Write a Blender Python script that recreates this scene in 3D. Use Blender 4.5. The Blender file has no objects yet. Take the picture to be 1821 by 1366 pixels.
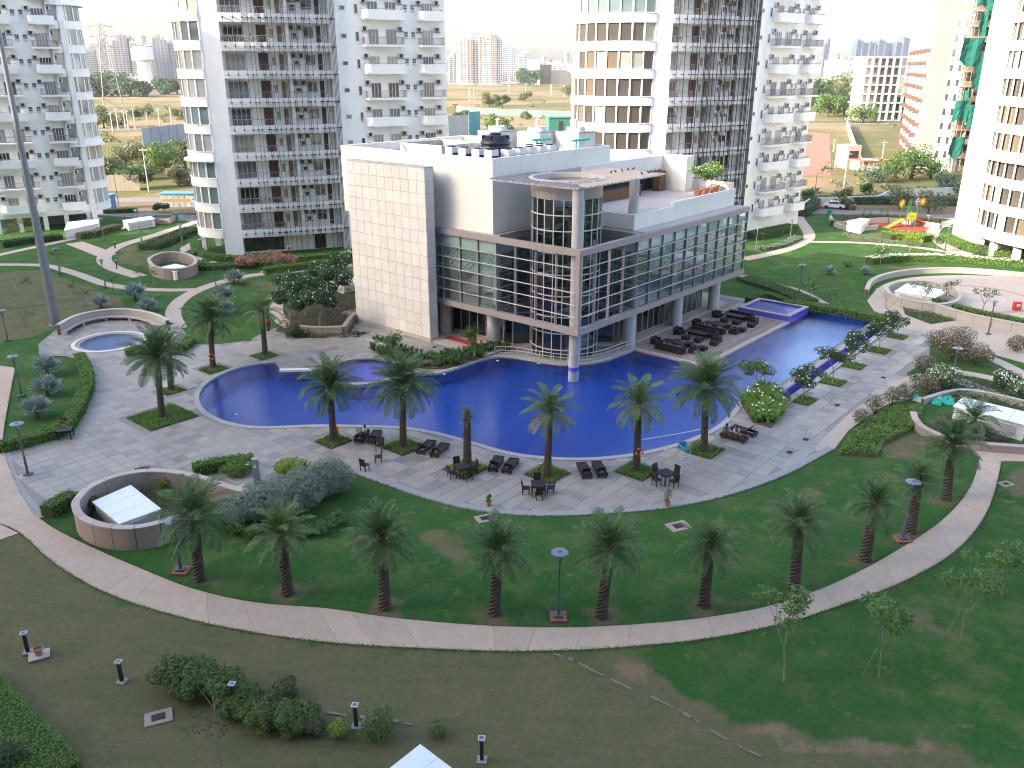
import bpy, math, random
from math import sin, cos, pi, radians, degrees, atan2, atan, sqrt, hypot, exp
from mathutils import Vector, Matrix, noise as mnoise
from mathutils.geometry import tessellate_polygon
random.seed(7)
scene = bpy.context.scene
COL = scene.collection

# ------------------------------------------------------------------ camera, sky, sun, exposure
EYE = 26.0                       # camera height above the garden, metres
PITCH = atan((683 - 120) / 1500)  # looking down 20.6 degrees
cam_d = bpy.data.cameras.new('camera')
cam_d.sensor_width = 36.0
cam_d.lens = 36.0 * 1500 / 1821
cam_d.clip_start = 0.1
cam_d.clip_end = 12000
cam = bpy.data.objects.new('camera', cam_d)
cam.location = (0, 0, EYE)
cam.rotation_euler = (pi / 2 - PITCH, 0, 0)
COL.objects.link(cam)
scene.camera = cam

SUN_DIR = Vector((-0.891, -0.454, 0)).normalized()   # horizontal direction towards the sun
SUN_EL = radians(22)
world = bpy.data.worlds.new('World')
scene.world = world
world.use_nodes = True
wn = world.node_tree.nodes
wl = world.node_tree.links
wn.clear()
sky = wn.new('ShaderNodeTexSky')
sky.sky_type = 'NISHITA'
sky.sun_disc = False
sky.sun_elevation = SUN_EL
sky.sun_rotation = atan2(SUN_DIR.x, SUN_DIR.y)
sky.altitude = 200
sky.air_density = 1.0
sky.dust_density = 5.0
sky.ozone_density = 1.0
bg = wn.new('ShaderNodeBackground')
bg.inputs['Strength'].default_value = 0.15
out = wn.new('ShaderNodeOutputWorld')
wl.new(sky.outputs[0], bg.inputs[0])
wl.new(bg.outputs[0], out.inputs[0])

sd = bpy.data.lights.new('sun', 'SUN')
sd.energy = 2.2
sd.angle = radians(0.5)
sd.color = (1.0, 0.89, 0.74)
sun = bpy.data.objects.new('sun', sd)
sv = Vector((SUN_DIR.x * cos(SUN_EL), SUN_DIR.y * cos(SUN_EL), sin(SUN_EL)))
sun.rotation_euler = sv.to_track_quat('Z', 'Y').to_euler()
sun.location = (-60, -40, 90)
COL.objects.link(sun)

vs = scene.view_settings
vs.view_transform = 'Standard'
vs.look = 'None'
vs.exposure = 2.35
vs.gamma = 1.0
vs.use_curve_mapping = False
scene.render.engine = 'CYCLES'
cy = scene.cycles
cy.max_bounces = 8
cy.transparent_max_bounces = 16
cy.volume_bounces = 0
cy.caustics_reflective = False
cy.caustics_refractive = False
cy.sample_clamp_indirect = 1.0
cy.filter_width = 1.05
cy.use_denoising = True
try:
  cy.denoiser = 'OPENIMAGEDENOISE'
except Exception:
  pass

# ------------------------------------------------------------------ site survey helpers
def site(px, py, z=0.0):
  """point of the site seen at that place of the 1821 x 1366 photograph, on the level z"""
  x = (px - 910.5) / 1500
  y = (683 - py) / 1500
  d = Vector((x, cos(PITCH) + sin(PITCH) * y, -sin(PITCH) + cos(PITCH) * y))
  t = (z - EYE) / d.z
  return Vector((t * d.x, t * d.y, z))

def S2(px, py, z=0.0):
  p = site(px, py, z)
  return (p.x, p.y)

def spts(pts, z=0.0):
  return [S2(a, b, z) for a, b in pts]

def spline(pts, closed=False, n=6):
  """Catmull-Rom through 2-D points"""
  out = []
  m = len(pts)
  for i in range(m if closed else m - 1):
    if closed:
      p0, p1, p2, p3 = pts[(i - 1) % m], pts[i], pts[(i + 1) % m], pts[(i + 2) % m]
    else:
      p0, p1, p2, p3 = pts[max(i - 1, 0)], pts[i], pts[i + 1], pts[min(i + 2, m - 1)]
    for k in range(n):
      t = k / n
      a = [0.5 * ((2 * p1[j]) + (-p0[j] + p2[j]) * t + (2 * p0[j] - 5 * p1[j] + 4 * p2[j] - p3[j]) * t * t
            + (-p0[j] + 3 * p1[j] - 3 * p2[j] + p3[j]) * t ** 3) for j in (0, 1)]
      out.append(tuple(a))
  if not closed:
    out.append(tuple(pts[-1]))
  return out

def inside(p, poly):
  x, y = p
  c = False
  j = len(poly) - 1
  for i in range(len(poly)):
    xi, yi = poly[i]
    xj, yj = poly[j]
    if (yi > y) != (yj > y) and x < (xj - xi) * (y - yi) / (yj - yi) + xi:
      c = not c
    j = i
  return c

def seg_dist(p, poly, closed=True):
  best = 1e9
  x, y = p
  m = len(poly)
  for i in range(m if closed else m - 1):
    ax, ay = poly[i]
    bx, by = poly[(i + 1) % m]
    dx, dy = bx - ax, by - ay
    L = dx * dx + dy * dy
    t = 0 if L < 1e-9 else max(0, min(1, ((x - ax) * dx + (y - ay) * dy) / L))
    d = (ax + t * dx - x) ** 2 + (ay + t * dy - y) ** 2
    if d < best:
      best = d
  return sqrt(best)

def area(poly):
  return 0.5 * sum(poly[i][0] * poly[(i + 1) % len(poly)][1] - poly[(i + 1) % len(poly)][0] * poly[i][1] for i in range(len(poly)))

def offset(poly, d, closed=True):
  """push a polyline sideways by d (outwards for a counter-clockwise ring)"""
  out = []
  m = len(poly)
  for i in range(m):
    if closed:
      a, b, c = poly[(i - 1) % m], poly[i], poly[(i + 1) % m]
    else:
      a, b, c = poly[max(i - 1, 0)], poly[i], poly[min(i + 1, m - 1)]
    t1 = Vector((b[0] - a[0], b[1] - a[1]))
    t2 = Vector((c[0] - b[0], c[1] - b[1]))
    if t1.length < 1e-6:
      t1 = t2
    if t2.length < 1e-6:
      t2 = t1
    t1 = t1.normalized()
    t2 = t2.normalized()
    n1 = Vector((t1.y, -t1.x))
    n2 = Vector((t2.y, -t2.x))
    nn = (n1 + n2)
    if nn.length < 1e-6:
      nn = n1.copy()
    nn.normalize()
    k = d / max(0.45, nn.dot(n1))
    out.append((b[0] + nn.x * k, b[1] + nn.y * k))
  return out

def ccw(poly):
  return poly if area(poly) > 0 else poly[::-1]

# ------------------------------------------------------------------ mesh building
class MB:
  def __init__(self):
    self.v = []
    self.f = []
    self.m = []
  def add(self, verts, faces, mat=0):
    b = len(self.v)
    self.v.extend([tuple(q) for q in verts])
    for f in faces:
      self.f.append(tuple(i + b for i in f))
      self.m.append(mat)
    return self
  def box(self, x0, y0, z0, x1, y1, z1, mat=0):
    x0, x1 = min(x0, x1), max(x0, x1)
    y0, y1 = min(y0, y1), max(y0, y1)
    z0, z1 = min(z0, z1), max(z0, z1)
    v = [(x0, y0, z0), (x1, y0, z0), (x1, y1, z0), (x0, y1, z0), (x0, y0, z1), (x1, y0, z1), (x1, y1, z1), (x0, y1, z1)]
    f = [(0, 3, 2, 1), (4, 5, 6, 7), (0, 1, 5, 4), (1, 2, 6, 5), (2, 3, 7, 6), (3, 0, 4, 7)]
    return self.add(v, f, mat)
  def prism(self, poly, z0, z1, mat=0, top=True, bottom=False, side_mat=None):
    poly = ccw(list(poly))
    n = len(poly)
    v = [(x, y, z0) for x, y in poly] + [(x, y, z1) for x, y in poly]
    f = [(i, (i + 1) % n, n + (i + 1) % n, n + i) for i in range(n)]
    self.add(v, f, mat if side_mat is None else side_mat)
    if top:
      self.add([(x, y, z1) for x, y in poly], [tuple(range(n))], mat)
    if bottom:
      self.add([(x, y, z0) for x, y in poly], [tuple(range(n))[::-1]], mat)
    return self
  def wall(self, line, width, z0, z1, mat=0, closed=False, cap_mat=None):
    """upright strip of masonry along a polyline, width centred on it"""
    a = offset(line, width / 2, closed)
    b = offset(line, -width / 2, closed)
    n = len(line)
    v = [(x, y, z0) for x, y in a] + [(x, y, z1) for x, y in a] + [(x, y, z0) for x, y in b] + [(x, y, z1) for x, y in b]
    rng = range(n if closed else n - 1)
    f = []
    for i in rng:
      j = (i + 1) % n
      f += [(i, j, n + j, n + i), (2 * n + j, 2 * n + i, 3 * n + i, 3 * n + j)]
    if not closed:
      f += [(0, n, 3 * n, 2 * n), (n - 1, 3 * n - 1, 4 * n - 1, 2 * n - 1)]
    self.add(v, f, mat)
    f = [(n + i, n + (i + 1) % n, 3 * n + (i + 1) % n, 3 * n + i) for i in rng]
    self.add(v, f, mat if cap_mat is None else cap_mat)
    return self
  def tube(self, pts, r, n=6, mat=0, cap=True):
    pts = [Vector(p) for p in pts]
    rs = r if isinstance(r, (list, tuple)) else [r] * len(pts)
    b = []
    for i, p in enumerate(pts):
      t = (pts[min(i + 1, len(pts) - 1)] - pts[max(i - 1, 0)])
      t = t.normalized() if t.length > 1e-9 else Vector((0, 0, 1))
      ref = Vector((0, 0, 1)) if abs(t.z) < 0.9 else Vector((1, 0, 0))
      x = t.cross(ref).normalized()
      y = t.cross(x).normalized()
      b += [p + x * (rs[i] * cos(2 * pi * k / n)) + y * (rs[i] * sin(2 * pi * k / n)) for k in range(n)]
    f = []
    for i in range(len(pts) - 1):
      for k in range(n):
        f.append((i * n + k, i * n + (k + 1) % n, (i + 1) * n + (k + 1) % n, (i + 1) * n + k))
    if cap:
      f.append(tuple(range(n))[::-1])
      f.append(tuple(range((len(pts) - 1) * n, len(pts) * n)))
    return self.add(b, f, mat)
  def lathe(self, prof, n=16, cx=0, cy=0, mat=0, cap=True):
    v = []
    for r, z in prof:
      v += [(cx + r * cos(2 * pi * k / n), cy + r * sin(2 * pi * k / n), z) for k in range(n)]
    f = []
    for i in range(len(prof) - 1):
      for k in range(n):
        f.append((i * n + k, i * n + (k + 1) % n, (i + 1) * n + (k + 1) % n, (i + 1) * n + k))
    if cap:
      f.append(tuple(range(n))[::-1])
      f.append(tuple(range((len(prof) - 1) * n, len(prof) * n)))
    return self.add(v, f, mat)
  def xf(self, M, start=0):
    for i in range(start, len(self.v)):
      self.v[i] = tuple(M @ Vector(self.v[i]))
    return self
  def mesh(self, name, mats, smooth=False):
    me = bpy.data.meshes.new(name)
    me.from_pydata(self.v, [], self.f)
    mats = mats if isinstance(mats, (list, tuple)) else [mats]
    for m in mats:
      me.materials.append(m)
    if len(mats) > 1:
      me.polygons.foreach_set('material_index', self.m)
    if smooth:
      me.polygons.foreach_set('use_smooth', [True] * len(me.polygons))
      try:
        me.set_sharp_from_angle(angle=radians(40))
      except Exception:
        pass
    me.update()
    return me
  def build(self, name, mats, parent=None, loc=(0, 0, 0), rz=0, smooth=False):
    return link(name, self.mesh(name, mats, smooth), parent, loc, rz)

def link(name, mesh, parent=None, loc=(0, 0, 0), rz=0, scale=None):
  o = bpy.data.objects.new(name, mesh)
  COL.objects.link(o)
  o.location = loc
  o.rotation_euler = (0, 0, rz)
  if scale:
    o.scale = scale
  if parent:
    o.parent = parent
  return o

def tag(o, label, cat, group=None):
  o['label'] = label
  o['category'] = cat
  if group:
    o['group'] = group
  return o

def thing(name, label, cat, loc=(0, 0, 0), rz=0, group=None):
  o = bpy.data.objects.new(name, None)
  o.empty_display_size = 0.3
  COL.objects.link(o)
  o.location = loc
  o.rotation_euler = (0, 0, rz)
  return tag(o, label, cat, group)

def kind(o, k, label=None):
  o['kind'] = k
  if label:
    o['label'] = label
  return o

def copy_tree(o, parent=None):
  c = o.copy()
  COL.objects.link(c)
  if parent:
    c.parent = parent
  for ch in KIDS.get(o.name, []) or [x for x in o.children]:
    copy_tree(ch, c)
  return c
KIDS = {}

def holed(poly, holes, z, name, mat):
  loops = [[Vector((x, y, 0)) for x, y in poly]] + [[Vector((x, y, 0)) for x, y in h] for h in holes]
  tris = tessellate_polygon(loops)
  vs_ = [(p.x, p.y, z) for l in loops for p in l]
  fs = []
  for a, b, c in tris:
    A, B, C_ = vs_[a], vs_[b], vs_[c]
    cr = (B[0] - A[0]) * (C_[1] - A[1]) - (B[1] - A[1]) * (C_[0] - A[0])
    if abs(cr) < 1e-7:
      continue
    fs.append((a, b, c) if cr > 0 else (a, c, b))
  return MB().add(vs_, fs).build(name, mat)

# ------------------------------------------------------------------ materials
MATS = {}
def nodes_of(name):
  m = bpy.data.materials.new(name)
  m.use_nodes = True
  nt = m.node_tree
  b = nt.nodes['Principled BSDF']
  return m, nt, b

def nn(nt, t, **kw):
  n = nt.nodes.new(t)
  for k, v in kw.items():
    if k in n.inputs:
      n.inputs[k].default_value = v
    else:
      setattr(n, k, v)
  return n

def rgba(c):
  return (c[0], c[1], c[2], 1.0)

def mixc(nt, fac, a, b, mode='MIX'):
  n = nt.nodes.new('ShaderNodeMix')
  n.data_type = 'RGBA'
  n.blend_type = mode
  n.clamp_factor = True
  for sock, val in ((n.inputs[0], fac), (n.inputs[6], a), (n.inputs[7], b)):
    if hasattr(val, 'links') or isinstance(val, bpy.types.NodeSocket):
      nt.links.new(val, sock)
    elif isinstance(val, (tuple, list)):
      sock.default_value = rgba(val)
    else:
      sock.default_value = val
  return n.outputs[2]

def maprange(nt, val, a, b, c=0.0, d=1.0):
  n = nt.nodes.new('ShaderNodeMapRange')
  nt.links.new(val, n.inputs[0])
  n.inputs[1].default_value = a
  n.inputs[2].default_value = b
  n.inputs[3].default_value = c
  n.inputs[4].default_value = d
  return n.outputs[0]

def coords(nt, where):
  if where == 'world':
    return nt.nodes.new('ShaderNodeNewGeometry').outputs['Position']
  return nt.nodes.new('ShaderNodeTexCoord').outputs['Object']

def noise(nt, vec, scale, detail=4.0, rough=0.55, stretch=None):
  if stretch:
    mp = nt.nodes.new('ShaderNodeMapping')
    mp.inputs['Scale'].default_value = stretch
    nt.links.new(vec, mp.inputs[0])
    vec = mp.outputs[0]
  n = nt.nodes.new('ShaderNodeTexNoise')
  n.inputs['Scale'].default_value = scale
  n.inputs['Detail'].default_value = detail
  n.inputs['Roughness'].default_value = rough
  nt.links.new(vec, n.inputs['Vector'])
  return n.outputs[0]

def pmat(name, c1, c2=None, scale=3.0, rough=0.8, bump=0.0, bscale=30.0, metal=0.0, spec=0.3, island=0.0, objrand=0.0,
         where='world', stretch=None, stain=0.0, coat=0.0):
  if name in MATS:
    return MATS[name]
  m, nt, b = nodes_of(name)
  vec = coords(nt, where)
  n1 = noise(nt, vec, scale, 5, 0.6, stretch)
  col = mixc(nt, maprange(nt, n1, 0.3, 0.7), c1, c2 if c2 else tuple(x * 0.86 for x in c1))
  if stain:
    n3 = noise(nt, vec, 0.35, 6, 0.65, (1.6, 1.6, 0.28))
    col = mixc(nt, maprange(nt, n3, 0.5, 0.78, 0, stain), col, tuple(x * 0.62 for x in c1))
  if island or objrand:
    hs = nt.nodes.new('ShaderNodeHueSaturation')
    src = nt.nodes.new('ShaderNodeNewGeometry').outputs['Random Per Island'] if island else nt.nodes.new('ShaderNodeObjectInfo').outputs['Random']
    k = island or objrand
    nt.links.new(maprange(nt, src, 0, 1, 1 - k, 1 + k), hs.inputs['Value'])
    nt.links.new(col, hs.inputs['Color'])
    col = hs.outputs[0]
  nt.links.new(col, b.inputs['Base Color'])
  b.inputs['Roughness'].default_value = rough
  b.inputs['Metallic'].default_value = metal
  b.inputs['Specular IOR Level'].default_value = spec
  if coat:
    b.inputs['Coat Weight'].default_value = coat
  if bump:
    n2 = noise(nt, vec, bscale, 3, 0.6)
    bp = nt.nodes.new('ShaderNodeBump')
    bp.inputs['Strength'].default_value = bump
    bp.inputs['Distance'].default_value = 0.05
    nt.links.new(n2, bp.inputs['Height'])
    nt.links.new(bp.outputs[0], b.inputs['Normal'])
  MATS[name] = m
  return m

def leafmat(name, c1, c2, c3=None, k3=0.0, rough=0.55, trans=0.25):
  """leaf colours differ from leaf to leaf; some light passes through"""
  if name in MATS:
    return MATS[name]
  m, nt, b = nodes_of(name)
  c1, c2 = [tuple(min(0.85, x * 1.3) for x in c) for c in (c1, c2)]
  r = nt.nodes.new('ShaderNodeNewGeometry').outputs['Random Per Island']
  col = mixc(nt, r, c1, c2)
  if c3:
    w = nt.nodes.new('ShaderNodeTexWhiteNoise')
    w.noise_dimensions = '1D'
    nt.links.new(r, w.inputs['W'])
    g = nt.nodes.new('ShaderNodeMath')
    g.operation = 'LESS_THAN'
    nt.links.new(w.outputs['Value'], g.inputs[0])
    g.inputs[1].default_value = k3
    col = mixc(nt, g.outputs[0], col, c3)
  nt.links.new(col, b.inputs['Base Color'])
  b.inputs['Roughness'].default_value = rough
  b.inputs['Specular IOR Level'].default_value = 0.35
  t = nt.nodes.new('ShaderNodeBsdfTranslucent')
  nt.links.new(col, t.inputs[0])
  mx = nt.nodes.new('ShaderNodeMixShader')
  mx.inputs[0].default_value = trans
  nt.links.new(b.outputs[0], mx.inputs[1])
  nt.links.new(t.outputs[0], mx.inputs[2])
  nt.links.new(mx.outputs[0], nt.nodes['Material Output'].inputs[0])
  MATS[name] = m
  return m

def front_only(nt, fac):
  # the far face of a thin sheet adds no second mirror
  g = nt.nodes.new('ShaderNodeNewGeometry').outputs['Backfacing']
  m = nt.nodes.new('ShaderNodeMath')
  m.operation = 'MULTIPLY_ADD'
  nt.links.new(g, m.inputs[0])
  m.inputs[1].default_value = -1.0
  m.inputs[2].default_value = 1.0
  k = nt.nodes.new('ShaderNodeMath')
  k.operation = 'MULTIPLY'
  nt.links.new(m.outputs[0], k.inputs[0])
  nt.links.new(fac, k.inputs[1])
  return k.outputs[0]

def glassmat(name, tint, refl=0.06, rough=0.02, opacity=0.0, body=(0.1, 0.12, 0.12), wave=0.0):
  """window glass: see-through tint with a mirror layer that grows at grazing angles"""
  if name in MATS:
    return MATS[name]
  m, nt, b = nodes_of(name)
  nt.nodes.remove(b)
  tr = nt.nodes.new('ShaderNodeBsdfTransparent')
  tr.inputs[0].default_value = rgba(tint)
  base = tr.outputs[0]
  if opacity:
    df = nt.nodes.new('ShaderNodeBsdfDiffuse')
    df.inputs[0].default_value = rgba(body)
    mo = nt.nodes.new('ShaderNodeMixShader')
    mo.inputs[0].default_value = opacity
    nt.links.new(base, mo.inputs[1])
    nt.links.new(df.outputs[0], mo.inputs[2])
    base = mo.outputs[0]
  gl = nt.nodes.new('ShaderNodeBsdfGlossy')
  gl.inputs['Roughness'].default_value = rough
  gl.inputs[0].default_value = (0.95, 0.97, 1, 1)
  fr = nt.nodes.new('ShaderNodeFresnel')
  fr.inputs[0].default_value = 1.55
  fac = maprange(nt, fr.outputs[0], 0.04, 1.0, refl, 1.0)
  if wave:
    vec = coords(nt, 'world')
    n2 = noise(nt, vec, 0.55, 2, 0.5)
    bp = nt.nodes.new('ShaderNodeBump')
    bp.inputs['Strength'].default_value = wave
    bp.inputs['Distance'].default_value = 0.08
    nt.links.new(n2, bp.inputs['Height'])
    nt.links.new(bp.outputs[0], gl.inputs['Normal'])
  mx = nt.nodes.new('ShaderNodeMixShader')
  nt.links.new(front_only(nt, fac), mx.inputs[0])
  nt.links.new(base, mx.inputs[1])
  nt.links.new(gl.outputs[0], mx.inputs[2])
  nt.links.new(mx.outputs[0], nt.nodes['Material Output'].inputs[0])
  MATS[name] = m
  return m

def watermat(name, tint, ripple=0.25, rscale=1.6, fine=5.0):
  m, nt, b = nodes_of(name)
  nt.nodes.remove(b)
  tr = nt.nodes.new('ShaderNodeBsdfTransparent')
  tr.inputs[0].default_value = rgba(tint)
  gl = nt.nodes.new('ShaderNodeBsdfGlossy')
  gl.inputs['Roughness'].default_value = 0.03
  vec = coords(nt, 'world')
  a = noise(nt, vec, rscale, 4, 0.6, (1.0, 1.5, 1.0))
  c = noise(nt, vec, fine, 3, 0.6, (1.0, 1.7, 1.0))
  ad = nt.nodes.new('ShaderNodeMath')
  ad.operation = 'MULTIPLY_ADD'
  nt.links.new(c, ad.inputs[0])
  ad.inputs[1].default_value = 0.4
  nt.links.new(a, ad.inputs[2])
  # calm and ruffled patches
  big = noise(nt, vec, 0.09, 3, 0.5)
  st = maprange(nt, big, 0.35, 0.65, ripple * 0.45, ripple * 1.3)
  bp = nt.nodes.new('ShaderNodeBump')
  bp.inputs['Distance'].default_value = 0.12
  nt.links.new(st, bp.inputs['Strength'])
  nt.links.new(ad.outputs[0], bp.inputs['Height'])
  nt.links.new(bp.outputs[0], gl.inputs['Normal'])
  fr = nt.nodes.new('ShaderNodeFresnel')
  fr.inputs[0].default_value = 1.333
  nt.links.new(bp.outputs[0], fr.inputs['Normal'])
  mx = nt.nodes.new('ShaderNodeMixShader')
  nt.links.new(front_only(nt, fr.outputs[0]), mx.inputs[0])
  nt.links.new(tr.outputs[0], mx.inputs[1])
  nt.links.new(gl.outputs[0], mx.inputs[2])
  nt.links.new(mx.outputs[0], nt.nodes['Material Output'].inputs[0])
  MATS[name] = m
  return m

WHITE = pmat('plaster_white', (0.74, 0.715, 0.665), (0.69, 0.665, 0.62), 0.6, 0.85, stain=0.25, bump=0.04)
TWHITE = pmat('tower_paint', (0.84, 0.835, 0.82), (0.79, 0.785, 0.77), 0.5, 0.85, stain=0.3)
CREAM = pmat('cream_render', (0.60, 0.585, 0.555), (0.56, 0.545, 0.515), 0.7, 0.85, stain=0.3, bump=0.05)
PANELW = pmat('stone_panel', (0.64, 0.61, 0.575), (0.59, 0.565, 0.535), 0.9, 0.75, objrand=0.05, bump=0.05, stain=0.2)
TAUPE = pmat('taupe_metal', (0.30, 0.262, 0.25), (0.27, 0.238, 0.23), 1.5, 0.5, spec=0.4, stain=0.2)
ALU = pmat('pale_aluminium', (0.52, 0.49, 0.48), None, 2.0, 0.4, spec=0.5)
COLUMN = pmat('column_plaster', (0.44, 0.43, 0.425), (0.40, 0.39, 0.385), 1.2, 0.8, stain=0.3, bump=0.05)
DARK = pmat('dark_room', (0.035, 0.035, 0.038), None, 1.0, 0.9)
BLACKMETAL = pmat('black_steel', (0.022, 0.018, 0.022), None, 3.0, 0.5, spec=0.4)
RODMAT = pmat('dark_fin_paint', (0.045, 0.028, 0.032), (0.03, 0.022, 0.028), 1.0, 0.5)
GREYMETAL = pmat('grey_steel', (0.20, 0.215, 0.235), (0.17, 0.185, 0.20), 2.0, 0.45, spec=0.5)
LAMPGREY = pmat('lamp_grey', (0.085, 0.10, 0.12), (0.07, 0.085, 0.10), 2.0, 0.5, spec=0.5)
BROWNWOOD = pmat('brown_door', (0.09, 0.04, 0.03), (0.07, 0.03, 0.025), 1.0, 0.5, objrand=0.3)
RAILTAUPE = pmat('railing_paint', (0.26, 0.23, 0.22), None, 2.0, 0.5)
RAILPALE = pmat('pale_railing', (0.42, 0.38, 0.34), None, 2.0, 0.5)
ACWHITE = pmat('ac_case', (0.60, 0.59, 0.57), (0.52, 0.51, 0.49), 2.0, 0.6, objrand=0.15)
PANE_T = [glassmat('pane_grey', (0.3, 0.32, 0.33), 0.12, 0.03, 0.85, (0.16, 0.175, 0.18)),
          glassmat('pane_teal', (0.3, 0.4, 0.4), 0.12, 0.03, 0.85, (0.17, 0.23, 0.23)),
          glassmat('pane_curtain', (0.5, 0.45, 0.4), 0.10, 0.03, 0.9, (0.36, 0.335, 0.29)),
          glassmat('pane_white_blind', (0.6, 0.6, 0.6), 0.10, 0.03, 0.9, (0.42, 0.43, 0.42))]
PANE_D = glassmat('pane_dark', (0.15, 0.16, 0.17), 0.10, 0.02, 0.9, (0.035, 0.038, 0.04))
GLASS = glassmat('clear_glass', (0.72, 0.84, 0.82), 0.15, 0.01, 0.10, (0.40, 0.52, 0.50), wave=0.10)
GLASS2 = glassmat('clear_glass_flat', (0.50, 0.60, 0.60), 0.08, 0.01)
CONC_PATH = pmat('path_concrete', (0.47, 0.365, 0.29), (0.41, 0.32, 0.255), 1.6, 0.9, objrand=0.045, bump=0.12, bscale=50, stain=0.3)
PATH_FAR = pmat('path_plaster', (0.44, 0.36, 0.305), (0.40, 0.325, 0.275), 1.5, 0.9, stain=0.2)
GRANITE = pmat('pink_granite', (0.335, 0.262, 0.235), (0.285, 0.225, 0.205), 18, 0.6, objrand=0.07, bump=0.03, spec=0.4)
GRANITE_TOP = pmat('pink_granite_coping', (0.44, 0.365, 0.325), (0.38, 0.315, 0.28), 16, 0.65, objrand=0.08)
STONEWALL = pmat('beige_stone', (0.43, 0.395, 0.35), (0.385, 0.355, 0.315), 10, 0.7, objrand=0.05)
KERB = pmat('grey_kerb', (0.30, 0.295, 0.295), (0.26, 0.258, 0.26), 3, 0.8, stain=0.2)
COPING = pmat('pool_coping', (0.36, 0.345, 0.33), (0.31, 0.30, 0.29), 3, 0.7, stain=0.2)
PALEROOF = pmat('white_sheet_roof', (0.74, 0.77, 0.80), (0.68, 0.715, 0.75), 2, 0.55, stain=0.2)
RATTAN = pmat('dark_rattan', (0.020, 0.015, 0.018), (0.032, 0.024, 0.026), 30, 0.6, bump=0.25, bscale=120, where='obj')
TERRA = pmat('terracotta', (0.46, 0.22, 0.14), (0.40, 0.19, 0.12), 4, 0.85)
SOIL = pmat('soil', (0.12, 0.082, 0.055), (0.085, 0.058, 0.04), 3, 0.95, bump=0.4)
RED = pmat('red_cloth', (0.42, 0.03, 0.03), None, 4, 0.8)
GREENPLASTIC = pmat('green_net', (0.03, 0.33, 0.24), (0.04, 0.42, 0.31), 2, 0.7)
# ------------------------------------------------------------------ site plan
CH = Vector((5.791, 72.036, 0))        # clubhouse: outer corner of its glass frame
CHA = radians(49.385)
UX, UY = cos(CHA), sin(CHA)
def UV(u, v):
  return (CH.x + u * UX - v * UY, CH.y + u * UY + v * UX)
def toUV(p):
  dx, dy = p[0] - CH.x, p[1] - CH.y
  return (dx * UX + dy * UY, -dx * UY + dy * UX)

pool_low = spline(spts([(1322, 703), (1300, 735), (1272, 760), (1235, 778), (1190, 793), (1120, 808), (1040, 815), (960, 812), (900, 803), (840, 786),
            (780, 770), (720, 760), (650, 757), (560, 756), (480, 759), (430, 756), (390, 745), (362, 727), (354, 705), (365, 685), (388, 669),
            (420, 656), (455, 648), (488, 645)]), False, 4)
spa_c = site(645, 661)
SPA_R = 3.55
pool_back = spline(spts([(498, 657), (540, 656), (572, 655)]), False, 4) + [(spa_c.x + 3.7 * cos(radians(a)), spa_c.y + 3.7 * sin(radians(a))) for a in range(188, -20, -9)] \
  + spline(spts([(738, 664), (780, 661), (815, 651), (850, 639), (880, 633), (920, 634), (960, 641), (1010, 647), (1060, 642), (1100, 629), (1126, 619)]), False, 4)
pool_rect = [UV(9.5, -0.3), UV(9.5, -7.9), UV(28.4, -7.9), UV(28.4, -1.9), UV(33.4, -1.9), UV(34.2, -4.6), UV(34.4, -14.6), UV(5.2, -15.4)]
POOL = ccw(pool_low + pool_back + pool_rect)
TRENCH = ccw([UV(5.0, -16.0), UV(34.8, -15.2), UV(34.8, -16.5), UV(5.0, -17.3)])
DECK = ccw([UV(9.9, 0.6), UV(9.9, -7.5), UV(28.0, -7.5), UV(28.0, 0.6)])
fc = site(195, 608)
FOUNT_R = (S2(257, 608)[0] - S2(133, 608)[0]) / 2
def circle(c, r, n=40):
  return [(c[0] + r * cos(2 * pi * k / n), c[1] + r * sin(2 * pi * k / n)) for k in range(n)]
FOUNT = circle((fc.x, fc.y), FOUNT_R * 0.80)

pave_low = spline(spts([(632, 843), (700, 868), (760, 888), (830, 906), (900, 915), (980, 918), (1060, 915), (1180, 905), (1290, 883), (1390, 848), (1455, 815), (1484, 799)]), False, 5)
pave_right = spline(spts([(1490, 772), (1506, 741), (1545, 715), (1583, 702), (1630, 697)]), False, 4)
pave_left = spts([(10, 806), (22, 850), (46, 888), (78, 920), (140, 893), (200, 852), (270, 838), (340, 840), (400, 868), (450, 884), (520, 874), (565, 850), (600, 836)])
PAVE = pave_left + pave_low + pave_right + spts([(1612, 664), (1652, 640), (1655, 592), (1604, 583)]) + [UV(36.2, -17.2), UV(35.6, -4.0), UV(34.6, 0.5), UV(33, 33), UV(-2.2, 30)] \
  + spts([(625, 592), (560, 598), (510, 601), (497, 580), (466, 593), (439, 606), (391, 612), (345, 612), (330, 592), (318, 577)]) \
  + spts([(300, 572), (230, 553), (160, 560), (102, 584), (68, 612), (70, 632), (120, 634), (140, 640), (150, 655), (148, 700), (124, 745), (100, 775), (50, 792)])
PAVE = ccw(PAVE)

# main loop path: pairs of upper and lower edge
PU = spts([(27, 655), (7, 765), (10, 812), (41, 885), (80, 930), (150, 968), (250, 1012), (340, 1047), (450, 1072), (580, 1083), (700, 1100), (850, 1113), (990, 1117), (1110, 1113),
           (1250, 1100), (1370, 1078), (1480, 1040), (1590, 983), (1680, 922), (1728, 862), (1745, 800)])
PL = spts([(-75, 640), (-85, 770), (-75, 850), (-30, 915), (35, 947), (95, 1000), (190, 1055), (330, 1100), (480, 1130), (620, 1146), (740, 1153), (860, 1158), (970, 1158), (1100, 1152),
           (1260, 1136), (1400, 1107), (1500, 1075), (1610, 1033), (1705, 975), (1760, 900), (1784, 806)])
SU, SL = spline(PU, False, 4), spline(PL, False, 4)

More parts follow.
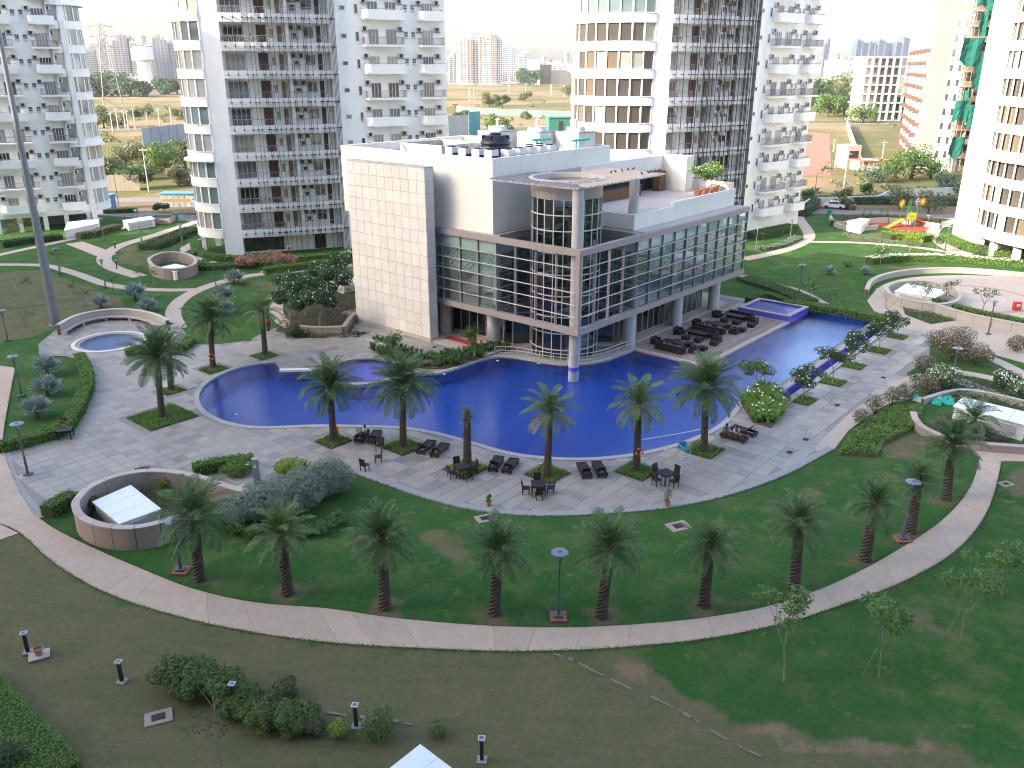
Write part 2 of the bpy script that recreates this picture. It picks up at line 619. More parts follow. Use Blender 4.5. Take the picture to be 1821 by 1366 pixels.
# ------------------------------------------------------------------ lawn: one fine sheet, its dryness stored per point
GX0, GX1, GY0, GY1 = -130.0, 130.0, 14.0, 176.0
def lawn_material():
  m, nt, b = nodes_of('lawn')
  pos = coords(nt, 'world')
  a1 = nt.nodes.new('ShaderNodeAttribute')
  a1.attribute_name = 'dry'
  a2 = nt.nodes.new('ShaderNodeAttribute')
  a2.attribute_name = 'soil'
  fine = noise(nt, pos, 3.2, 8, 0.85)
  streak = noise(nt, pos, 1.1, 5, 0.7, (0.35, 1.8, 1.0))
  mid = noise(nt, pos, 0.45, 5, 0.62)
  big = noise(nt, pos, 0.11, 4, 0.6)
  green = mixc(nt, maprange(nt, fine, 0.3, 0.7), (0.015, 0.066, 0.014), (0.052, 0.130, 0.026))
  green = mixc(nt, maprange(nt, mid, 0.45, 0.72, 0, 0.75), green, (0.135, 0.145, 0.055))
  green = mixc(nt, maprange(nt, big, 0.35, 0.65, 0, 0.6), green, (0.030, 0.088, 0.024))
  bare = noise(nt, pos, 0.8, 6, 0.7)
  green = mixc(nt, maprange(nt, bare, 0.60, 0.70, 0, 0.75), green, (0.17, 0.135, 0.075))
  dryc = mixc(nt, maprange(nt, streak, 0.3, 0.7), (0.150, 0.122, 0.070), (0.080, 0.100, 0.040))
  dryc = mixc(nt, maprange(nt, mid, 0.42, 0.66, 0, 0.7), dryc, (0.170, 0.125, 0.076))
  dryc = mixc(nt, maprange(nt, fine, 0.45, 0.65, 0, 0.75), dryc, (0.062, 0.100, 0.036))
  ad = nt.nodes.new('ShaderNodeMath')
  ad.operation = 'MULTIPLY_ADD'
  nt.links.new(maprange(nt, mid, 0.2, 0.8, -0.45, 0.45), ad.inputs[0])
  ad.inputs[1].default_value = 0.9
  nt.links.new(a1.outputs['Fac'], ad.inputs[2])
  col = mixc(nt, maprange(nt, ad.outputs[0], 0.35, 0.65), green, dryc)
  so = mixc(nt, maprange(nt, fine, 0.3, 0.7), (0.22, 0.16, 0.10), (0.16, 0.115, 0.072))
  ad2 = nt.nodes.new('ShaderNodeMath')
  ad2.operation = 'MULTIPLY_ADD'
  nt.links.new(maprange(nt, mid, 0.2, 0.8, -0.5, 0.5), ad2.inputs[0])
  ad2.inputs[1].default_value = 1.0
  nt.links.new(a2.outputs['Fac'], ad2.inputs[2])
  col = mixc(nt, maprange(nt, ad2.outputs[0], 0.4, 0.6), col, so)
  nt.links.new(col, b.inputs['Base Color'])
  b.inputs['Roughness'].default_value = 0.95
  b.inputs['Specular IOR Level'].default_value = 0.1
  bp = nt.nodes.new('ShaderNodeBump')
  bp.inputs['Strength'].default_value = 0.6
  bp.inputs['Distance'].default_value = 0.06
  nt.links.new(noise(nt, pos, 14.0, 5, 0.8), bp.inputs['Height'])
  nt.links.new(bp.outputs[0], b.inputs['Normal'])
  return m

DRY_POLY = [(p[0], p[1]) for p in SL[8:]][::-1]
dry_regions = [
  # foreground, below the loop path, up to the watered arc on the right
  (ccw(SL[12:54] + spts([(1100, 1160), (1175, 1195), (1230, 1245), (1330, 1285), (1440, 1305), (1560, 1335), (1640, 1322), (1690, 1312), (1715, 1340), (1780, 1372), (1800, 1420)]) + [(30, 16), (-40, 16), (-50, 40)]), 1.0),
  (ccw(spts([(-60, 485), (70, 480), (150, 505), (215, 530), (225, 548), (120, 575), (60, 600), (-60, 620)])), 0.75),
  (ccw(spts([(1560, 800), (1640, 762), (1690, 775), (1640, 815), (1580, 815)])), 1.1),
  (ccw(spts([(1790, 835), (1900, 830), (1900, 890), (1800, 890)])), 0.9),
  (ccw(spts([(200, 440), (270, 430), (350, 470), (280, 480), (205, 468)])), 0.55),
  (ccw(spts([(1500, 420), (1570, 412), (1640, 425), (1600, 432), (1520, 428)])), 0.9),
  (ccw(spts([(1440, 490), (1600, 478), (1900, 500), (1900, 486), (1600, 470)])), 0.6),
  (ccw(spts([(420, 500), (470, 495), (500, 505), (490, 530), (470, 520)])), 0.6),
]
soil_regions = [
  (ccw(spts([(1060, 1165), (1110, 1160), (1230, 1245), (1440, 1305), (1640, 1322), (1715, 1340), (1640, 1372), (1400, 1335), (1250, 1270), (1150, 1218)])), 0.5),
  (ccw([(-131, 177), (-131, 165), (-95, 172), (-69, 163.5), (-30, 158), (20, 158), (45, 168), (70, 163), (131, 150), (131, 177)]), 1.0),
  (ccw(spts([(1560, 800), (1640, 762), (1690, 775), (1640, 815), (1580, 815)])), 0.3),
]
for _a, _b in ((355, 1033), (512, 1058), (685, 1083), (880, 1093), (1070, 1098), (1252, 1078), (1412, 1048), (1538, 998), (1619, 948), (1682, 890)):
  _p = site(_a, _b)
  dry_regions.append((ccw(circle((_p.x, _p.y), 1.1, 10)), 0.85))
for _a, _b, _r in ((800, 975, 1.6), (770, 950, 1.3), (1330, 950, 1.5), (1450, 880, 1.4), (1600, 850, 1.2), (1000, 950, 1.0), (640, 960, 1.2), (1310, 1085, 1.4), (1640, 1110, 1.5)):
  _p = site(_a, _b)
  dry_regions.append((ccw(circle((_p.x, _p.y), _r, 10)), 0.6))
def build_lawn():
  step = 1.0
  nx = int((GX1 - GX0) / step)
  ny = int((GY1 - GY0) / step)
  V, F, dry, soil, used = [], [], [], [], {}
  ins = {}
  def corner_in(i, j):
    k = (i, j)
    if k not in ins:
      ins[k] = inside((GX0 + i * step, GY0 + j * step), PAVE)
    return ins[k]
  def vid(i, j):
    k = (i, j)
    if k in used:
      return used[k]
    x, y = GX0 + i * step, GY0 + j * step
    d = 0.0
    for poly, w in dry_regions:
      xs = [p[0] for p in poly]
      ys = [p[1] for p in poly]
      if x < min(xs) - 3 or x > max(xs) + 3 or y < min(ys) - 3 or y > max(ys) + 3:
        continue
      sd_ = seg_dist((x, y), poly)
      if not inside((x, y), poly):
        sd_ = -sd_
      d = max(d, w * min(1, max(0, 0.5 + sd_ / 1.2)))
    s = 0.0
    for poly, w in soil_regions:
      if inside((x, y), poly):
        s = max(s, w)
    h = 0.05 * mnoise.noise(Vector((x * 0.15, y * 0.15, 3)))
    V.append((x, y, -0.03 + min(0.0, h)))
    dry.append(d)
    soil.append(s)
    used[k] = len(V) - 1
    return used[k]
  for i in range(nx):
    for j in range(ny):
      if corner_in(i, j) and corner_in(i + 1, j) and corner_in(i, j + 1) and corner_in(i + 1, j + 1):
        continue
      F.append((vid(i, j), vid(i + 1, j), vid(i + 1, j + 1), vid(i, j + 1)))
  me = bpy.data.meshes.new('lawn')
  me.from_pydata(V, [], F)
  me.materials.append(lawn_material())
  for nm, vals in (('dry', dry), ('soil', soil)):
    at = me.attributes.new(nm, 'FLOAT', 'POINT')
    at.data.foreach_set('value', vals)
  me.polygons.foreach_set('use_smooth', [True] * len(F))
  kind(link('lawn', me), 'structure', 'green lawn of the garden with dry brown patches')
build_lawn()
def build_grass():
  # tufts leaning over the edges of path and paving
  rr = random.Random(21)
  mb = MB()
  for line, off, sgn in ((SU, 0.0, 1), (SL, 0.0, -1), (pave_low, 0.0, -1)):
    for i in range(len(line) - 1):
      a, b = Vector(line[i]), Vector(line[i + 1])
      L = (b - a).length
      if L < 1e-4 or a.y > 75:
        continue
      t = (b - a) / L
      nv = Vector((t.y, -t.x)) * sgn
      for _ in range(int(L * 26)):
        p = a + t * rr.uniform(0, L) + nv * (-abs(rr.gauss(0.02, 0.07)))
        q = p + nv * rr.uniform(0.02, 0.13) + t * rr.uniform(-.05, .05)
        w = t * rr.uniform(0.02, 0.05)
        h = rr.uniform(0.05, 0.085)
        mb.add([(p.x - w.x, p.y - w.y, -0.03), (p.x + w.x, p.y + w.y, -0.03), (q.x + w.x * .5, q.y + w.y * .5, h), (q.x - w.x * .5, q.y - w.y * .5, h)], [(0, 1, 2, 3)])
  kind(mb.build('grass', leafmat('grass_blade', (0.035, 0.085, 0.024), (0.105, 0.140, 0.048), rough=0.8, trans=0.2)), 'stuff', 'grass tufts leaning over the edges of the path')

# open country round the garden
def terrain_material():
  m, nt, b = nodes_of('dry_field')
  pos = coords(nt, 'world')
  n1 = noise(nt, pos, 0.012, 6, 0.65)
  n2 = noise(nt, pos, 0.05, 6, 0.7, (0.5, 1.4, 1))
  n3 = noise(nt, pos, 0.6, 5, 0.7)
  sand = mixc(nt, maprange(nt, n2, 0.3, 0.7), (0.28, 0.205, 0.12), (0.22, 0.15, 0.085))
  grass = mixc(nt, maprange(nt, n3, 0.3, 0.7), (0.15, 0.135, 0.055), (0.09, 0.10, 0.038))
  col = mixc(nt, maprange(nt, n1, 0.44, 0.56), sand, grass)
  col = mixc(nt, maprange(nt, n2, 0.55, 0.68, 0, 0.85), col, (0.085, 0.115, 0.045))
  col = mixc(nt, maprange(nt, n3, 0.6, 0.75, 0, 0.5), col, (0.25, 0.175, 0.11))
  nt.links.new(col, b.inputs['Base Color'])
  b.inputs['Roughness'].default_value = 0.95
  b.inputs['Specular IOR Level'].default_value = 0.1
  return m
TERRAIN = terrain_material()
R = 5500
kind(holed([(-R, -R), (R, -R), (R, R), (-R, R)], [[(GX0 + .5, GY0 + .5), (GX1 - .5, GY0 + .5), (GX1 - .5, GY1 - .5), (GX0 + .5, GY1 - .5)]], -0.08, 'terrain', TERRAIN), 'structure')

# ------------------------------------------------------------------ paved pool court
MORTAR = pmat('mortar_bed', (0.25, 0.24, 0.23), (0.21, 0.20, 0.195), 4, 0.9)
pavement = kind(holed(PAVE, [POOL, TRENCH, FOUNT], 0.0, 'pavement', MORTAR), 'structure')
def tile_material(name, attr):
  m, nt, b = nodes_of(name)
  r = nt.nodes.new('ShaderNodeNewGeometry').outputs['Random Per Island'] if attr == 'island' else nt.nodes.new('ShaderNodeObjectInfo').outputs['Random']
  cr = nt.nodes.new('ShaderNodeValToRGB')
  cr.color_ramp.interpolation = 'CONSTANT'
  stops = [(0.0, (0.340, 0.318, 0.298)), (0.22, (0.298, 0.284, 0.272)), (0.42, (0.360, 0.335, 0.308)), (0.58, (0.240, 0.232, 0.230)), (0.66, (0.328, 0.308, 0.290)),
             (0.80, (0.31, 0.275, 0.245)), (0.85, (0.375, 0.35, 0.322)), (0.94, (0.215, 0.213, 0.218))]
  stops = [(p, (0.80 * c[0], 0.77 * c[1], 0.73 * c[2])) for p, c in stops]
  el = cr.color_ramp.elements
  el[0].position, el[0].color = 0, rgba(stops[0][1])
  el[1].position, el[1].color = stops[1][0], rgba(stops[1][1])
  for p, c in stops[2:]:
    e = el.new(p)
    e.color = rgba(c)
  nt.links.new(r, cr.inputs[0])
  pos = coords(nt, 'world')
  n1 = noise(nt, pos, 3.5, 6, 0.65)
  col = mixc(nt, maprange(nt, n1, 0.3, 0.75, 0, 0.38), cr.outputs[0], (0.34, 0.315, 0.285))
  n2 = noise(nt, pos, 0.25, 5, 0.6)
  col = mixc(nt, maprange(nt, n2, 0.5, 0.7, 0, 0.35), col, (0.22, 0.215, 0.215))
  nt.links.new(col, b.inputs['Base Color'])
  nt.links.new(maprange(nt, n2, 0.35, 0.65, 0.30, 0.6), b.inputs['Roughness'])
  b.inputs['Specular IOR Level'].default_value = 0.5
  bp = nt.nodes.new('ShaderNodeBump')
  bp.inputs['Strength'].default_value = 0.15
  bp.inputs['Distance'].default_value = 0.02
  nt.links.new(noise(nt, pos, 12, 4, 0.7), bp.inputs['Height'])
  nt.links.new(bp.outputs[0], b.inputs['Normal'])
  return m
TILE1 = tile_material('paving_stone', 'obj')
TILE2 = tile_material('paving_stone_far', 'island')
# openings in the tiling: (px square centre, half size m) for the tree pits on the court
PITS = [(593, 785, 1.0), (717, 795, 1.15), (828, 834, 1.15), (973, 843, 1.15), (1133, 838, 1.15), (1251, 801, 1.15), (289, 742, 2.0), (380, 657, 1.0), (305, 695, 0.9), (470, 633, 1.0),
    (1426, 712, 0.95), (1481, 680, 0.95), (1518, 651, 0.95), (1563, 624, 0.9), (1596, 599, 0.85)]
pit_uv = []
for a, b_, h in PITS:
  w = S2(a, b_)
  pit_uv.append((*toUV(w), h))
BED_R = ccw(spts([(1352, 690), (1383, 700), (1395, 735), (1370, 762), (1338, 752), (1316, 716)]))
BED_TOP = ccw(spline(spts([(655, 618), (668, 606), (692, 612), (760, 634), (820, 626), (880, 616), (908, 622), (870, 634), (840, 644), (800, 655), (755, 656), (706, 648)]), True, 4))
def build_tiles():
  T = 0.92
  cells = []
  holes = [POOL, TRENCH, FOUNT]
  from_u = [toUV(p) for p in PAVE]
  u0, u1 = min(p[0] for p in from_u), max(p[0] for p in from_u)
  v0, v1 = min(p[1] for p in from_u), max(p[1] for p in from_u)
  rnd = random.Random(3)
  iu = int(u0 / T) - 1
  while iu * T < u1:
    jv = int(v0 / T) - 1
    while jv * T < v1:
      a, b_ = iu * T, jv * T
      jv += 1
      cu, cv = a + T / 2, b_ + T / 2
      if cu > -1.6 and cv > -0.3 and cu < 33.5 and cv < 30:
        continue
      if any(abs(cu - p[0]) < p[2] + T / 2 - 0.1 and abs(cv - p[1]) < p[2] + T / 2 - 0.1 for p in pit_uv):
        continue
      c = UV(cu, cv)
      if not inside(c, PAVE):
        continue
      cs = [UV(a, b_), UV(a + T, b_), UV(a + T, b_ + T), UV(a, b_ + T)]
      if not all(inside(q, PAVE) for q in cs):
        continue
      if any(inside(q, h) for h in holes for q in cs) or inside(c, BED_R) or inside(c, BED_TOP):
        continue
      if min(seg_dist(c, POOL), seg_dist(c, TRENCH)) < 0.75:
        continue
      cells.append((c[1], a, b_))
    iu += 1
  cells.sort()
  g = 0.008
  meshes = []
  for k in range(3):
    h = 0.018 + 0.003 * k
    mb = MB()
    s = T - 2 * g
    bv = 0.02
    mb.add([(0, 0, 0), (s, 0, 0), (s, s, 0), (0, s, 0), (bv, bv, h), (s - bv, bv, h), (s - bv, s - bv, h), (bv, s - bv, h)],
               [(4, 5, 6, 7), (0, 1, 5, 4), (1, 2, 6, 5), (2, 3, 7, 6), (3, 0, 4, 7)])
    meshes.append(mb.mesh('tile', TILE1))
  rest = MB()
  for n, (_, a, b_) in enumerate(cells):
    if n < 300:
      q = UV(a + g, b_ + g)
      link('tile', meshes[rnd.randrange(3)], pavement, (q[0], q[1], 0.002), CHA)
    else:
      # larger stones away from the camera: pairs keep one joint
      h = 0.02 + 0.003 * rnd.randrange(3)
      cs = [UV(a + g, b_ + g), UV(a + T - g, b_ + g), UV(a + T - g, b_ + T - g), UV(a + g, b_ + T - g)]
      rest.prism(cs, 0.002, h)
  kind(rest.build('tile_field', TILE2, pavement), 'stuff')
  return len(cells)
NT = build_tiles()
# smooth stone border along the lawn, and round the pits
k = MB().wall(offset(pave_low, -0.3, False), 0.62, -0.06, 0.034).build('border_stone', KERB, pavement)
k = MB().wall(spline(pave_left[:4], False, 4), 0.6, -0.06, 0.033).build('border_stone', KERB, pavement)

# ------------------------------------------------------------------ loop path of concrete slabs
build_grass()
path = None
def resample_pairs(A, B, step):
  out = [(A[0], B[0])]
  acc = 0
  for i in range(1, len(A)):
    mid0 = ((A[i - 1][0] + B[i - 1][0]) / 2, (A[i - 1][1] + B[i - 1][1]) / 2)
    mid1 = ((A[i][0] + B[i][0]) / 2, (A[i][1] + B[i][1]) / 2)
    L = hypot(mid1[0] - mid0[0], mid1[1] - mid0[1])
    pos = 0.0
    while acc + (L - pos) >= step:
      pos += step - acc
      t = pos / L
      out.append(((A[i - 1][0] + t * (A[i][0] - A[i - 1][0]), A[i - 1][1] + t * (A[i][1] - A[i - 1][1])),
            (B[i - 1][0] + t * (B[i][0] - B[i - 1][0]), B[i - 1][1] + t * (B[i][1] - B[i - 1][1]))))
      acc = 0
    acc += L - pos
  out.append((A[-1], B[-1]))
  return out
PATHBED = pmat('path_bed', (0.27, 0.21, 0.165), None, 3, 0.95)
mb = MB()
pr = resample_pairs(SU, SL, 0.6)
for i in range(len(pr) - 1):
  mb.add([(*pr[i][0], -0.01), (*pr[i][1], -0.01), (*pr[i + 1][1], -0.01), (*pr[i + 1][0], -0.01)], [(0, 1, 2, 3)])
path = kind(mb.build('path', PATHBED), 'structure')
rnd = random.Random(11)
i = 0
while i < len(pr) - 1:
  n = rnd.choice((4, 6, 7, 8, 3))
  j = min(i + n, len(pr) - 1)
  a = [p[0] for p in pr[i:j + 1]]
  b_ = [p[1] for p in pr[i:j + 1]]
  # pull the two cross edges in by the width of a joint
  def lerp(p, q, t): return (p[0] + (q[0] - p[0]) * t, p[1] + (q[1] - p[1]) * t)
  a[0], b_[0] = lerp(a[0], a[1], 0.012), lerp(b_[0], b_[1], 0.012)
  a[-1], b_[-1] = lerp(a[-1], a[-2], 0.012), lerp(b_[-1], b_[-2], 0.012)
  MB().prism(a + b_[::-1], -0.03, 0.045 + rnd.random() * 0.006).build('slab', CONC_PATH, path)
  i = j
MB().prism(spts([(-90, 872), (-30, 918), (33, 949), (-90, 992)]), -0.03, 0.035).build('slab', CONC_PATH, path)

def strip_path(pts, width, name='path', mat=PATH_FAR, z=0.02, n=5):
  line = spline(spts(pts), False, n)
  return kind(MB().wall(line, width, -0.06, z).build(name, mat), 'structure')
strip_path([(318, 584), (308, 555), (325, 531), (365, 511), (420, 495), (470, 487), (560, 479), (640, 470)], 1.7)
strip_path([(-40, 462), (60, 440), (120, 427), (200, 410), (270, 397), (350, 386)], 1.5, z=0.024)
strip_path([(-40, 471), (40, 471), (85, 473), (130, 485), (163, 497), (190, 506), (238, 513), (300, 516), (362, 515)], 1.4, z=0.028)
strip_path([(132, 432), (160, 442), (192, 455)], 2.6, z=0.032)
strip_path([(250, 492), (205, 478), (186, 465), (190, 452), (215, 437), (260, 423), (330, 401), (362, 391)], 2.0, z=0.036)
strip_path([(365, 461), (340, 452), (330, 442), (345, 433)], 1.6, z=0.022)
strip_path([(508, 520), (492, 543), (494, 562), (512, 578), (530, 584)], 1.5, z=0.022)
strip_path([(470, 484), (520, 470), (580, 461), (650, 455)], 1.3, z=0.03)
strip_path([(1322, 461), (1381, 449), (1417, 437), (1438, 423), (1436, 410), (1424, 393), (1417, 381)], 1.9)
strip_path([(1438, 430), (1513, 431), (1594, 436), (1655, 443), (1740, 456), (1900, 478)], 1.1, z=0.028)
strip_path([(1720, 452), (1690, 442), (1665, 424), (1659, 411), (1675, 400), (1720, 388)], 2.2, z=0.024)
strip_path([(1319, 490), (1380, 506), (1425, 519), (1466, 541)], 1.2)
SANDPAVE = pmat('sand_paving', (0.45, 0.375, 0.31), (0.41, 0.34, 0.285), 3, 0.9, stain=0.2)
pB = spts([(1450, 803), (1484, 799)]) + spline(spts([(1509, 766), (1545, 740), (1577, 720), (1625, 708)]), False, 4) + spline(spts([(1625, 697), (1583, 701), (1545, 714), (1506, 740), (1450, 795)]), False, 4)
kind(MB().prism(pB, -0.05, 0.03).build('path', SANDPAVE), 'structure')
pC = spts([(1604, 586), (1560, 562), (1542, 535), (1560, 512), (1600, 540), (1660, 560), (1740, 577), (1920, 612), (1920, 672), (1720, 618), (1655, 597)])
kind(MB().prism(pC, -0.05, 0.018).build('path', SANDPAVE), 'structure')
strip_path([(1590, 690), (1660, 668), (1740, 690), (1850, 735)], 1.6, mat=SANDPAVE, z=0.034)
strip_path([(1690, 660), (1760, 672), (1850, 700)], 1.2, mat=SANDPAVE, z=0.03)
strip_path([(1730, 625), (1790, 650), (1860, 690)], 1.3, mat=SANDPAVE, z=0.026)
strip_path([(1740, 812), (1800, 812), (1900, 818)], 1.6, mat=CONC_PATH, z=0.05)

# ring road at the back of the garden
ASPHALT = pmat('road_grey', (0.20, 0.195, 0.195), (0.165, 0.16, 0.16), 2, 0.85)
line = spline([(-140, 180), (-95, 170), (-69, 159.5), (-45, 153), (-20, 152), (10, 158), (35, 166), (55, 165), (75, 160), (100, 152), (140, 138)], False, 6)
kind(MB().wall(line, 5.5, -0.1, 0.03).build('road', ASPHALT), 'structure')
road_kerb = MB()
road_kerb.wall(offset(line, 3.0, False), 0.25, -0.05, 0.13)
kind(road_kerb.build('road_kerb', KERB), 'structure')
line2 = [(-400, 300), (-170, 182), (-100, 179), (-50, 182), (-20, 186)]
kind(MB().wall(spline(line2, False, 6), 6, -0.2, -0.03).build('road', ASPHALT), 'structure')
line3 = [(-700, 420), (-165, 395), (100, 430), (600, 470)]
kind(MB().wall(spline(line3, False, 6), 9, -0.2, -0.03).build('road', ASPHALT), 'structure')

# ------------------------------------------------------------------ pool
def mosaic(name, c1, c2, c3, scale=7.0):
  m, nt, b = nodes_of(name)
  pos = coords(nt, 'world')
  br = nt.nodes.new('ShaderNodeTexVoronoi')
  br.inputs['Scale'].default_value = scale
  br.distance = 'CHEBYCHEV'
  nt.links.new(pos, br.inputs['Vector'])
  col = mixc(nt, br.outputs['Color'], c1, c2)
  n1 = noise(nt, pos, 0.7, 5, 0.6)
  col = mixc(nt, maprange(nt, n1, 0.4, 0.7, 0, 0.6), col, c3)
  nt.links.new(col, b.inputs['Base Color'])
  b.inputs['Roughness'].default_value = 0.25
  return m
TILEBLUE = mosaic('blue_mosaic', (0.007, 0.042, 0.25), (0.020, 0.078, 0.35), (0.012, 0.058, 0.30))
TILEPURP = mosaic('violet_mosaic', (0.085, 0.075, 0.46), (0.13, 0.11, 0.56), (0.10, 0.09, 0.50))
WATER = watermat('pool_water', (0.86, 0.93, 0.99), 0.24, 2.2, 6.0)
WATER_SHALLOW = watermat('shallow_water', (0.92, 0.96, 0.99), 0.7, 4, 11)
def basin(name, poly, depth, zr, parent, mat=TILEBLUE):
  poly = ccw(poly)
  n = len(poly)
  mb = MB()
  v = [(x, y, zr) for x, y in poly] + [(x, y, depth) for x, y in poly]
  mb.add(v, [((i + 1) % n, i, n + i, n + (i + 1) % n) for i in range(n)])
  mb.add([(x, y, depth) for x, y in poly], [tuple(range(n))])
  return mb.build(name, mat, parent)
pool = thing('swimming_pool', 'large free-form blue mosaic swimming pool in front of the glass clubhouse', 'pool', (0, 0, 0))
basin('basin', POOL, -1.25, 0.03, pool)
o = MB().add([(x, y, -0.09) for x, y in POOL], [tuple(range(len(POOL)))]).build('water', WATER, pool)
# coping stones round the free-form part
cop = MB()
cop.wall(offset(pool_low, 0.22 if area(pool_low + pool_back) > 0 else -0.22, False), 0.46, -0.12, 0.055)
cop.build('coping', COPING, pool)
cb = [p for p in pool_back if not (-0.5 < 0)] or pool_back
MB().wall(offset(pool_back[:9], 0.22, False), 0.5, -0.12, 0.075).build('coping', pmat('white_coping', (0.62, 0.61, 0.60), None, 3, 0.7), pool)
MB().wall(offset(pool_back[33:], 0.2, False), 0.45, -0.12, 0.065).build('coping', COPING, pool)
PURPBAND = TILEPURP
MB().wall(offset(pool_back[49:], -0.03, False), 0.06, -0.5, 0.05).build('tile_band', PURPBAND, pool)
for a, b_ in ((UV(34.65, -4.6), UV(34.85, -15.1)), (UV(34.85, -15.25), UV(5.0, -16.05))):
  mb = MB().wall([a, b_], 0.5, -0.15, 0.07)
  mb.build('coping', COPING, pool)
# overflow wall, catch channel and promenade kerb
MB().wall([UV(34.6, -15.56), UV(5.0, -16.36)], 0.10, -1.0, 0.03).build('overflow_wall', TILEPURP, pool)
ch = MB()
ch.prism(TRENCH, -1.0, -0.95)
ch.build('channel_floor', TILEBLUE, pool)
n = len(TRENCH)
ch = MB().add([(x, y, 0.0) for x, y in TRENCH] + [(x, y, -1.0) for x, y in TRENCH], [((i + 1) % n, i, n + i, n + (i + 1) % n) for i in range(n)])
ch.build('channel_lining', TILEPURP, pool)
MB().wall([UV(34.9, -16.85), UV(5.2, -17.6)], 0.55, -0.05, 0.16).build('channel_kerb', COPING, pool)
# raised upper basin at the far end
up = [UV(28.5, -2.0), UV(28.5, -7.6), UV(33.4, -7.6), UV(33.4, -2.0)]
mb = MB().wall(up, 0.4, -0.2, 0.60, 0, True)
mb.build('upper_wall', TILEPURP, pool)
mb = MB().wall(up, 0.5, 0.602, 0.67, 0, True)
mb.build('upper_coping', COPING, pool)
ui = offset(ccw(up), -0.2)
MB().prism(ui, -0.2, 0.0).build('upper_floor', TILEBLUE, pool)
MB().prism(ui, 0.52, 0.53).build('upper_water', WATER, pool)
# white swim lane marks / vacuum hose floating on the water
HOSE = pmat('pale_hose', (0.55, 0.60, 0.66), None, 3, 0.6)
h1 = spline(spts([(1142, 781), (1180, 775), (1220, 768), (1257, 760)]), False, 5)
tag(MB().tube([(x, y, -0.05) for x, y in h1], 0.045, 6).build('pool_hose', HOSE), 'pale hose floating across the near right end of the pool', 'hose')
# underwater lamps
for px, py in ((885, 641), (958, 646), (1050, 647), (1083, 640), (1230, 646), (1290, 643), (740, 668), (790, 665)):
  p = site(px, py, -0.06)
  mb = MB().lathe([(0.14, -0.03), (0.14, 0.0), (0.09, 0.012)], 10)
  o = tag(mb.build('pool_lamp', ALU, None, (p.x, p.y, -0.07)), 'small round metal pool lamp at the waterline of the far pool edge', 'lamp', 'pool lamps along the far edge')
# spa
spa = thing('spa_pool', 'round shallow violet spa pool set in the far edge of the pool', 'pool', (spa_c.x, spa_c.y, 0))
mb = MB()
mb.lathe([(SPA_R + 0.25, -0.14), (SPA_R + 0.25, 0.17), (SPA_R - 0.25, 0.17), (SPA_R - 0.25, 0.02)], 48, cap=False)
mb.build('rim', pmat('spa_rim', (0.33, 0.285, 0.27), (0.29, 0.25, 0.24), 4, 0.7), spa, smooth=True)
MB().lathe([(SPA_R + 0.24, -1.2), (SPA_R + 0.24, -0.14)], 48, cap=False).build('spa_wall', TILEBLUE, spa, smooth=True)
for i, (r, z, s) in enumerate(((SPA_R - 0.2, -0.12, 0), (SPA_R - 0.75, -0.28, 0.35), (SPA_R - 1.25, -0.44, 0.6), (SPA_R - 1.75, -0.60, 0.8))):
  mb = MB()
  rr = r
  mb.lathe([(rr, z - 0.16 if i < 3 else z), (rr, z - 0.155 if i < 3 else z + 0.001)], 40, cx=0.25 * s, cy=-0.5 * s)
  mb.build('step', TILEPURP if i < 2 else TILEBLUE, spa)
MB().lathe([(SPA_R - 0.2, 0.08), (SPA_R - 0.2, 0.09)], 40).build('water', WATER_SHALLOW, spa)
# reflecting fountain with white rim
ft = thing('fountain_pool', 'round shallow fountain pool with a white rim beside the curved stone bench', 'pool', (fc.x, fc.y, 0))
RIMW = pmat('rim_white', (0.62, 0.60, 0.57), (0.56, 0.54, 0.51), 4, 0.7)
fr_ = FOUNT_R
MB().lathe([(fr_, 0.0), (fr_, 0.08), (fr_ * 0.90, 0.09), (fr_ * 0.90, 0.02)], 56, cap=False).build('rim', RIMW, ft, smooth=True)
MB().lathe([(fr_ * 0.90, 0.03), (fr_ * 0.78, 0.03), (fr_ * 0.78, -0.3)], 56, cap=False).build('inner_kerb', KERB, ft)
MB().lathe([(fr_ * 0.8, -0.30), (fr_ * 0.8, -0.295)], 48).build('floor', mosaic('slate_mosaic', (0.06, 0.10, 0.26), (0.12, 0.18, 0.38), (0.16, 0.2, 0.34), 4), ft)
MB().lathe([(fr_ * 0.785, -0.03), (fr_ * 0.785, -0.025)], 48).build('water', WATER_SHALLOW, ft)

# timber sun deck beside the clubhouse
WOODG = pmat('weathered_plank', (0.30, 0.235, 0.20), (0.23, 0.18, 0.155), 3.0, 0.8, objrand=0.22, bump=0.15, where='world', stretch=(1, 1, 1))
deck = kind(MB().prism(DECK, -1.2, -0.02, 0, True, False, 1).build('deck', [pmat('deck_base', (0.10, 0.085, 0.075), None, 3, 0.9), TILEBLUE]), 'structure')
v = -7.45
while v < 0.3:
  ua = 10.0
  while ua < 27.9:
    L = min(random.uniform(2.4, 3.6), 27.95 - ua)
    if L > 0.15:
      q = [UV(ua, v), UV(ua + L - 0.012, v), UV(ua + L - 0.012, v + 0.252), UV(ua, v + 0.252)]
      MB().prism(q, -0.02, 0.03 + random.random() * 0.004).build('plank', WOODG, deck)
    ua += L
  v += 0.265
for a, b_ in (((9.55, 0.5), (9.55, -7.9)), ((9.3, -7.72), (28.3, -7.72)), ((28.15, -7.4), (28.15, 0.5))):
  MB().wall([UV(*a), UV(*b_)], 0.46, -0.14, 0.06).build('deck_kerb', GRANITE_TOP, deck)
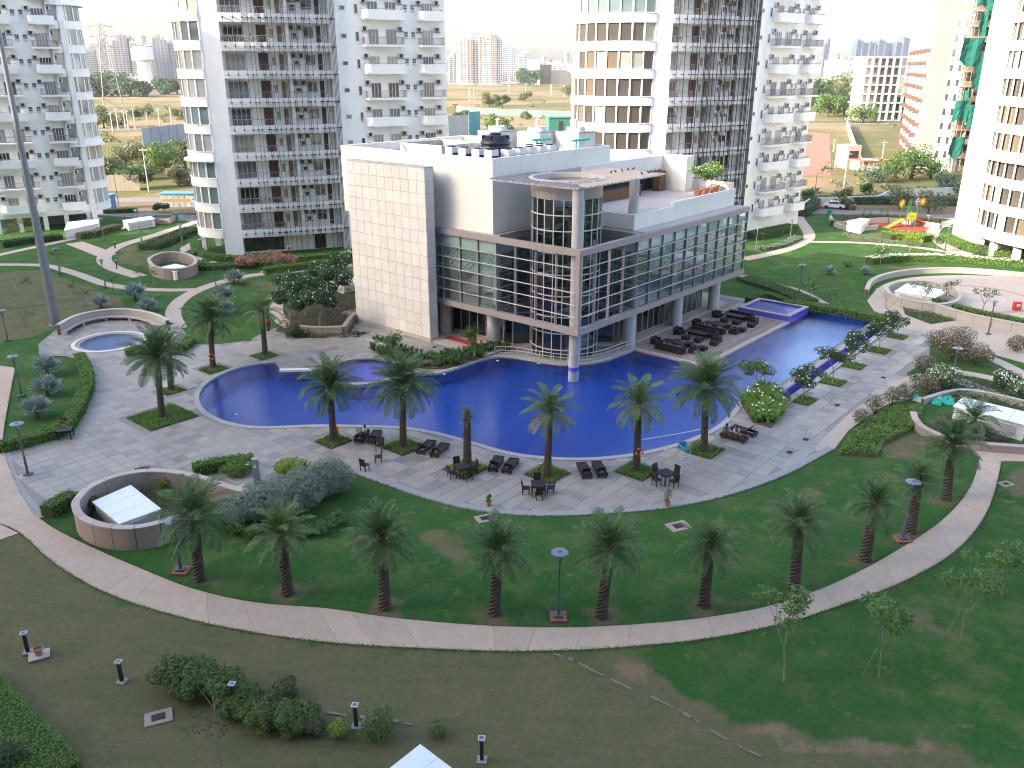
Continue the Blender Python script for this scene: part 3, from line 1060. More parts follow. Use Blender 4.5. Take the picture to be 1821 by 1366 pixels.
# ------------------------------------------------------------------ clubhouse (local x = along the pool front, local y = along the entrance front)
club = thing('clubhouse', 'white and glass corner clubhouse with taupe frame standing over the pool', 'building', (CH.x, CH.y, 0), CHA)
LU, LV = 32.0, 18.9
ZB0, ZB1, ZT0, ZT1 = 3.62, 4.35, 10.75, 11.3
BU, BV = LU / 14, LV / 8          # bay widths
def bx(name, mat, a, b, parent=club, **kw):
  return MB().box(*a, *b).build(name, mat, parent, **kw)
# plinth / ground floor slab
pl = MB()
pl.prism([(-2.3, 9.2), (1.5, 9.2), (9.4, 1.6), (9.4, 0.7), (30.5, 0.7), (33, 4), (33, 32), (-1.2, 32)], -0.3, 0.16)
pl.build('plinth', pmat('plinth_stone', (0.43, 0.375, 0.315), (0.38, 0.33, 0.28), 5, 0.7), club)
# structural floors seen through the glass
SLABIN = pmat('inside_floor', (0.26, 0.24, 0.215), (0.22, 0.205, 0.185), 2, 0.5)
CEIL = pmat('inside_ceiling', (0.38, 0.40, 0.40), None, 2, 0.8)
for z0, z1 in ((ZB0 + 0.05, ZB1 - 0.06), (7.35, 7.75), (ZT0 - 0.05, ZT1 - 0.02)):
  s = MB()
  s.prism([(0.25, 9.55), (9.2, 9.55), (9.2, 0.25), (31.8, 0.25), (31.8, 24), (0.25, 24)], z0, z1, bottom=True)
  s.build('floor_slab', SLABIN, club)
core = MB()
core.box(9.5, 10, 0.15, 30, 22, 10.6)
core.box(3.5, 13.5, 0.15, 12, 23, 10.6)
core.build('core_wall', pmat('inside_wall', (0.42, 0.42, 0.40), (0.36, 0.36, 0.345), 0.8, 0.9), club)
# the long taupe frame: beams, soffit, end posts
def beam(a, b, name='frame_beam', mat=TAUPE):
  return bx(name, mat, a, b)
beam((-0.35, -0.35, ZT0), (0.15, LV, ZT1))
beam((0.15, -0.35, ZT0), (LU, 0.15, ZT1))
beam((-0.35, -0.35, ZB0), (0.15, LV, ZB1 - 0.18))
beam((0.15, -0.35, ZB0), (LU, 0.15, ZB1 - 0.18))
beam((-0.30, LV - 0.45, ZB1 - 0.18), (0.15, LV - 0.003, ZT0))
# soffit ledges under the lower beam
bx('soffit', TAUPE, (0.15, 9.6, ZB0 + 0.006), (1.6, LV, ZB0 + 0.25))
bx('soffit', TAUPE, (9.3, 0.15, ZB0 + 0.006), (LU - 0.8, 1.5, ZB0 + 0.25))
bx('soffit_edge', TAUPE, (0.3, 9.9, ZB0 - 0.28), (1.5, LV - 0.4, ZB0))
bx('soffit_edge', TAUPE, (9.6, 0.4, ZB0 - 0.28), (LU - 1.6, 1.5, ZB0))
# ledges with gravel in front of the white blocks
LEDGE = pmat('roof_gravel', (0.50, 0.47, 0.44), (0.36, 0.34, 0.32), 8, 0.95)
bx('ledge', LEDGE, (0.15, 9.6, ZT1 - 0.05), (0.49, LV, ZT1 + 0.012))
bx('ledge', LEDGE, (10.6, 0.15, ZT1 - 0.05), (LU, 1.5, ZT1 + 0.012))
# mullions, rails and panes of both fronts
vm = MB().box(-0.13, -0.045, 0, 0.13, 0.045, ZT0 - ZB1 + 0.18).mesh('mullion', TAUPE)
for k in range(1, 8):
  link('mullion', vm, club, (-0.08, k * BV, ZB1 - 0.18))
for k in range(1, 15):
  link('mullion', vm, club, (min(k * BU, LU - 0.05), -0.08, ZB1 - 0.18), pi / 2)
corner_post = bx('corner_post', TAUPE, (-0.28, -0.28, ZB1 - 0.18), (0.10, 0.10, ZT0))
ROWH = (ZT0 - ZB1 + 0.18) / 6
r1 = MB().box(-0.27, 0.10, -0.036, -0.17, LV - 0.45, 0.036).mesh('rail', ALU)
r2 = MB().box(0.10, -0.27, -0.036, LU, -0.17, 0.036).mesh('rail', ALU)
for i in range(1, 6):
  link('rail', r1, club, (0, 0, ZB1 - 0.18 + i * ROWH))
  link('rail', r2, club, (0, 0, ZB1 - 0.18 + i * ROWH))
# panes: entrance front bays 5-8, pool front bays 5-14, six rows each
FROST = glassmat('frosted_glass', (0.55, 0.72, 0.70), 0.12, 0.05, 0.6, (0.42, 0.58, 0.56))
def pane_mesh(w, h, m):
  return MB().box(0, -0.012, 0, w, 0.012, h).mesh('pane', m)
pA = {m.name: pane_mesh(BV - 0.10, ROWH - 0.10, m) for m in (GLASS, FROST)}
pB_ = {m.name: pane_mesh(BU - 0.10, ROWH - 0.10, m) for m in (GLASS, FROST)}
for row in range(6):
  m = FROST if row == 5 else GLASS
  for k in range(4, 8):
    link('pane', pA[m.name], club, (-0.02, k * BV + 0.05, ZB1 - 0.13 + row * ROWH), pi / 2 + random.uniform(-.004, .004))
  for k in range(4, 14):
    link('pane', pB_[m.name], club, (k * BU + 0.05, -0.02, ZB1 - 0.13 + row * ROWH), random.uniform(-.004, .004))
  # glass returns of the open corner
  for k in range(4):
    link('pane', pB_[m.name], club, (0.2 + k * BU, 4 * BV, ZB1 - 0.13 + row * ROWH))
    link('pane', pA[m.name], club, (4 * BU, 0.2 + k * BV, ZB1 - 0.13 + row * ROWH), pi / 2)
mr = MB()
for k in range(5):
  mr.box(0.1 + k * BU, 4 * BV - 0.06, ZB1 - 0.18, 0.2 + k * BU, 4 * BV + 0.06, ZT0)
  mr.box(4 * BU - 0.06, 0.1 + k * BV, ZB1 - 0.18, 4 * BU + 0.06, 0.2 + k * BV, ZT0)
for i in range(7):
  z = ZB1 - 0.18 + i * ROWH
  mr.box(0.1, 4 * BV - 0.05, z - 0.04, 4 * BU, 4 * BV + 0.05, z + 0.04)
  mr.box(4 * BU - 0.05, 0.1, z - 0.04, 4 * BU + 0.05, 4 * BV, z + 0.04)
mr.build('return_frame', TAUPE, club)
bx('return_beam', TAUPE, (0.16, 4 * BV - 0.2, ZT0 + 0.004), (4 * BU, 4 * BV + 0.2, ZT1 + 0.15))
bx('return_beam', TAUPE, (4 * BU - 0.2, 0.16, ZT0 + 0.004), (4 * BU + 0.2, 4 * BV - 0.2, ZT1 + 0.15))
bx('return_beam', TAUPE, (0.16, 4 * BV - 0.2, ZB0 + 0.01), (4 * BU, 4 * BV + 0.2, ZB1 - 0.2))
bx('return_beam', TAUPE, (4 * BU - 0.2, 0.16, ZB0 + 0.01), (4 * BU + 0.2, 4 * BV - 0.2, ZB1 - 0.2))
# white lattice screens behind the upper panes
def lattice(name, w, h, seed):
  r = random.Random(seed)
  mb = MB()
  y = 0.0
  while y < h - 0.05:
    x = -r.uniform(0, 0.6)
    while x < w:
      L = r.uniform(0.3, 0.95)
      a, b_ = max(0, x), min(w, x + L)
      if b_ - a > 0.06:
        mb.box(a, -0.015, y, b_, 0.015, y + 0.062)
        mb.box(b_ - 0.05, -0.015, y + 0.062, b_, 0.015, y + 0.118)
      x += L + r.uniform(0.07, 0.2)
    y += 0.118
  return mb.mesh(name, pmat('lattice_white', (0.80, 0.84, 0.82), None, 3, 0.7))
LH = 2 * ROWH - 0.1
latA = [lattice('lattice_screen', BV - 0.2, LH, 5 + i) for i in range(2)]
latB = [lattice('lattice_screen', BU - 0.2, LH, 9 + i) for i in range(2)]
ZL = ZB1 - 0.12 + 3 * ROWH
for k in range(4, 8):
  kind(link('lattice_screen', latA[k % 2], club, (0.07, k * BV + 0.1, ZL), pi / 2), 'stuff')
for k in range(5, 13):
  kind(link('lattice_screen', latB[k % 2], club, (k * BU + 0.1, 0.07, ZL)), 'stuff')
for k in range(2):
  kind(link('lattice_screen', latB[k], club, (0.3 + k * BU, 4 * BV + 0.25, ZL)), 'stuff')
  kind(link('lattice_screen', latA[k], club, (4 * BU + 0.25, 0.3 + k * BV, ZL), pi / 2), 'stuff')
# round columns
for (u, v_, z0, z1, r) in ((0.95, 0.95, -1.2, 16.2, 0.5), (1.0, 10.9, 0.0, ZB0, 0.62), (1.1, 17.6, 0.0, ZB0, 0.62), (9.8, 0.75, -1.0, ZB0, 0.62), (18.9, 0.75, 0.0, ZB0, 0.62), (27.2, 0.75, 0.0, ZB0, 0.62)):
  MB().lathe([(r, z0), (r, z1)], 24, u, v_).build('column', COLUMN, club, smooth=True)
for (u, v_) in ((1.5, 10.8), (11.2, 1.6), (19, 1.6), (27, 1.6)):
  MB().lathe([(0.45, ZB1 - 0.1), (0.45, ZT0)], 18, u, v_).build('inner_column', pmat('pale_green_column', (0.50, 0.56, 0.55), None, 2, 0.8), club, smooth=True)
MB().lathe([(0.53, -0.15), (0.53, 0.22)], 24, 0.95, 0.95).build('column_foot', TILEPURP, club, smooth=True)
# collar where the corner column carries the trellis
MB().lathe([(0.38, 16.2), (0.34, 16.45)], 12, 0.95, 0.95).build('column_head', pmat('rusty_steel', (0.22, 0.09, 0.06), None, 4, 0.8), club)
# ground floor glazing, set back
def shopfront(a, b, n, z1, name='shopfront', door=None):
  ax, ay = a
  bx_, by = b
  L = hypot(bx_ - ax, by - ay)
  ang = atan2(by - ay, bx_ - ax)
  f = MB()
  w = L / n
  for k in range(n + 1):
    f.box(k * w - 0.05, -0.06, 0.16, k * w + 0.05, 0.06, z1)
  f.box(0, -0.055, z1 - 0.12, L, 0.055, z1)
  f.box(0, -0.055, 0.163, L, 0.055, 0.26)
  f.box(0, -0.055, 2.55, L, 0.055, 2.65)
  fr = f.build(name, TAUPE if door is None else ALU, club, (ax, ay, 0), ang)
  for k in range(n):
    MB().box(k * w + 0.055, -0.01, 0.265, (k + 1) * w - 0.055, 0.01, 2.545).build('pane', GLASS2, fr)
    MB().box(k * w + 0.055, -0.01, 2.655, (k + 1) * w - 0.055, 0.01, z1 - 0.125).build('pane', GLASS2, fr)
  return fr
shopfront((2.4, 17.8), (2.4, 9.6), 7, 3.5, door=1)
shopfront((9.9, 2.1), (18.6, 2.1), 8, 3.5)
shopfront((19.8, 2.1), (26.8, 2.1), 6, 3.5)
shopfront((2.4, 9.55), (9.3, 2.3), 6, 3.5)
bx('red_carpet', RED, (-0.6, 11.6, 0.162), (0.3, 16.2, 0.19))
# dark rooms inside with a little furniture
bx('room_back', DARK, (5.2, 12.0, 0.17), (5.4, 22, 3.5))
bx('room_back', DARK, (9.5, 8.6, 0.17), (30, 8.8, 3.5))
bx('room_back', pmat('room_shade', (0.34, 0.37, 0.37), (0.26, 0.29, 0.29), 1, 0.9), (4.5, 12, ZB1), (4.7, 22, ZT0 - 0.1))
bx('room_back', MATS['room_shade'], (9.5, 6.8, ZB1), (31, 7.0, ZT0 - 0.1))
INW = pmat('inside_furniture', (0.04, 0.035, 0.035), None, 2, 0.6)
for k in range(4):
  f = MB()
  x, y = 1.6 + (k % 2) * 1.2, 11.8 + k * 1.7
  f.box(x, y, 4.98, x + 0.9, y + 0.9, 5.03)
  f.box(x + 0.4, y + 0.4, 4.25, x + 0.5, y + 0.5, 4.98)
  f.build('inside_table', INW, club)
for k in range(5):
  f = MB()
  x, y = 12.5 + k * 3.5, 2.6
  f.box(x, y, 4.95, x + 1.2, y + 0.8, 5.0)
  f.box(x + 0.5, y + 0.3, 4.25, x + 0.6, y + 0.4, 4.95)
  f.box(x + 0.2, y + 1.2, 4.25, x + 1.0, y + 1.9, 4.9)
  f.build('inside_table', INW, club)
# glass stair drum in the open corner
DCX, DCY, DR = 4.7, 5.0, 3.25
def ring(r, z0, z1, t, n=48):
  return MB().lathe([(r, z0), (r, z1), (r - t, z1), (r - t, z0), (r, z0)], n, DCX, DCY, cap=False)
ring(DR + 0.06, 15.0, 16.15, 0.25).build('drum_fascia', TAUPE, club, smooth=True)
MB().lathe([(DR, 15.95), (DR, 16.0)], 40, DCX, DCY).build('drum_roof', pmat('drum_roof', (0.38, 0.36, 0.33), None, 2, 0.9), club)
NB = 22
for k in range(NB):
  a = 2 * pi * k / NB
  MB().box(-0.05, -0.04, 0, 0.05, 0.04, 14.9).build('drum_mullion', ALU, club, (DCX + DR * cos(a), DCY + DR * sin(a), 0.05), a)
for z in (1.0, 2.6, 4.2, 6.2, 8.2, 10.2, 12.2, 13.6):
  ring(DR + 0.05, z - 0.05, z + 0.05, 0.1).build('drum_ring', ALU, club, smooth=True)
zz = [0.1, 2.6, 4.2, 6.2, 8.2, 10.2, 12.2, 15.0]
dm = {}
for i in range(len(zz) - 1):
  h = zz[i + 1] - zz[i] - 0.1
  w = 2 * DR * sin(pi / NB) - 0.11
  dm[i] = MB().box(-0.01, -w / 2, 0, 0.01, w / 2, h).mesh('drum_pane', GLASS2)
  for k in range(NB):
    a = 2 * pi * (k + 0.5) / NB
    if cos(a - radians(45)) > 0.75:
      continue
    rr = DR * cos(pi / NB)
    link('drum_pane', dm[i], club, (DCX + rr * cos(a), DCY + rr * sin(a), zz[i] + 0.05), a)
# spiral stair inside the drum
STEPM = pmat('stair_white', (0.50, 0.53, 0.53), None, 2, 0.8)
for k in range(64):
  a = radians(225) + k * radians(16.5)
  m = MB()
  z = 0.3 + k * 0.19
  c, s = cos(a), sin(a)
  c2, s2 = cos(a + 0.30), sin(a + 0.30)
  m.prism([(DCX + 1.1 * c, DCY + 1.1 * s), (DCX + 2.75 * c, DCY + 2.75 * s), (DCX + 2.75 * c2, DCY + 2.75 * s2), (DCX + 1.1 * c2, DCY + 1.1 * s2)], z, z + 0.3, bottom=True)
  m.build('stair_step', STEPM, club)
MB().lathe([(1.05, 0), (1.05, 13.8)], 20, DCX, DCY).build('stair_core', pmat('stone_mosaic', (0.18, 0.13, 0.07), (0.10, 0.075, 0.045), 9, 0.8), club)
# guard rail where the drum meets the pool
gr = MB()
rail = [UVp for UVp in [toUV(p) for p in pool_back[49:]]]
rail = [(x + 0.15, y + 0.15) for x, y in rail]
for z in (0.5, 0.85):
  gr.tube([(x, y, z) for x, y in rail], 0.035, 6)
for x, y in rail[::2]:
  gr.tube([(x, y, 0.0), (x, y, 0.85)], 0.03, 6)
gr.build('guard_rail', ALU, club)
gk = MB().wall([(x + 0.25, y + 0.25) for x, y in rail], 0.5, -0.1, 0.10)
gk.build('drum_kerb', COPING, club)
# white upper storey blocks
blk = MB()
blk.prism([(0.5, 10.4), (19.4, 10.4), (19.4, 32.2), (0.5, 32.2)], ZT1 + 0.006, 17.3, top=False)
blk.build('upper_wall', WHITE, club)
par = MB()
par.wall([(0.65, 10.55), (19.25, 10.55), (19.25, 32.05), (0.65, 32.05)], 0.3, 17.3, 18.2, 0, True)
par.build('parapet', WHITE, club)
bx('roof_deck', pmat('roof_screed', (0.42, 0.40, 0.37), (0.32, 0.30, 0.28), 1.0, 0.95, stain=0.4), (0.85, 10.8, 17.0), (19.1, 31.8, 17.05))
bx('lower_wall', CREAM, (1.0, 19.0, 0.0), (19, 32, ZT1))
bx('rear_wall', CREAM, (19.4, 9.9, 0.1), (31.5, 26, ZT1 + 0.5))
# stone panel screen wall on the left, clad in separate slabs
PX0, PX1, PY0, PY1, PZ = -2.05, -1.0, 16.7, 28.2, 17.1
bx('screen_wall', pmat('panel_joint', (0.25, 0.24, 0.23), None, 2, 0.9), (PX0 + 0.04, PY0 + 0.04, 0.0), (PX1, PY1 - 0.04, PZ - 0.3))
bx('screen_fill', CREAM, (PX1 + 0.01, 18.2, 0.0), (0.49, PY1 - 0.06, PZ - 0.4))
ncol, nrow = 10, 14
cw, rh = (PY1 - PY0) / ncol, (PZ - 0.35) / nrow
pm = MB().box(-0.035, 0.014, 0.014, 0.035, cw - 0.014, rh - 0.014).mesh('wall_panel', PANELW)
pe = MB().box(0.012, -0.035, 0.014, PX1 - PX0 - 0.012, 0.035, rh - 0.014).mesh('wall_panel', PANELW)
for i in range(ncol):
  for j in range(nrow):
    link('wall_panel', pm, club, (PX0, PY0 + i * cw, 0.35 + j * rh + random.uniform(-.002, .002)))
for j in range(nrow):
  link('wall_panel', pe, club, (PX0 + 0.03, PY0, 0.35 + j * rh))
bx('screen_base', pmat('plinth_band', (0.47, 0.40, 0.33), None, 3, 0.8), (PX0 - 0.12, PY0 - 0.12, 0.0), (PX1 + 0.1, PY1 + 0.12, 0.34))
bx('screen_coping', pmat('dirty_coping', (0.47, 0.455, 0.43), (0.33, 0.31, 0.29), 1.5, 0.9), (PX0 - 0.03, PY0 - 0.03, PZ - 0.003), (PX1 + 0.02, PY1, PZ + 0.12))
# terrace
TZ = 12.75
tp = MB()
tp.prism([(10.9, 1.5), (31.6, 1.5), (31.6, 10.2), (10.9, 10.2)], ZT1 + 0.005, TZ, bottom=False)
tp.build('terrace_block', WHITE, club)
tm, nt, b_ = nodes_of('terrace_tiles')
vec = nt.nodes.new('ShaderNodeTexCoord').outputs['Object']
ck = nt.nodes.new('ShaderNodeTexChecker')
mp = nt.nodes.new('ShaderNodeMapping')
mp.inputs['Rotation'].default_value = (0, 0, radians(28))
mp.inputs['Scale'].default_value = (0.8, 2.6, 1)
nt.links.new(vec, mp.inputs[0])
nt.links.new(mp.outputs[0], ck.inputs[0])
ck.inputs[1].default_value = rgba((0.50, 0.44, 0.41))
ck.inputs[2].default_value = rgba((0.33, 0.29, 0.29))
ck.inputs['Scale'].default_value = 1.0
nt.links.new(ck.outputs[0], b_.inputs['Base Color'])
b_.inputs['Roughness'].default_value = 0.6
bx('terrace_floor', tm, (11.2, 1.75, TZ), (31.3, 10.1, TZ + 0.02))
bx('terrace_parapet', WHITE, (18, 1.45, TZ + 0.003), (31.65, 1.7, TZ + 0.45))
bx('terrace_parapet', WHITE, (31.35, 1.71, TZ + 0.003), (31.65, 10.2, TZ + 1.1))
MB().lathe([(0.48, TZ), (0.48, 16.3)], 20, 11.7, 2.2).build('column', COLUMN, club, smooth=True)
# roof room behind the terrace with its deep fascia
bx('canopy_fascia', WHITE, (13.2, 9.3, 15.0), (30.2, 9.65, 16.6))
bx('canopy_roof', WHITE, (13.2, 9.66, 16.1), (30.2, 20, 16.35))
bx('canopy_end_wall', WHITE, (28.6, 6.2, TZ + 0.02), (30.2, 9.29, 16.6))
bx('canopy_brace', WHITE, (20.0, 6.6, 15.02), (20.5, 9.28, 15.35))
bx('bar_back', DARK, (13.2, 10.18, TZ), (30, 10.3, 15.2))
BRN = pmat('brown_mosaic', (0.16, 0.095, 0.04), (0.09, 0.055, 0.028), 12, 0.6)
bx('bar_counter', BRN, (14.2, 8.2, TZ + 0.02), (22.5, 8.8, TZ + 1.15))
bx('bar_pillar', BRN, (26.6, 8.4, TZ + 0.02), (27.9, 9.28, 15.0))
bx('bar_top', BROWNWOOD, (14.1, 8.1, TZ + 1.152), (22.6, 8.9, TZ + 1.22))
bx('terrace_door', GLASS2, (11.3, 9.6, TZ + 0.02), (12.6, 9.65, 15.4))
bx('terrace_pier', WHITE, (12.7, 9.0, TZ + 0.02), (13.19, 9.6, 15.6))
# trellis over the drum: two edge beams, slats, ring
PG = 16.45
PERG = pmat('trellis_paint', (0.46, 0.42, 0.40), (0.40, 0.37, 0.35), 2, 0.7)
def trellis():
  f = bx('trellis_beam', PERG, (0.35, 0.55, PG - 0.2), (0.6, 10.38, PG + 0.02))
  bx('trellis_beam', PERG, (0.6, 0.55, PG - 0.2), (13.6, 0.8, PG + 0.02))
  bx('trellis_beam', PERG, (0.6, 3.3, PG - 0.18), (13.6, 3.45, PG))
  bx('trellis_beam', PERG, (3.0, 0.8, PG - 0.185), (3.15, 10.38, PG - 0.005))
  R0 = 3.5
  def segs_outside(fixed, along, lo, hi):
    d = fixed
    if abs(d) >= R0:
      return [(lo, hi)]
    h = sqrt(R0 * R0 - d * d)
    out_ = []
    if along - h > lo + 0.1:
      out_.append((lo, along - h))
    if along + h < hi - 0.1:
      out_.append((along + h, hi))
    return out_
  k = 1.0
  while k < 10.2:                       # slats running from the entrance-side edge beam
    hi = min(k - 0.1, 6.0) if k < 6 else 6.0
    lo = -0.35
    for a, b2 in segs_outside(k - DCY, DCX, lo, max(lo + 0.3, hi if k < 6 else 6.4)):
      MB().box(a, k - 0.045, PG + 0.021, b2, k + 0.045, PG + 0.16).build('trellis_slat', PERG, club)
    k += 0.64
  k = 1.0
  while k < 13.6:
    hi = min(k - 0.1, 6.8) if k < 6.8 else 6.8
    for a, b2 in segs_outside(k - DCX, DCY, -0.2, max(0.3, hi)):
      MB().box(k - 0.045, a, PG + 0.022, k + 0.045, b2, PG + 0.162).build('trellis_slat', PERG, club)
    k += 0.64
  MB().lathe([(3.55, PG - 0.2), (3.55, PG + 0.19), (3.15, PG + 0.19), (3.15, PG - 0.2), (3.55, PG - 0.2)], 48, DCX, DCY, cap=False).build('trellis_ring', PERG, club, smooth=True)
trellis()
bx('trellis_wall', PERG, (6.6, 8.4, 15.2), (11.5, 8.6, 16.75))
bx('drum_lobby', CREAM, (7.0, 8.62, ZT1), (11.2, 10.38, 15.6))

# birds on the trellis
BIRD = pmat('pigeon_grey', (0.05, 0.05, 0.06), None, 4, 0.7)
bm_ = MB()
bm_.lathe([(0.01, -0.16), (0.055, -0.1), (0.085, 0.0), (0.06, 0.09), (0.02, 0.13)], 8)
bm_.xf(Matrix.Rotation(radians(70), 4, 'Y'))
bm_.lathe([(0.01, 0.05), (0.045, 0.09), (0.045, 0.13), (0.01, 0.17)], 8, 0.10, 0)
bm_.add([(-0.12, -0.03, -0.05), (-0.30, -0.05, -0.10), (-0.30, 0.05, -0.10), (-0.12, 0.03, -0.05)], [(0, 1, 2, 3)])
bm_.tube([(0.0, 0.02, -0.06), (0.0, 0.02, -0.17)], 0.008, 4)
bm_.tube([(0.0, -0.02, -0.06), (0.0, -0.02, -0.17)], 0.008, 4)
bme = bm_.mesh('pigeon', BIRD, True)
for k, (u, v_) in enumerate(((10.5, 0.7), (11.6, 0.66), (12.3, 3.4), (12.8, 0.68), (13.2, 3.36), (11.2, 3.38), (13.5, 0.7), (9.4, 3.4), (12.1, 0.68), (10.1, 3.37))):
  w = UV(u, v_)
  tag(link('pigeon', bme, None, (w[0], w[1], PG + 0.33 if v_ < 1 and False else PG + 0.335), random.uniform(0, 6)), 'dark pigeon perched on the end of the clubhouse trellis', 'bird', 'pigeons on the trellis')

# ---- things standing on the roof and terrace
def on_roof(u, v_, z=17.05):
  w = UV(u, v_)
  return (w[0], w[1], z)
tank = thing('water_tank', 'black ribbed plastic water tank on the clubhouse roof', 'water tank', on_roof(5.2, 14.2))
tank.scale = (1.25, 1.25, 1.3)
BLKP = pmat('black_plastic', (0.012, 0.014, 0.03), None, 3, 0.4, spec=0.5)
prof = [(1.15, 0.0)]
for i in range(5):
  prof += [(1.15, 0.1 + i * 0.34), (1.2, 0.16 + i * 0.34), (1.2, 0.3 + i * 0.34), (1.15, 0.36 + i * 0.34)]
prof += [(1.05, 1.85), (0.75, 2.1), (0.45, 2.2), (0.45, 2.32), (0.0, 2.36)]
MB().lathe(prof, 28, cap=False).build('barrel', BLKP, tank, smooth=True)
for k in range(6):
  a = k * pi / 3
  MB().box(-0.12, -0.2, 1.75, 0.22, 0.2, 2.15).build('lug', BLKP, tank, (0.85 * cos(a), 0.85 * sin(a), 0), a)
MB().box(1.2, -0.22, 1.0, 1.215, 0.22, 1.3).build('label_plate', pmat('plate_white', (0.6, 0.6, 0.6), None, 3, 0.6), tank, rz=radians(205))
# condensers in a row by the parapet
cm = MB()
cm.box(-0.5, -0.5, 0.15, 0.5, 0.5, 1.1)
cm2 = MB().lathe([(0.4, 1.101), (0.4, 1.16), (0.34, 1.16), (0.34, 1.11)], 16)
mgr = MB().box(-0.45, -0.52, 0.3, 0.45, -0.501, 0.55).mesh('grille', BLACKMETAL)
ma, mb_ = cm.mesh('case', pmat('condenser_case', (0.66, 0.68, 0.70), (0.58, 0.60, 0.62), 2, 0.5)), cm2.mesh('fan', BLACKMETAL)
mfeet = MB().box(-0.48, -0.4, -0.55, -0.38, 0.4, 0.15).box(0.38, -0.4, -0.55, 0.48, 0.4, 0.15).mesh('feet', GREYMETAL)
spots = [(3.0, 18.0), (3.0, 16.2), (3.0, 14.4), (3.0, 12.8), (4.4, 11.9), (6.0, 11.9), (7.6, 11.9), (9.2, 11.9), (10.8, 11.9), (9.4, 13.4), (11, 13.4)]
for k, (u, v_) in enumerate(spots):
  c = thing('condenser_unit', 'grey box condenser, number %d counted from the left along the clubhouse parapet' % (k + 1) if False else
              ('square grey condenser with fan on top by the left parapet, %s from the corner' % ('first', 'second', 'third', 'fourth')[3 - k] if k < 4 else
               'square grey condenser with fan on top by the right parapet, %s from the corner' % ('first', 'second', 'third', 'fourth', 'fifth')[k - 4] if k < 9 else
               'square grey condenser in the second row, %s the white cooling towers' % ('farther from', 'nearer')[k - 9]),
              'air conditioner', on_roof(u, v_, 17.6), CHA, 'condensers on the clubhouse roof')
  link('case', ma, c)
  link('fan', mb_, c)
  link('grille', mgr, c)
  link('feet', mfeet, c)
bp = thing('pump_cabinet', 'bright blue plant cabinet behind the roof condensers', 'cabinet', on_roof(7.6, 14.4), CHA)
BLU = pmat('bright_blue_paint', (0.03, 0.27, 0.56), (0.03, 0.24, 0.50), 2, 0.5)
MB().box(-1.6, -0.5, 0.1, 1.6, 0.5, 1.25).build('case', BLU, bp)
MB().box(-1.65, -0.55, 1.251, 1.65, 0.55, 1.31).build('lid', BLU, bp)
for k in range(4):
  MB().box(-1.5 + k * 0.78, -0.52, 0.2, -0.85 + k * 0.78, -0.501, 1.15).build('door', pmat('blue_door', (0.04, 0.32, 0.62), None, 2, 0.5), bp)
gc = thing('electric_cabinet', 'small grey electric cabinet between water tank and blue cabinet', 'cabinet', on_roof(6.2, 13.6), CHA)
MB().box(-0.4, -0.3, 0.1, 0.4, 0.3, 1.3).build('case', GREYMETAL, gc)
MB().box(-0.36, -0.315, 0.2, 0.36, -0.301, 1.2).build('door', LAMPGREY, gc)
# cooling towers
CTW = pmat('cooling_white', (0.62, 0.62, 0.60), (0.52, 0.52, 0.50), 1.5, 0.7, stain=0.3)
for k, (u, v_, lab) in enumerate(((12.6, 20.5, 'white panelled cooling tower left of the other two on the clubhouse roof'), (14.6, 16.6, 'white panelled cooling tower in the middle of the clubhouse roof row'),
                                  (16.9, 13.2, 'white panelled cooling tower nearest the right end of the clubhouse roof'))):
  ct = thing('cooling_tower', lab, 'cooling tower', on_roof(u, v_), CHA, 'cooling towers on the clubhouse roof')
  MB().box(-1.5, -1.5, 0.3, 1.5, 1.5, 2.5).build('casing', CTW, ct)
  for s in (-1, 1):
    for j in range(5):
      MB().box(-1.5 + j * 0.6 + 0.02, s * 1.5 - 0.025, 0.35, -0.92 + j * 0.6, s * 1.5 + 0.025, 2.45).build('side_panel', CTW, ct)
  MB().box(-1.55, -1.55, 2.502, 1.55, 1.55, 2.6).build('top_frame', GREYMETAL, ct)
  MB().lathe([(1.05, 2.6), (0.95, 3.0), (1.0, 3.05), (0.9, 3.05), (0.85, 2.65)], 20, cap=False).build('fan_stack', CTW, ct, smooth=True)
  MB().lathe([(0.16, 2.65), (0.16, 3.6), (0.3, 3.7), (0.05, 3.85)], 12).build('motor', ACWHITE, ct, smooth=True)
  MB().box(-1.3, -1.3, 0, 1.3, 1.3, 0.3).build('stand', GREYMETAL, ct)
  pp = MB().tube([(-2.4, -1.9, 0.05), (-2.4, -1.9, 1.7), (-2.4, -1.9, 1.9), (-0.2, -1.9, 1.9)], 0.13, 8).tube([(-3.2, -1.9, 1.9), (-2.4, -1.9, 1.9)], 0.13, 8)
  pp.build('pipe', pmat('turquoise_pipe', (0.03, 0.42, 0.36), None, 3, 0.5), ct)
# satellite dish
ds = thing('satellite_dish', 'small white satellite dish near the left edge of the clubhouse roof', 'dish', on_roof(2.5, 24.5, 17.05))
MB().tube([(0, 0, 0), (0, 0, 1.1)], 0.04, 6).build('mast', GREYMETAL, ds)
dd = MB().lathe([(0.0, 0.0), (0.3, 0.04), (0.55, 0.14), (0.56, 0.15), (0.3, 0.055), (0.0, 0.015)], 16, cap=False)
dd.xf(Matrix.Translation((0, 0, 1.2)) @ Matrix.Rotation(radians(55), 4, 'Y'))
dd.build('bowl', CTW, ds, smooth=True)
rh_ = thing('roof_hatch', 'low walled light well on the left of the clubhouse roof', 'roof hatch', on_roof(8.5, 25), CHA)
MB().wall([(-3, -3), (3, -3), (3, 3), (-3, 3)], 0.3, 0.0, 1.35, 0, True).build('kerb_wall', pmat('stained_white', (0.55, 0.53, 0.50), (0.3, 0.28, 0.26), 1.2, 0.9, stain=0.6), rh_)
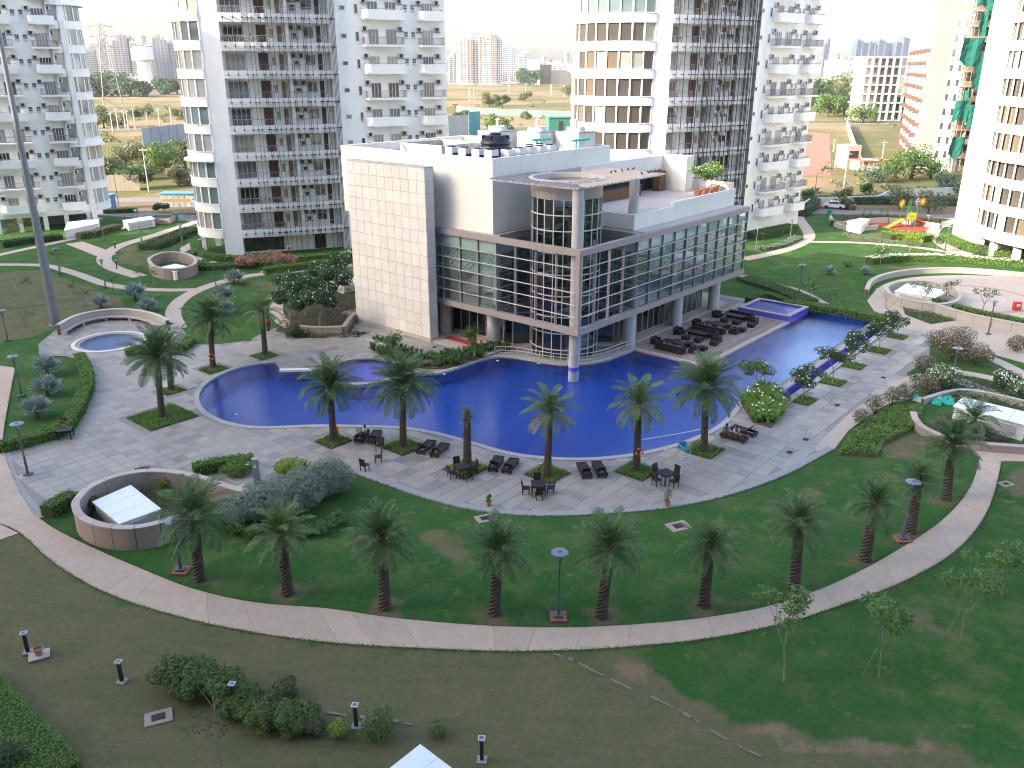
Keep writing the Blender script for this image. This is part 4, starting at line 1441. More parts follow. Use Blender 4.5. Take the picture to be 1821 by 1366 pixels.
MB().box(-2.8, -2.8, 0.01, 2.8, 2.8, 0.2).build('well_floor', pmat('rust_floor', (0.16, 0.09, 0.06), (0.1, 0.07, 0.05), 1, 0.9), rh_)
# ------------------------------------------------------------------ apartment towers
FH, Z0, NF = 3.64, 2.7, 10
CURTAINS = [PANE_T[2], PANE_T[3], PANE_T[0], PANE_T[1]]
BEIGEWALL = pmat('balcony_wall', (0.86, 0.84, 0.80), (0.82, 0.80, 0.765), 0.8, 0.9)
SLIDE = pmat('window_frame_white', (0.62, 0.62, 0.60), None, 3, 0.6)
TAN = [glassmat('pane_tan', (0.4, 0.36, 0.3), 0.06, 0.05, 0.9, (0.16, 0.125, 0.085)), glassmat('pane_bronze', (0.3, 0.28, 0.25), 0.06, 0.05, 0.9, (0.085, 0.075, 0.065)), PANE_T[2]]
class Facade:
  """flat front: s runs along it, d is out of the wall towards the viewer"""
  def __init__(self, o, ang):
    self.o, self.a = o, ang
    self.t = (cos(ang), sin(ang))
    self.n = (sin(ang), -cos(ang))
  def p(self, s, d=0.0):
    return (self.o[0] + s * self.t[0] + d * self.n[0], self.o[1] + s * self.t[1] + d * self.n[1])
  def box(self, mb, s0, s1, d0, d1, z0, z1, mat=0):
    s0, s1 = min(s0, s1), max(s0, s1)
    d0, d1 = min(d0, d1), max(d0, d1)
    q = [self.p(s0, d1), self.p(s1, d1), self.p(s1, d0), self.p(s0, d0)]
    return mb.prism(q, z0, z1, mat, True, True)

def per_floor(name, mb, mats, parent, ks, fh=FH, z0=Z0, smooth=False, kd=None):
  me = mb.mesh(name, mats, smooth)
  out_ = []
  for k in ks:
    o = link(name, me, parent, (0, 0, z0 + k * fh))
    if kd:
      kind(o, kd)
    out_.append(o)
  return out_

def ac_unit(F, mb, s, d, z, w=0.85, h=0.6, dep=0.35):
  F.box(mb, s, s + w, d, d + dep, z, z + h, 0)
  F.box(mb, s + 0.08, s + 0.58, d + dep, d + dep + 0.01, z + 0.06, z + h - 0.06, 1)
  F.box(mb, s - 0.05, s + w + 0.05, d, d + dep, z - 0.06, z - 0.003, 1)

def slider(F, mb, s0, s1, d, z0, z1, n):
  """sliding window: frame 0, panes 1"""
  F.box(mb, s0, s1, d, d + 0.10, z1 - 0.08, z1, 0)
  F.box(mb, s0, s1, d, d + 0.10, z0, z0 + 0.06, 0)
  w = (s1 - s0) / n
  for k in range(n + 1):
    a = s0 + k * w
    F.box(mb, max(s0, a - 0.045), min(s1, a + 0.045), d + 0.003, d + 0.097, z0 + 0.061, z1 - 0.081, 0)
  F.box(mb, s0 + 0.02, s1 - 0.02, d + 0.02, d + 0.05, z0 + 0.06, z1 - 0.08, 1)

def wing(parent, F, nf=NF, fh=FH, z0=Z0, order='AVB', body_depth=14, ground=True):
  """wing with a two-door balcony, a pair of vents, and a one-door balcony on every storey"""
  L = 14.6
  body = MB()
  F.box(body, 0, L, -body_depth, 0, z0 - 0.35, z0 + nf * fh)
  body.build('wing_wall', TWHITE, parent)
  ks_all = range(nf)
  # first narrow window
  w = MB()
  slider(F, w, 0.55, 1.05, 0, 1.3, 2.6, 1)
  per_floor('window', w, [SLIDE, PANE_D], parent, ks_all, fh, z0)
  for (s0, s1) in ((2.5, 4.0), (5.2, 6.8), (10.9, 12.6)):
    for kk, pm_ in ((0, PANE_T[0]), (1, PANE_D), (2, PANE_T[2])):
      w = MB()
      slider(F, w, s0, s1, 0, 0.95, 3.0, 4 if s1 - s0 > 1.6 else 3)
      per_floor('balcony_door', w, [SLIDE, pm_], parent, [k for k in ks_all if (k * 7 + int(s0)) % 3 == kk], fh, z0)
  for s0 in (8.0, 9.15):
    w = MB()
    F.box(w, s0, s0 + 0.62, 0, 0.06, 1.75, 2.75, 0)
    F.box(w, s0 + 0.06, s0 + 0.28, 0.06, 0.075, 2.35, 2.68, 1)
    F.box(w, s0 + 0.34, s0 + 0.56, 0.06, 0.075, 2.35, 2.68, 1)
    F.box(w, s0 + 0.06, s0 + 0.56, 0.06, 0.075, 2.08, 2.28, 1)
    F.box(w, s0 + 0.06, s0 + 0.56, 0.06, 0.20, 1.82, 1.86, 0)
    per_floor('vent_window', w, [SLIDE, PANE_D], parent, ks_all, fh, z0)
  for s0, zz_ in ((1.5, 2.75), (6.95, 2.75), (9.95, 2.7), (12.85, 2.75)):
    w = MB()
    ac_unit(F, w, s0, 0, zz_)
    per_floor('air_conditioner', w, [ACWHITE, BLACKMETAL], parent, ks_all, fh, z0)
  # balconies: solid parapets and railings take turns
  for (s0, s1, off) in ((1.5, 7.6, 0), (10.2, 14.0, 0)):
    sl = MB()
    F.box(sl, s0, s1, 0, 1.45, 0.62, 0.88)
    per_floor('balcony_slab', sl, TWHITE, parent, ks_all, fh, z0)
    sp = MB()
    def arc(dd, r=0.5):
      pts = [F.p(s0 + (1.5 - dd), 0), F.p(s0 + (1.5 - dd), dd - r)]
      pts = [F.p(s0 + 0.1, 0), F.p(s0 + 0.1, dd - r)]
      for k in range(1, 5):
        t = k / 5 * pi / 2
        pts.append(F.p(s0 + 0.1 + r - r * cos(t), dd - r + r * sin(t)))
      pts += [F.p(s0 + 0.1 + r, dd), F.p(s1 - 0.1, dd), F.p(s1 - 0.1, 0)]
      return pts
    sp.wall(arc(1.40), 0.12, 0.55, 1.88)
    odd = [k for k in ks_all if k % 2 == 0]
    per_floor('balcony_parapet', sp, TWHITE, parent, odd, fh, z0)
    tr = MB()
    tr.tube([(x, y, 2.02) for x, y in arc(1.40)], 0.03, 4)
    per_floor('top_rail', tr, RAILTAUPE, parent, odd, fh, z0)
    rl = MB()
    a = arc(1.40)
    rl.wall(a, 0.06, 1.85, 1.92)
    rl.wall(a, 0.05, 0.96, 1.02)
    for i in range(len(a) - 1):
      dx, dy = a[i + 1][0] - a[i][0], a[i + 1][1] - a[i][1]
      n_ = max(1, int(hypot(dx, dy) / 0.14))
      for j in range(n_):
        x, y = a[i][0] + dx * j / n_, a[i][1] + dy * j / n_
        rl.box(x - 0.016, y - 0.016, 1.02, x + 0.016, y + 0.016, 1.85)
    per_floor('railing', rl, RAILTAUPE, parent, [k for k in ks_all if k % 2 == 1], fh, z0)
  if ground:
    for s in (0.4, 3.6, 7.4, 10.6, 14.1):
      c = MB()
      F.box(c, s - 0.35, s + 0.35, -0.8, -0.05, -0.2, z0 - 0.35)
      c.build('ground_pier', TWHITE, parent)
    c = MB()
    F.box(c, 0.2, L - 0.2, -6.2, -6.0, -0.1, z0 - 0.36)
    c.build('ground_wall', pmat('undercroft', (0.25, 0.25, 0.255), None, 1, 0.9), parent)

def bay(parent, c, r, a0, a1, n, nf=NF, fh=FH, z0=Z0, ledges=(3,), seed=1, teal=(), mats=None):
  """round window bay between two angles (degrees), white bands between rows of tall panes"""
  rr = random.Random(seed)
  m = 5 * n
  arc = [(c[0] + r * cos(radians(a0 + (a1 - a0) * k / m)), c[1] + r * sin(radians(a0 + (a1 - a0) * k / m))) for k in range(m + 1)]
  sp = MB().wall(arc, 0.35, -0.02, 1.24)
  per_floor('bay_band', sp, TWHITE, parent, range(nf), fh, z0, True)
  lip = MB().wall(arc, 0.48, 1.18, 1.27)
  per_floor('bay_sill', lip, TWHITE, parent, range(nf), fh, z0, True)
  for k in ledges:
    lg = MB().wall(offset(arc, 0.35 * (1 if a1 > a0 else -1), False), 0.9, -0.12, 0.10)
    per_floor('ledge', lg, TWHITE, parent, [k], fh, z0, True)
  mu = MB()
  for k in range(n + 1):
    a = radians(a0 + (a1 - a0) * k / n)
    x, y = c[0] + r * cos(a), c[1] + r * sin(a)
    t = (-sin(a), cos(a))
    u_ = (cos(a), sin(a))
    q = [(x + t[0] * s * 0.11 + u_[0] * e * 0.07, y + t[1] * s * 0.11 + u_[1] * e * 0.07) for s, e in ((-1, -1), (1, -1), (1, 1), (-1, 1))]
    mu.prism(q, 1.27, FH - 0.02)
  per_floor('bay_mullions', mu, TWHITE, parent, range(nf), fh, z0, kd='stuff')
  for f in range(nf):
    cs = mats or CURTAINS
    row = rr.choice(cs)
    pms = {}
    for k in range(n):
      b0 = radians(a0 + (a1 - a0) * (k + 0.1) / n)
      b1 = radians(a0 + (a1 - a0) * (k + 0.9) / n)
      q = [(c[0] + r * 0.985 * cos(b), c[1] + r * 0.985 * sin(b)) for b in (b0, b1)]
      mm = row if rr.random() < 0.65 else rr.choice(cs)
      if f in teal:
        mm = PANE_T[1]
      mb = MB().wall(q, 0.04, 1.27, FH - 0.03)
      o = mb.build('bay_pane', mm, parent, (0, 0, z0 + f * fh))
  inner = [(c[0] + (r - 0.6) * cos(radians(a0 + (a1 - a0) * k / m)), c[1] + (r - 0.6) * sin(radians(a0 + (a1 - a0) * k / m))) for k in range(m + 1)] + [c]
  MB().prism(inner, z0 + 0.05, z0 + nf * fh).build('bay_core', pmat('bay_inside', (0.12, 0.12, 0.115), None, 1, 0.9), parent)
  return arc

def slat_tower(parent, A, ang, L, c, r, a0, a1, npane, W0, wang, body_back, teal=(), seed=2, mats=None):
  F = Facade(A, ang)
  arc = bay(parent, c, r, a0, a1, npane, seed=seed, teal=teal, ledges=(3,), mats=mats)
  H = Z0 + NF * FH
  # white pier between bay and balconies
  ae = radians(a1)
  pier = [(c[0] + r * cos(ae), c[1] + r * sin(ae)), F.p(0, 0), F.p(0, -2.6), (c[0] + (r - 2.2) * cos(ae), c[1] + (r - 2.2) * sin(ae))]
  MB().prism(pier, 0, H).build('pier', TWHITE, parent)
  # body behind the balconies
  bd = [F.p(0, -1.6), F.p(L, -1.6), F.p(L + 1.2, -0.4), W0] + body_back
  MB().prism(bd, 0, H).build('tower_body', BEIGEWALL, parent)
  MB().prism([F.p(L, 0.05), F.p(L + 0.95, 0.05), F.p(L + 0.95, -2.4), F.p(L, -2.4)], 0, H).build('pier', TWHITE, parent)
  MB().prism([F.p(L + 0.96, -0.35), (W0[0] - 0.02, W0[1] - 0.05), (W0[0] + 0.5, W0[1] + 1.0), F.p(L + 0.9, -2.2)], 0, H).build('side_wall', TWHITE, parent)
  # storey bands and railings
  n = 10
  arcf = [F.p(L * k / n, 0.35 * sin(pi * k / n)) for k in range(n + 1)]
  bn = MB().wall(arcf, 0.22, -0.08, 1.06)
  per_floor('storey_band', bn, TWHITE, parent, range(NF), smooth=False)
  fl = MB()
  fl.prism(arcf + [F.p(L, -1.59), F.p(0, -1.59)], 0.05, 0.95, bottom=True)
  per_floor('balcony_floor', fl, TWHITE, parent, range(NF))
  lg = MB().wall(arcf, 0.7, -0.06, 0.12)
  per_floor('ledge', lg, pmat('ledge_cream', (0.64, 0.60, 0.52), None, 2, 0.8), parent, (6,))
  rl = MB()
  rl.wall(arcf, 0.06, 1.86, 1.93)
  rl.wall(arcf, 0.05, 1.05, 1.10)
  for i in range(int(L / 0.21)):
    x, y = F.p(i * 0.21, 0.35 * sin(pi * i * 0.21 / L))
    rl.box(x - 0.012, y - 0.012, 1.0, x + 0.012, y + 0.012, 1.87)
  per_floor('railing', rl, RAILPALE, parent, range(NF))
  rr = random.Random(seed)
  D = -1.58
  for kk, pmx in ((0, PANE_T[0]), (1, PANE_D), (2, PANE_T[2])):
    w = MB()
    slider(F, w, 0.5, 3.1, D, 0.98, 3.3, 4)
    per_floor('window', w, [SLIDE, pmx], parent, [k for k in range(NF) if (k * 5 + seed) % 3 == kk])
  w = MB()
  F.box(w, 4.9, 6.2, D, D + 0.06, 0.98, 3.35, 0)
  per_floor('door', w, BROWNWOOD, parent, range(NF))
  w = MB()
  F.box(w, 6.7, 7.2, D, D + 0.05, 1.7, 2.8, 0)
  per_floor('meter_box', w, pmat('meter_grey', (0.36, 0.33, 0.30), None, 3, 0.7), parent, range(NF))
  w = MB()
  F.box(w, 7.7, 8.3, D, D + 0.06, 0.98, 3.2, 0)
  per_floor('door', w, pmat('tan_door', (0.24, 0.15, 0.09), None, 2, 0.6), parent, range(NF))
  w = MB()
  F.box(w, 8.75, 9.15, D, -0.3, 0.97, FH + 0.03, 0)
  per_floor('partition', w, TWHITE, parent, range(NF))
  for s0, zz_ in ((9.3, 2.75), (10.4, 2.75), (9.7, 1.75)):
    w = MB()
    ac_unit(F, w, s0, D, zz_)
    per_floor('air_conditioner', w, [ACWHITE, BLACKMETAL], parent, range(NF))
  w = MB()
  slider(F, w, 11.3, 12.7, D, 1.7, 3.2, 2)
  per_floor('window', w, [SLIDE, PANE_D], parent, range(NF))
  w = MB()
  F.box(w, 13.1, 13.7, D, D + 0.05, 0.98, 3.3, 0)
  per_floor('door', w, DARK, parent, range(NF))  # flat near-black sheet painted for the dark opening, no door leaf
  # tall dark fins in front of the balconies, on small brackets
  spos = [0.55, 1.85, 3.05, 3.75, 4.25, 5.2, 5.42, 6.05, 6.3, 6.85, 7.55, 8.2, 8.42, 9.1, 9.35, 10.1, 10.9, 11.12, 11.34, 11.95, 12.9, 13.1, 13.6, 13.82, 14.3]
  fin = MB().box(-0.021, -0.06, 0, 0.021, 0.06, H - 0.2).mesh('fin', RODMAT)
  bk = MB()
  for s in spos:
    s = s * L / 14.7
    x, y = F.p(s, 0.35 * sin(pi * s / L) + 0.62)
    link('fin', fin, parent, (x, y, 0.05), ang)
    F.box(bk, s - 0.12, s + 0.12, 0.30 * sin(pi * s / L) + 0.08, 0.35 * sin(pi * s / L) + 0.62, 0.48, 0.58)
  for e in (0.15, 0.33, 0.51, 0.69):
    x, y = F.p(L + e + 0.05, 0.42)
    link('fin', fin, parent, (x, y, 0.05), ang)
  F.box(bk, L + 0.1, L + 0.85, 0.06, 0.42, 0.48, 0.58)
  per_floor('fin_brackets', bk, RODMAT, parent, range(NF), kd='stuff')
  # little square windows of the side wall
  wv = (W0[0] - F.p(L + 0.96, -0.35)[0], W0[1] - F.p(L + 0.96, -0.35)[1])
  F2 = Facade(F.p(L + 0.96, -0.35), atan2(wv[1], wv[0]))
  w = MB()
  lw = hypot(*wv)
  F2.box(w, lw * 0.3, lw * 0.3 + 0.85, 0.0, 0.07, 1.7, 2.35, 0)
  F2.box(w, lw * 0.3 + 0.1, lw * 0.3 + 0.75, 0.07, 0.085, 1.8, 2.25, 1)
  per_floor('vent_window', w, [SLIDE, PANE_D], parent, range(NF))
  wing(parent, Facade(W0, wang))
  # open ground floor
  g = MB()
  F.box(g, 0.3, 6.0, D + 0.01, D + 0.06, 0.3, 2.6)
  g.build('ground_window', PANE_D, parent)
  g = MB()
  F.box(g, 10.6, 12.2, D + 0.01, D + 0.06, 0.1, 2.5)
  g.build('door', DARK, parent)
  for k in (-60, -15):
    a = radians((a0 + a1) / 2 + k)
    MB().box(-0.35, -0.35, 0, 0.35, 0.35, Z0).build('ground_pier', TWHITE, parent, (c[0] + (r - 0.5) * cos(a), c[1] + (r - 0.5) * sin(a), 0))

T1 = thing('apartment_tower', 'white tower with round window bay and dark vertical fins left of the clubhouse', 'tower', (0, 0, 0), 0, 'apartment towers')
A1 = (-39.4, 123.0)
slat_tower(T1, A1, radians(20.8), 14.7, (-41.8, 127.9), 5.3, 140, 268, 8, (-22.8, 129.8), radians(29.5), [(-10.2, 137.0), (-17, 149), (-40, 149), (-44, 131), (-41.5, 125.6)], seed=2)
T3 = thing('apartment_tower', 'sunlit white tower with round window bay and dense dark fins right of the clubhouse roof', 'tower', (0, 0, 0), 0, 'apartment towers')
slat_tower(T3, (22.3, 127.0), radians(29), 15.2, (16.6, 133.5), 7.6, 165, 296, 10, (38.3, 137.6), radians(40), [(49.5, 147.0), (40, 160), (14, 156), (12.5, 134), (19.5, 128.6)], teal=(8,), seed=5, mats=TAN)

LT = thing('apartment_tower', 'shaded white balcony tower at the left edge behind the tall grey pole', 'tower', (0, 0, 0), 0, 'apartment towers')
lw0 = (-85.6, 140.2)
FLT = Facade(lw0, radians(30))
wing(LT, FLT, ground=True)
MB().prism([FLT.p(14.6, 0.5), FLT.p(15.4, 0.5), FLT.p(15.4, -4), FLT.p(14.6, -4)], 0, Z0 + NF * FH).build('pier', TWHITE, LT)
bay(LT, FLT.p(13.2, -4.6), 4.9, -62, 60, 7, seed=8, ledges=(3, 9))
W_A = thing('garden_wall', 'low white planter wall under the left balcony tower', 'wall', (0, 0, 0))
pts_ = [S2(118, 425), S2(124, 410), S2(178, 402), S2(176, 412)]
MB().prism(pts_, -0.1, 1.3).build('block', TWHITE, W_A)
MB().prism(offset(ccw(pts_), 0.12), 1.302, 1.42).build('cap', TWHITE, W_A)

RT = thing('apartment_tower', 'brilliantly sunlit round-fronted white tower cut by the right edge', 'tower', (0, 0, 0), 0, 'apartment towers')
bay(RT, (88.0, 123.5), 18.2, 236, 163, 11, seed=13, ledges=(3, 0), mats=TAN)
H_ = Z0 + NF * FH
MB().prism([(71.0, 136.0), (70.4, 129.0), (73.5, 128.0), (90, 128), (92, 150), (84, 152)], 0, H_).build('tower_body', TWHITE, RT)
MB().prism([(80, 107.5), (105, 107.5), (105, 127.9), (76, 127.9), (74.5, 118)], Z0 - 0.3, H_).build('tower_body', TWHITE, RT)
for k in range(5):
  a = radians(165 + k * 16)
  MB().box(-0.4, -0.4, 0, 0.4, 0.4, Z0).build('ground_pier', TWHITE, RT, (88 + 17.2 * cos(a), 123.5 + 17.2 * sin(a), 0))

# own block stretched, and unseen tower added on the left, to shade the garden
OWN = thing('shade_block', 'tall white slab block the photograph is taken from, behind the camera, stretched to shade the garden', 'building', (0, 0, 0))
MB().box(-330, -20, 0, 45, -2.2, 100).build('wall', TWHITE, OWN)
F0 = Facade((-150, -2.2), 0)
bandm = MB().box(-330, -2.2, 0, 45, -2.0, 0.9).mesh('storey_band', TWHITE)
rowm = MB().box(-329, -2.15, 1.2, 44, -2.08, 2.9).mesh('window_row', PANE_D)
for k in range(27):
  # railings of our own balcony are out of the picture
  bb = link('storey_band', bandm, OWN, (0, 0, k * 3.64 + 1.0))
  link('window_row', rowm, OWN, (0, 0, k * 3.64 + 1.0))
NB_ = thing('shade_block', 'tall white tower added out of view on the left to shade the garden', 'building', (0, 0, 0))  # unseen tower added to cast shade on the left tower and lawns
MB().box(-147, 64, 0, -121, 98, 67).build('wall', TWHITE, NB_)
MB().box(-120.9, 68, 6, -120.7, 94, 65).build('window_row', PANE_D, NB_)
# ------------------------------------------------------------------ plants
def height_at(base, py):
  """height above the ground point base whose image row is py"""
  lo, hi = 0.0, (60.0 if base.y < 300 else 250.0)
  for _ in range(40):
    z = (lo + hi) / 2
    dy, dz = base.y, z - EYE
    fw = dy * cos(PITCH) - dz * sin(PITCH)
    upv = dy * sin(PITCH) + dz * cos(PITCH)
    if 683 - 1500 * upv / fw > py:
      lo = z
    else:
      hi = z
  return lo

def px_scale(base, z=0.0):
  fw = base.y * cos(PITCH) - (z - EYE) * sin(PITCH)
  return 1500 / fw

PALM_G = leafmat('palm_leaf', (0.034, 0.076, 0.024), (0.090, 0.140, 0.046), trans=0.2)
PALM_Y = leafmat('palm_leaf_light', (0.065, 0.115, 0.035), (0.135, 0.185, 0.060), trans=0.2)
PALM_B = leafmat('palm_leaf_dry', (0.16, 0.115, 0.055), (0.22, 0.17, 0.08), trans=0.15)
BARK_PALM = pmat('palm_bark', (0.10, 0.075, 0.058), (0.055, 0.042, 0.035), 9, 0.9, bump=0.5, bscale=25, where='obj')
BARK_PALE = pmat('pale_bark', (0.27, 0.235, 0.20), (0.20, 0.17, 0.14), 6, 0.9, bump=0.3, where='obj')
BARK = pmat('brown_bark', (0.10, 0.075, 0.055), (0.07, 0.05, 0.04), 5, 0.95, bump=0.4, where='obj')

def frond_mesh(name, mat, droop, seed, nst=24, ll=0.25):
  """arching feather leaf of unit length, rachis along +x"""
  r = random.Random(seed)
  mb = MB()
  pts = []
  x = z = 0.0
  ang = 0.30
  for i in range(nst + 1):
    pts.append(Vector((x, 0, z)))
    t = i / nst
    a = ang - droop * t ** 1.5
    x += cos(a) / nst
    z += sin(a) / nst
  mb.tube(pts[::6] + [pts[-1]], [0.013 * (1 - 0.85 * k / 6) for k in range(len(pts[::6]) + 1)], 3, cap=False)
  for i in range(3, nst + 1):
    t = i / nst
    L = ll * (0.35 + 0.65 * sin(pi * min(1, 0.12 + 0.88 * t)) ** 0.6) * (1 if t < 0.9 else 0.75)
    p = pts[i]
    d = (pts[min(i + 1, nst)] - pts[i - 1]).normalized()
    upv = Vector((-d.z, 0, d.x))
    for s in (-1, 1):
      fwd = 0.55 + 0.5 * t + r.uniform(-0.1, 0.1)
      v_ = (Vector((0, s, 0)) + d * fwd + upv * (0.28 + r.uniform(-0.15, 0.15))).normalized()
      tip = p + v_ * L * r.uniform(0.85, 1.08) - Vector((0, 0, L * 0.30))
      mid = p + v_ * L * 0.55
      w = 0.0165
      wv = d * w
      mb.add([p - wv * 0.6, mid - wv, tip, mid + wv, p + wv * 0.6], [(0, 1, 3, 4), (1, 2, 3)])
  return mb.mesh(name, mat)
FRONDS = [frond_mesh('frond', PALM_G, 1.05, 1), frond_mesh('frond', PALM_G, 1.35, 2), frond_mesh('frond', PALM_G, 0.85, 3)]
FRONDS_Y = [frond_mesh('frond', PALM_Y, 1.0, 4), frond_mesh('frond', PALM_Y, 1.3, 5)]
FROND_B = frond_mesh('frond', PALM_B, 1.5, 6)

def trunk_mesh(H, r0, r1, lean, name='trunk', seed=0):
  """palm stem with a spiral of leaf scars"""
  rr = random.Random(seed)
  mb = MB()
  n = 12
  rings = max(8, int(H / 0.11))
  v, f = [], []
  for i in range(rings + 1):
    t = i / rings
    r = r0 + (r1 - r0) * t ** 0.6
    if t < 0.08:
      r *= 1.12 - 1.5 * t
    for k in range(n):
      a = 2 * pi * k / n
      bump = 0.045 * (1 if (k + i) % 2 == 0 else -0.4) * (0.8 + 0.4 * rr.random())
      v.append((lean[0] * t ** 1.4 + (r + bump) * cos(a), lean[1] * t ** 1.4 + (r + bump) * sin(a), H * t))
  for i in range(rings):
    for k in range(n):
      f.append((i * n + k, i * n + (k + 1) % n, (i + 1) * n + (k + 1) % n, (i + 1) * n + k))
  mb.add(v, f)
  return mb.mesh(name, BARK_PALM)

def palm(bx_, by_, cx_, cy_, rpx, label, group, style='g', nf=40, seed=0, r0=0.30):
  rr = random.Random(seed + 100)
  B = site(bx_, by_)
  H = height_at(B, cy_)
  sc = px_scale(B, H)
  lean = ((cx_ - bx_) / sc - 0.0, 0.0)
  # perspective already narrows upward: take the drift of a plumb line out
  plumb = 910.5 + sc * B.x
  lean = ((cx_ - plumb) / sc, rr.uniform(-0.1, 0.1))
  FL = rpx / sc * 1.10
  t = thing('date_palm', label, 'palm tree', B, 0, group)
  link('trunk', trunk_mesh(H, r0, r0 * 0.72, lean, seed=seed), t)
  hm = MB().lathe([(r0 * 0.7, -0.35), (r0 * 0.95, -0.1), (r0 * 0.8, 0.15), (0.08, 0.5)], 10)
  crown = link('crown', hm.mesh('crown', BARK_PALM), t, (lean[0], lean[1], H))
  for k in range(nf):
    q = (k + 0.5) / nf
    az = k * 2.39996 + rr.uniform(-0.15, 0.15)
    el = radians(82 - 124 * q ** 0.82 + rr.uniform(-7, 7))
    if style == 'dry' and q > 0.62:
      me = FROND_B if rr.random() < 0.75 else FRONDS_Y[1]
    elif style in ('y', 'dry'):
      me = rr.choice(FRONDS_Y + FRONDS[:1])
    else:
      me = rr.choice(FRONDS)
    o = bpy.data.objects.new('frond', me)
    COL.objects.link(o)
    o.parent = crown
    o.location = (0.10 * cos(az), 0.10 * sin(az), 0.28 - 0.38 * q)
    o.rotation_euler = (rr.uniform(-0.25, 0.25), -el, az)
    s = FL * (0.80 + 0.20 * sin(pi * (0.25 + 0.7 * q))) * rr.uniform(0.92, 1.06)
    o.scale = (s, s, s)
  return t

LAWN_PALMS = [(355, 1030, 345, 925, 76, 'large date palm on the lawn beside the round granite planter', 'g'),
              (512, 1055, 500, 952, 60, 'date palm with light green drooping crown, second from left on the lawn', 'y'),
              (685, 1080, 678, 965, 66, 'date palm on the lawn, third from the left along the curved path', 'g'),
              (880, 1090, 886, 985, 64, 'date palm on the lawn just left of the central lamp post', 'g'),
              (1070, 1095, 1085, 982, 66, 'date palm on the lawn just right of the central lamp post', 'g'),
              (1252, 1075, 1262, 978, 54, 'date palm with orange fruit stalk on the lawn below the square drain cover', 'g'),
              (1412, 1045, 1420, 935, 62, 'date palm on the lawn above the slender sapling by the path', 'g'),
              (1538, 995, 1556, 898, 52, 'leaning date palm on the lawn left of the right-hand lamp post', 'g'),
              (1619, 945, 1632, 858, 42, 'date palm on the lawn directly behind the right-hand lamp post', 'g'),
              (1682, 887, 1693, 795, 56, 'date palm on the lawn where the curved path turns up to the right', 'g')]
for i, (a, b_, c, d, r, lab, st) in enumerate(LAWN_PALMS):
  palm(a, b_, c, d, r, lab, 'date palms along the lawn', st, 31 + (i * 7) % 8, i + 1)
POOL_PALMS = [(593, 785, 587, 692, 58, 'date palm on the pool court next to the orange rescue float', 'g', 42),
              (717, 795, 717, 690, 66, 'full-crowned date palm between the left and middle lounger pairs', 'g', 46),
              (831, 830, 831, 742, 19, 'trimmed date palm with a tiny tuft of leaves behind the left dining table', 'g', 16),
              (973, 848, 978, 738, 52, 'date palm with sparse yellowing crown at the middle of the pool court', 'dry', 30),
              (1131, 838, 1136, 722, 56, 'date palm with browning lower fronds carrying a red lifebuoy', 'dry', 30),
              (1251, 803, 1255, 695, 66, 'full date palm beside the two seated people on the right of the pool', 'g', 46),
              (289, 742, 280, 640, 60, 'large date palm in the big grass square on the left court', 'g', 46),
              (379, 655, 375, 572, 48, 'date palm with a red lifebuoy on its trunk at the pool\'s left end', 'g', 42),
              (305, 695, 300, 615, 34, 'thin half-hidden date palm with dry fronds behind the large left palm', 'dry', 26),
              (472, 632, 466, 556, 36, 'reddish-stemmed date palm with thin crown near the person in red', 'y', 26),
              (1724, 783, 1732, 748, 42, 'low young date palm in the planter in front of the white louvred hut', 'g', 24)]
for i, (a, b_, c, d, r, lab, st, nf) in enumerate(POOL_PALMS):
  palm(a, b_, c, d, r, lab, 'date palms round the pool', st, nf, i + 40, 0.26 if r > 20 else 0.3)

# ---------------- leaf masses
def leaves(blobs, n, size, seed=0, aspect=0.5, up=0.3, shell=0.45, clip=None, mb=None, long=False):
  """leaf-sized faces through the volume of some ellipsoids (x, y, z, rx, ry, rz)"""
  rr = random.Random(seed)
  mb = mb or MB()
  vols = [b[3] * b[4] * b[5] for b in blobs]
  tot = sum(vols)
  for b, v_ in zip(blobs, vols):
    k = max(3, int(n * v_ / tot))
    for _ in range(k):
      while True:
        d = Vector((rr.uniform(-1, 1), rr.uniform(-1, 1), rr.uniform(-1, 1)))
        if 0.05 < d.length < 1:
          break
      q = d.normalized() * (d.length ** shell)
      if rr.random() < 0.12:
        q *= rr.uniform(1.0, 1.16)
      p = Vector((b[0] + q.x * b[3], b[1] + q.y * b[4], b[2] + q.z * b[5]))
      if p.z < 0.02:
        continue
      nrm = (Vector((q.x, q.y, q.z + up)) + Vector((rr.uniform(-1, 1), rr.uniform(-1, 1), rr.uniform(-1, 1))) * 0.75).normalized()
      t = nrm.cross(Vector((rr.uniform(-1, 1), rr.uniform(-1, 1), rr.uniform(-1, 1))))
      if t.length < 1e-3:
        continue
      t.normalize()
      w = nrm.cross(t)
      s = size * rr.uniform(0.65, 1.25)
      mb.add([p - t * s, p + w * s * aspect, p + t * s, p - w * s * aspect], [(0, 1, 2, 3)])
  return mb

def flowers(blobs, n, size, seed, shell=0.1, top=True):
  rr = random.Random(seed)
  mb = MB()
  for _ in range(n):
    b = rr.choice(blobs)
    d = Vector((rr.gauss(0, 1), rr.gauss(0, 1), rr.gauss(0, 1) + (0.7 if top else 0))).normalized()
    p = Vector((b[0] + d.x * b[3] * 1.02, b[1] + d.y * b[4] * 1.02, b[2] + d.z * b[5] * 1.02))
    if p.z < 0.05:
      continue
    s = size * rr.uniform(0.7, 1.3)
    t = d.cross(Vector((0.3, 0.5, 0.8))).normalized()
    w = d.cross(t)
    c = p + d * s * 0.5
    mb.add([p - t * s, p - w * s, p + t * s, p + w * s, c], [(0, 1, 4), (1, 2, 4), (2, 3, 4), (3, 0, 4)])
  return mb

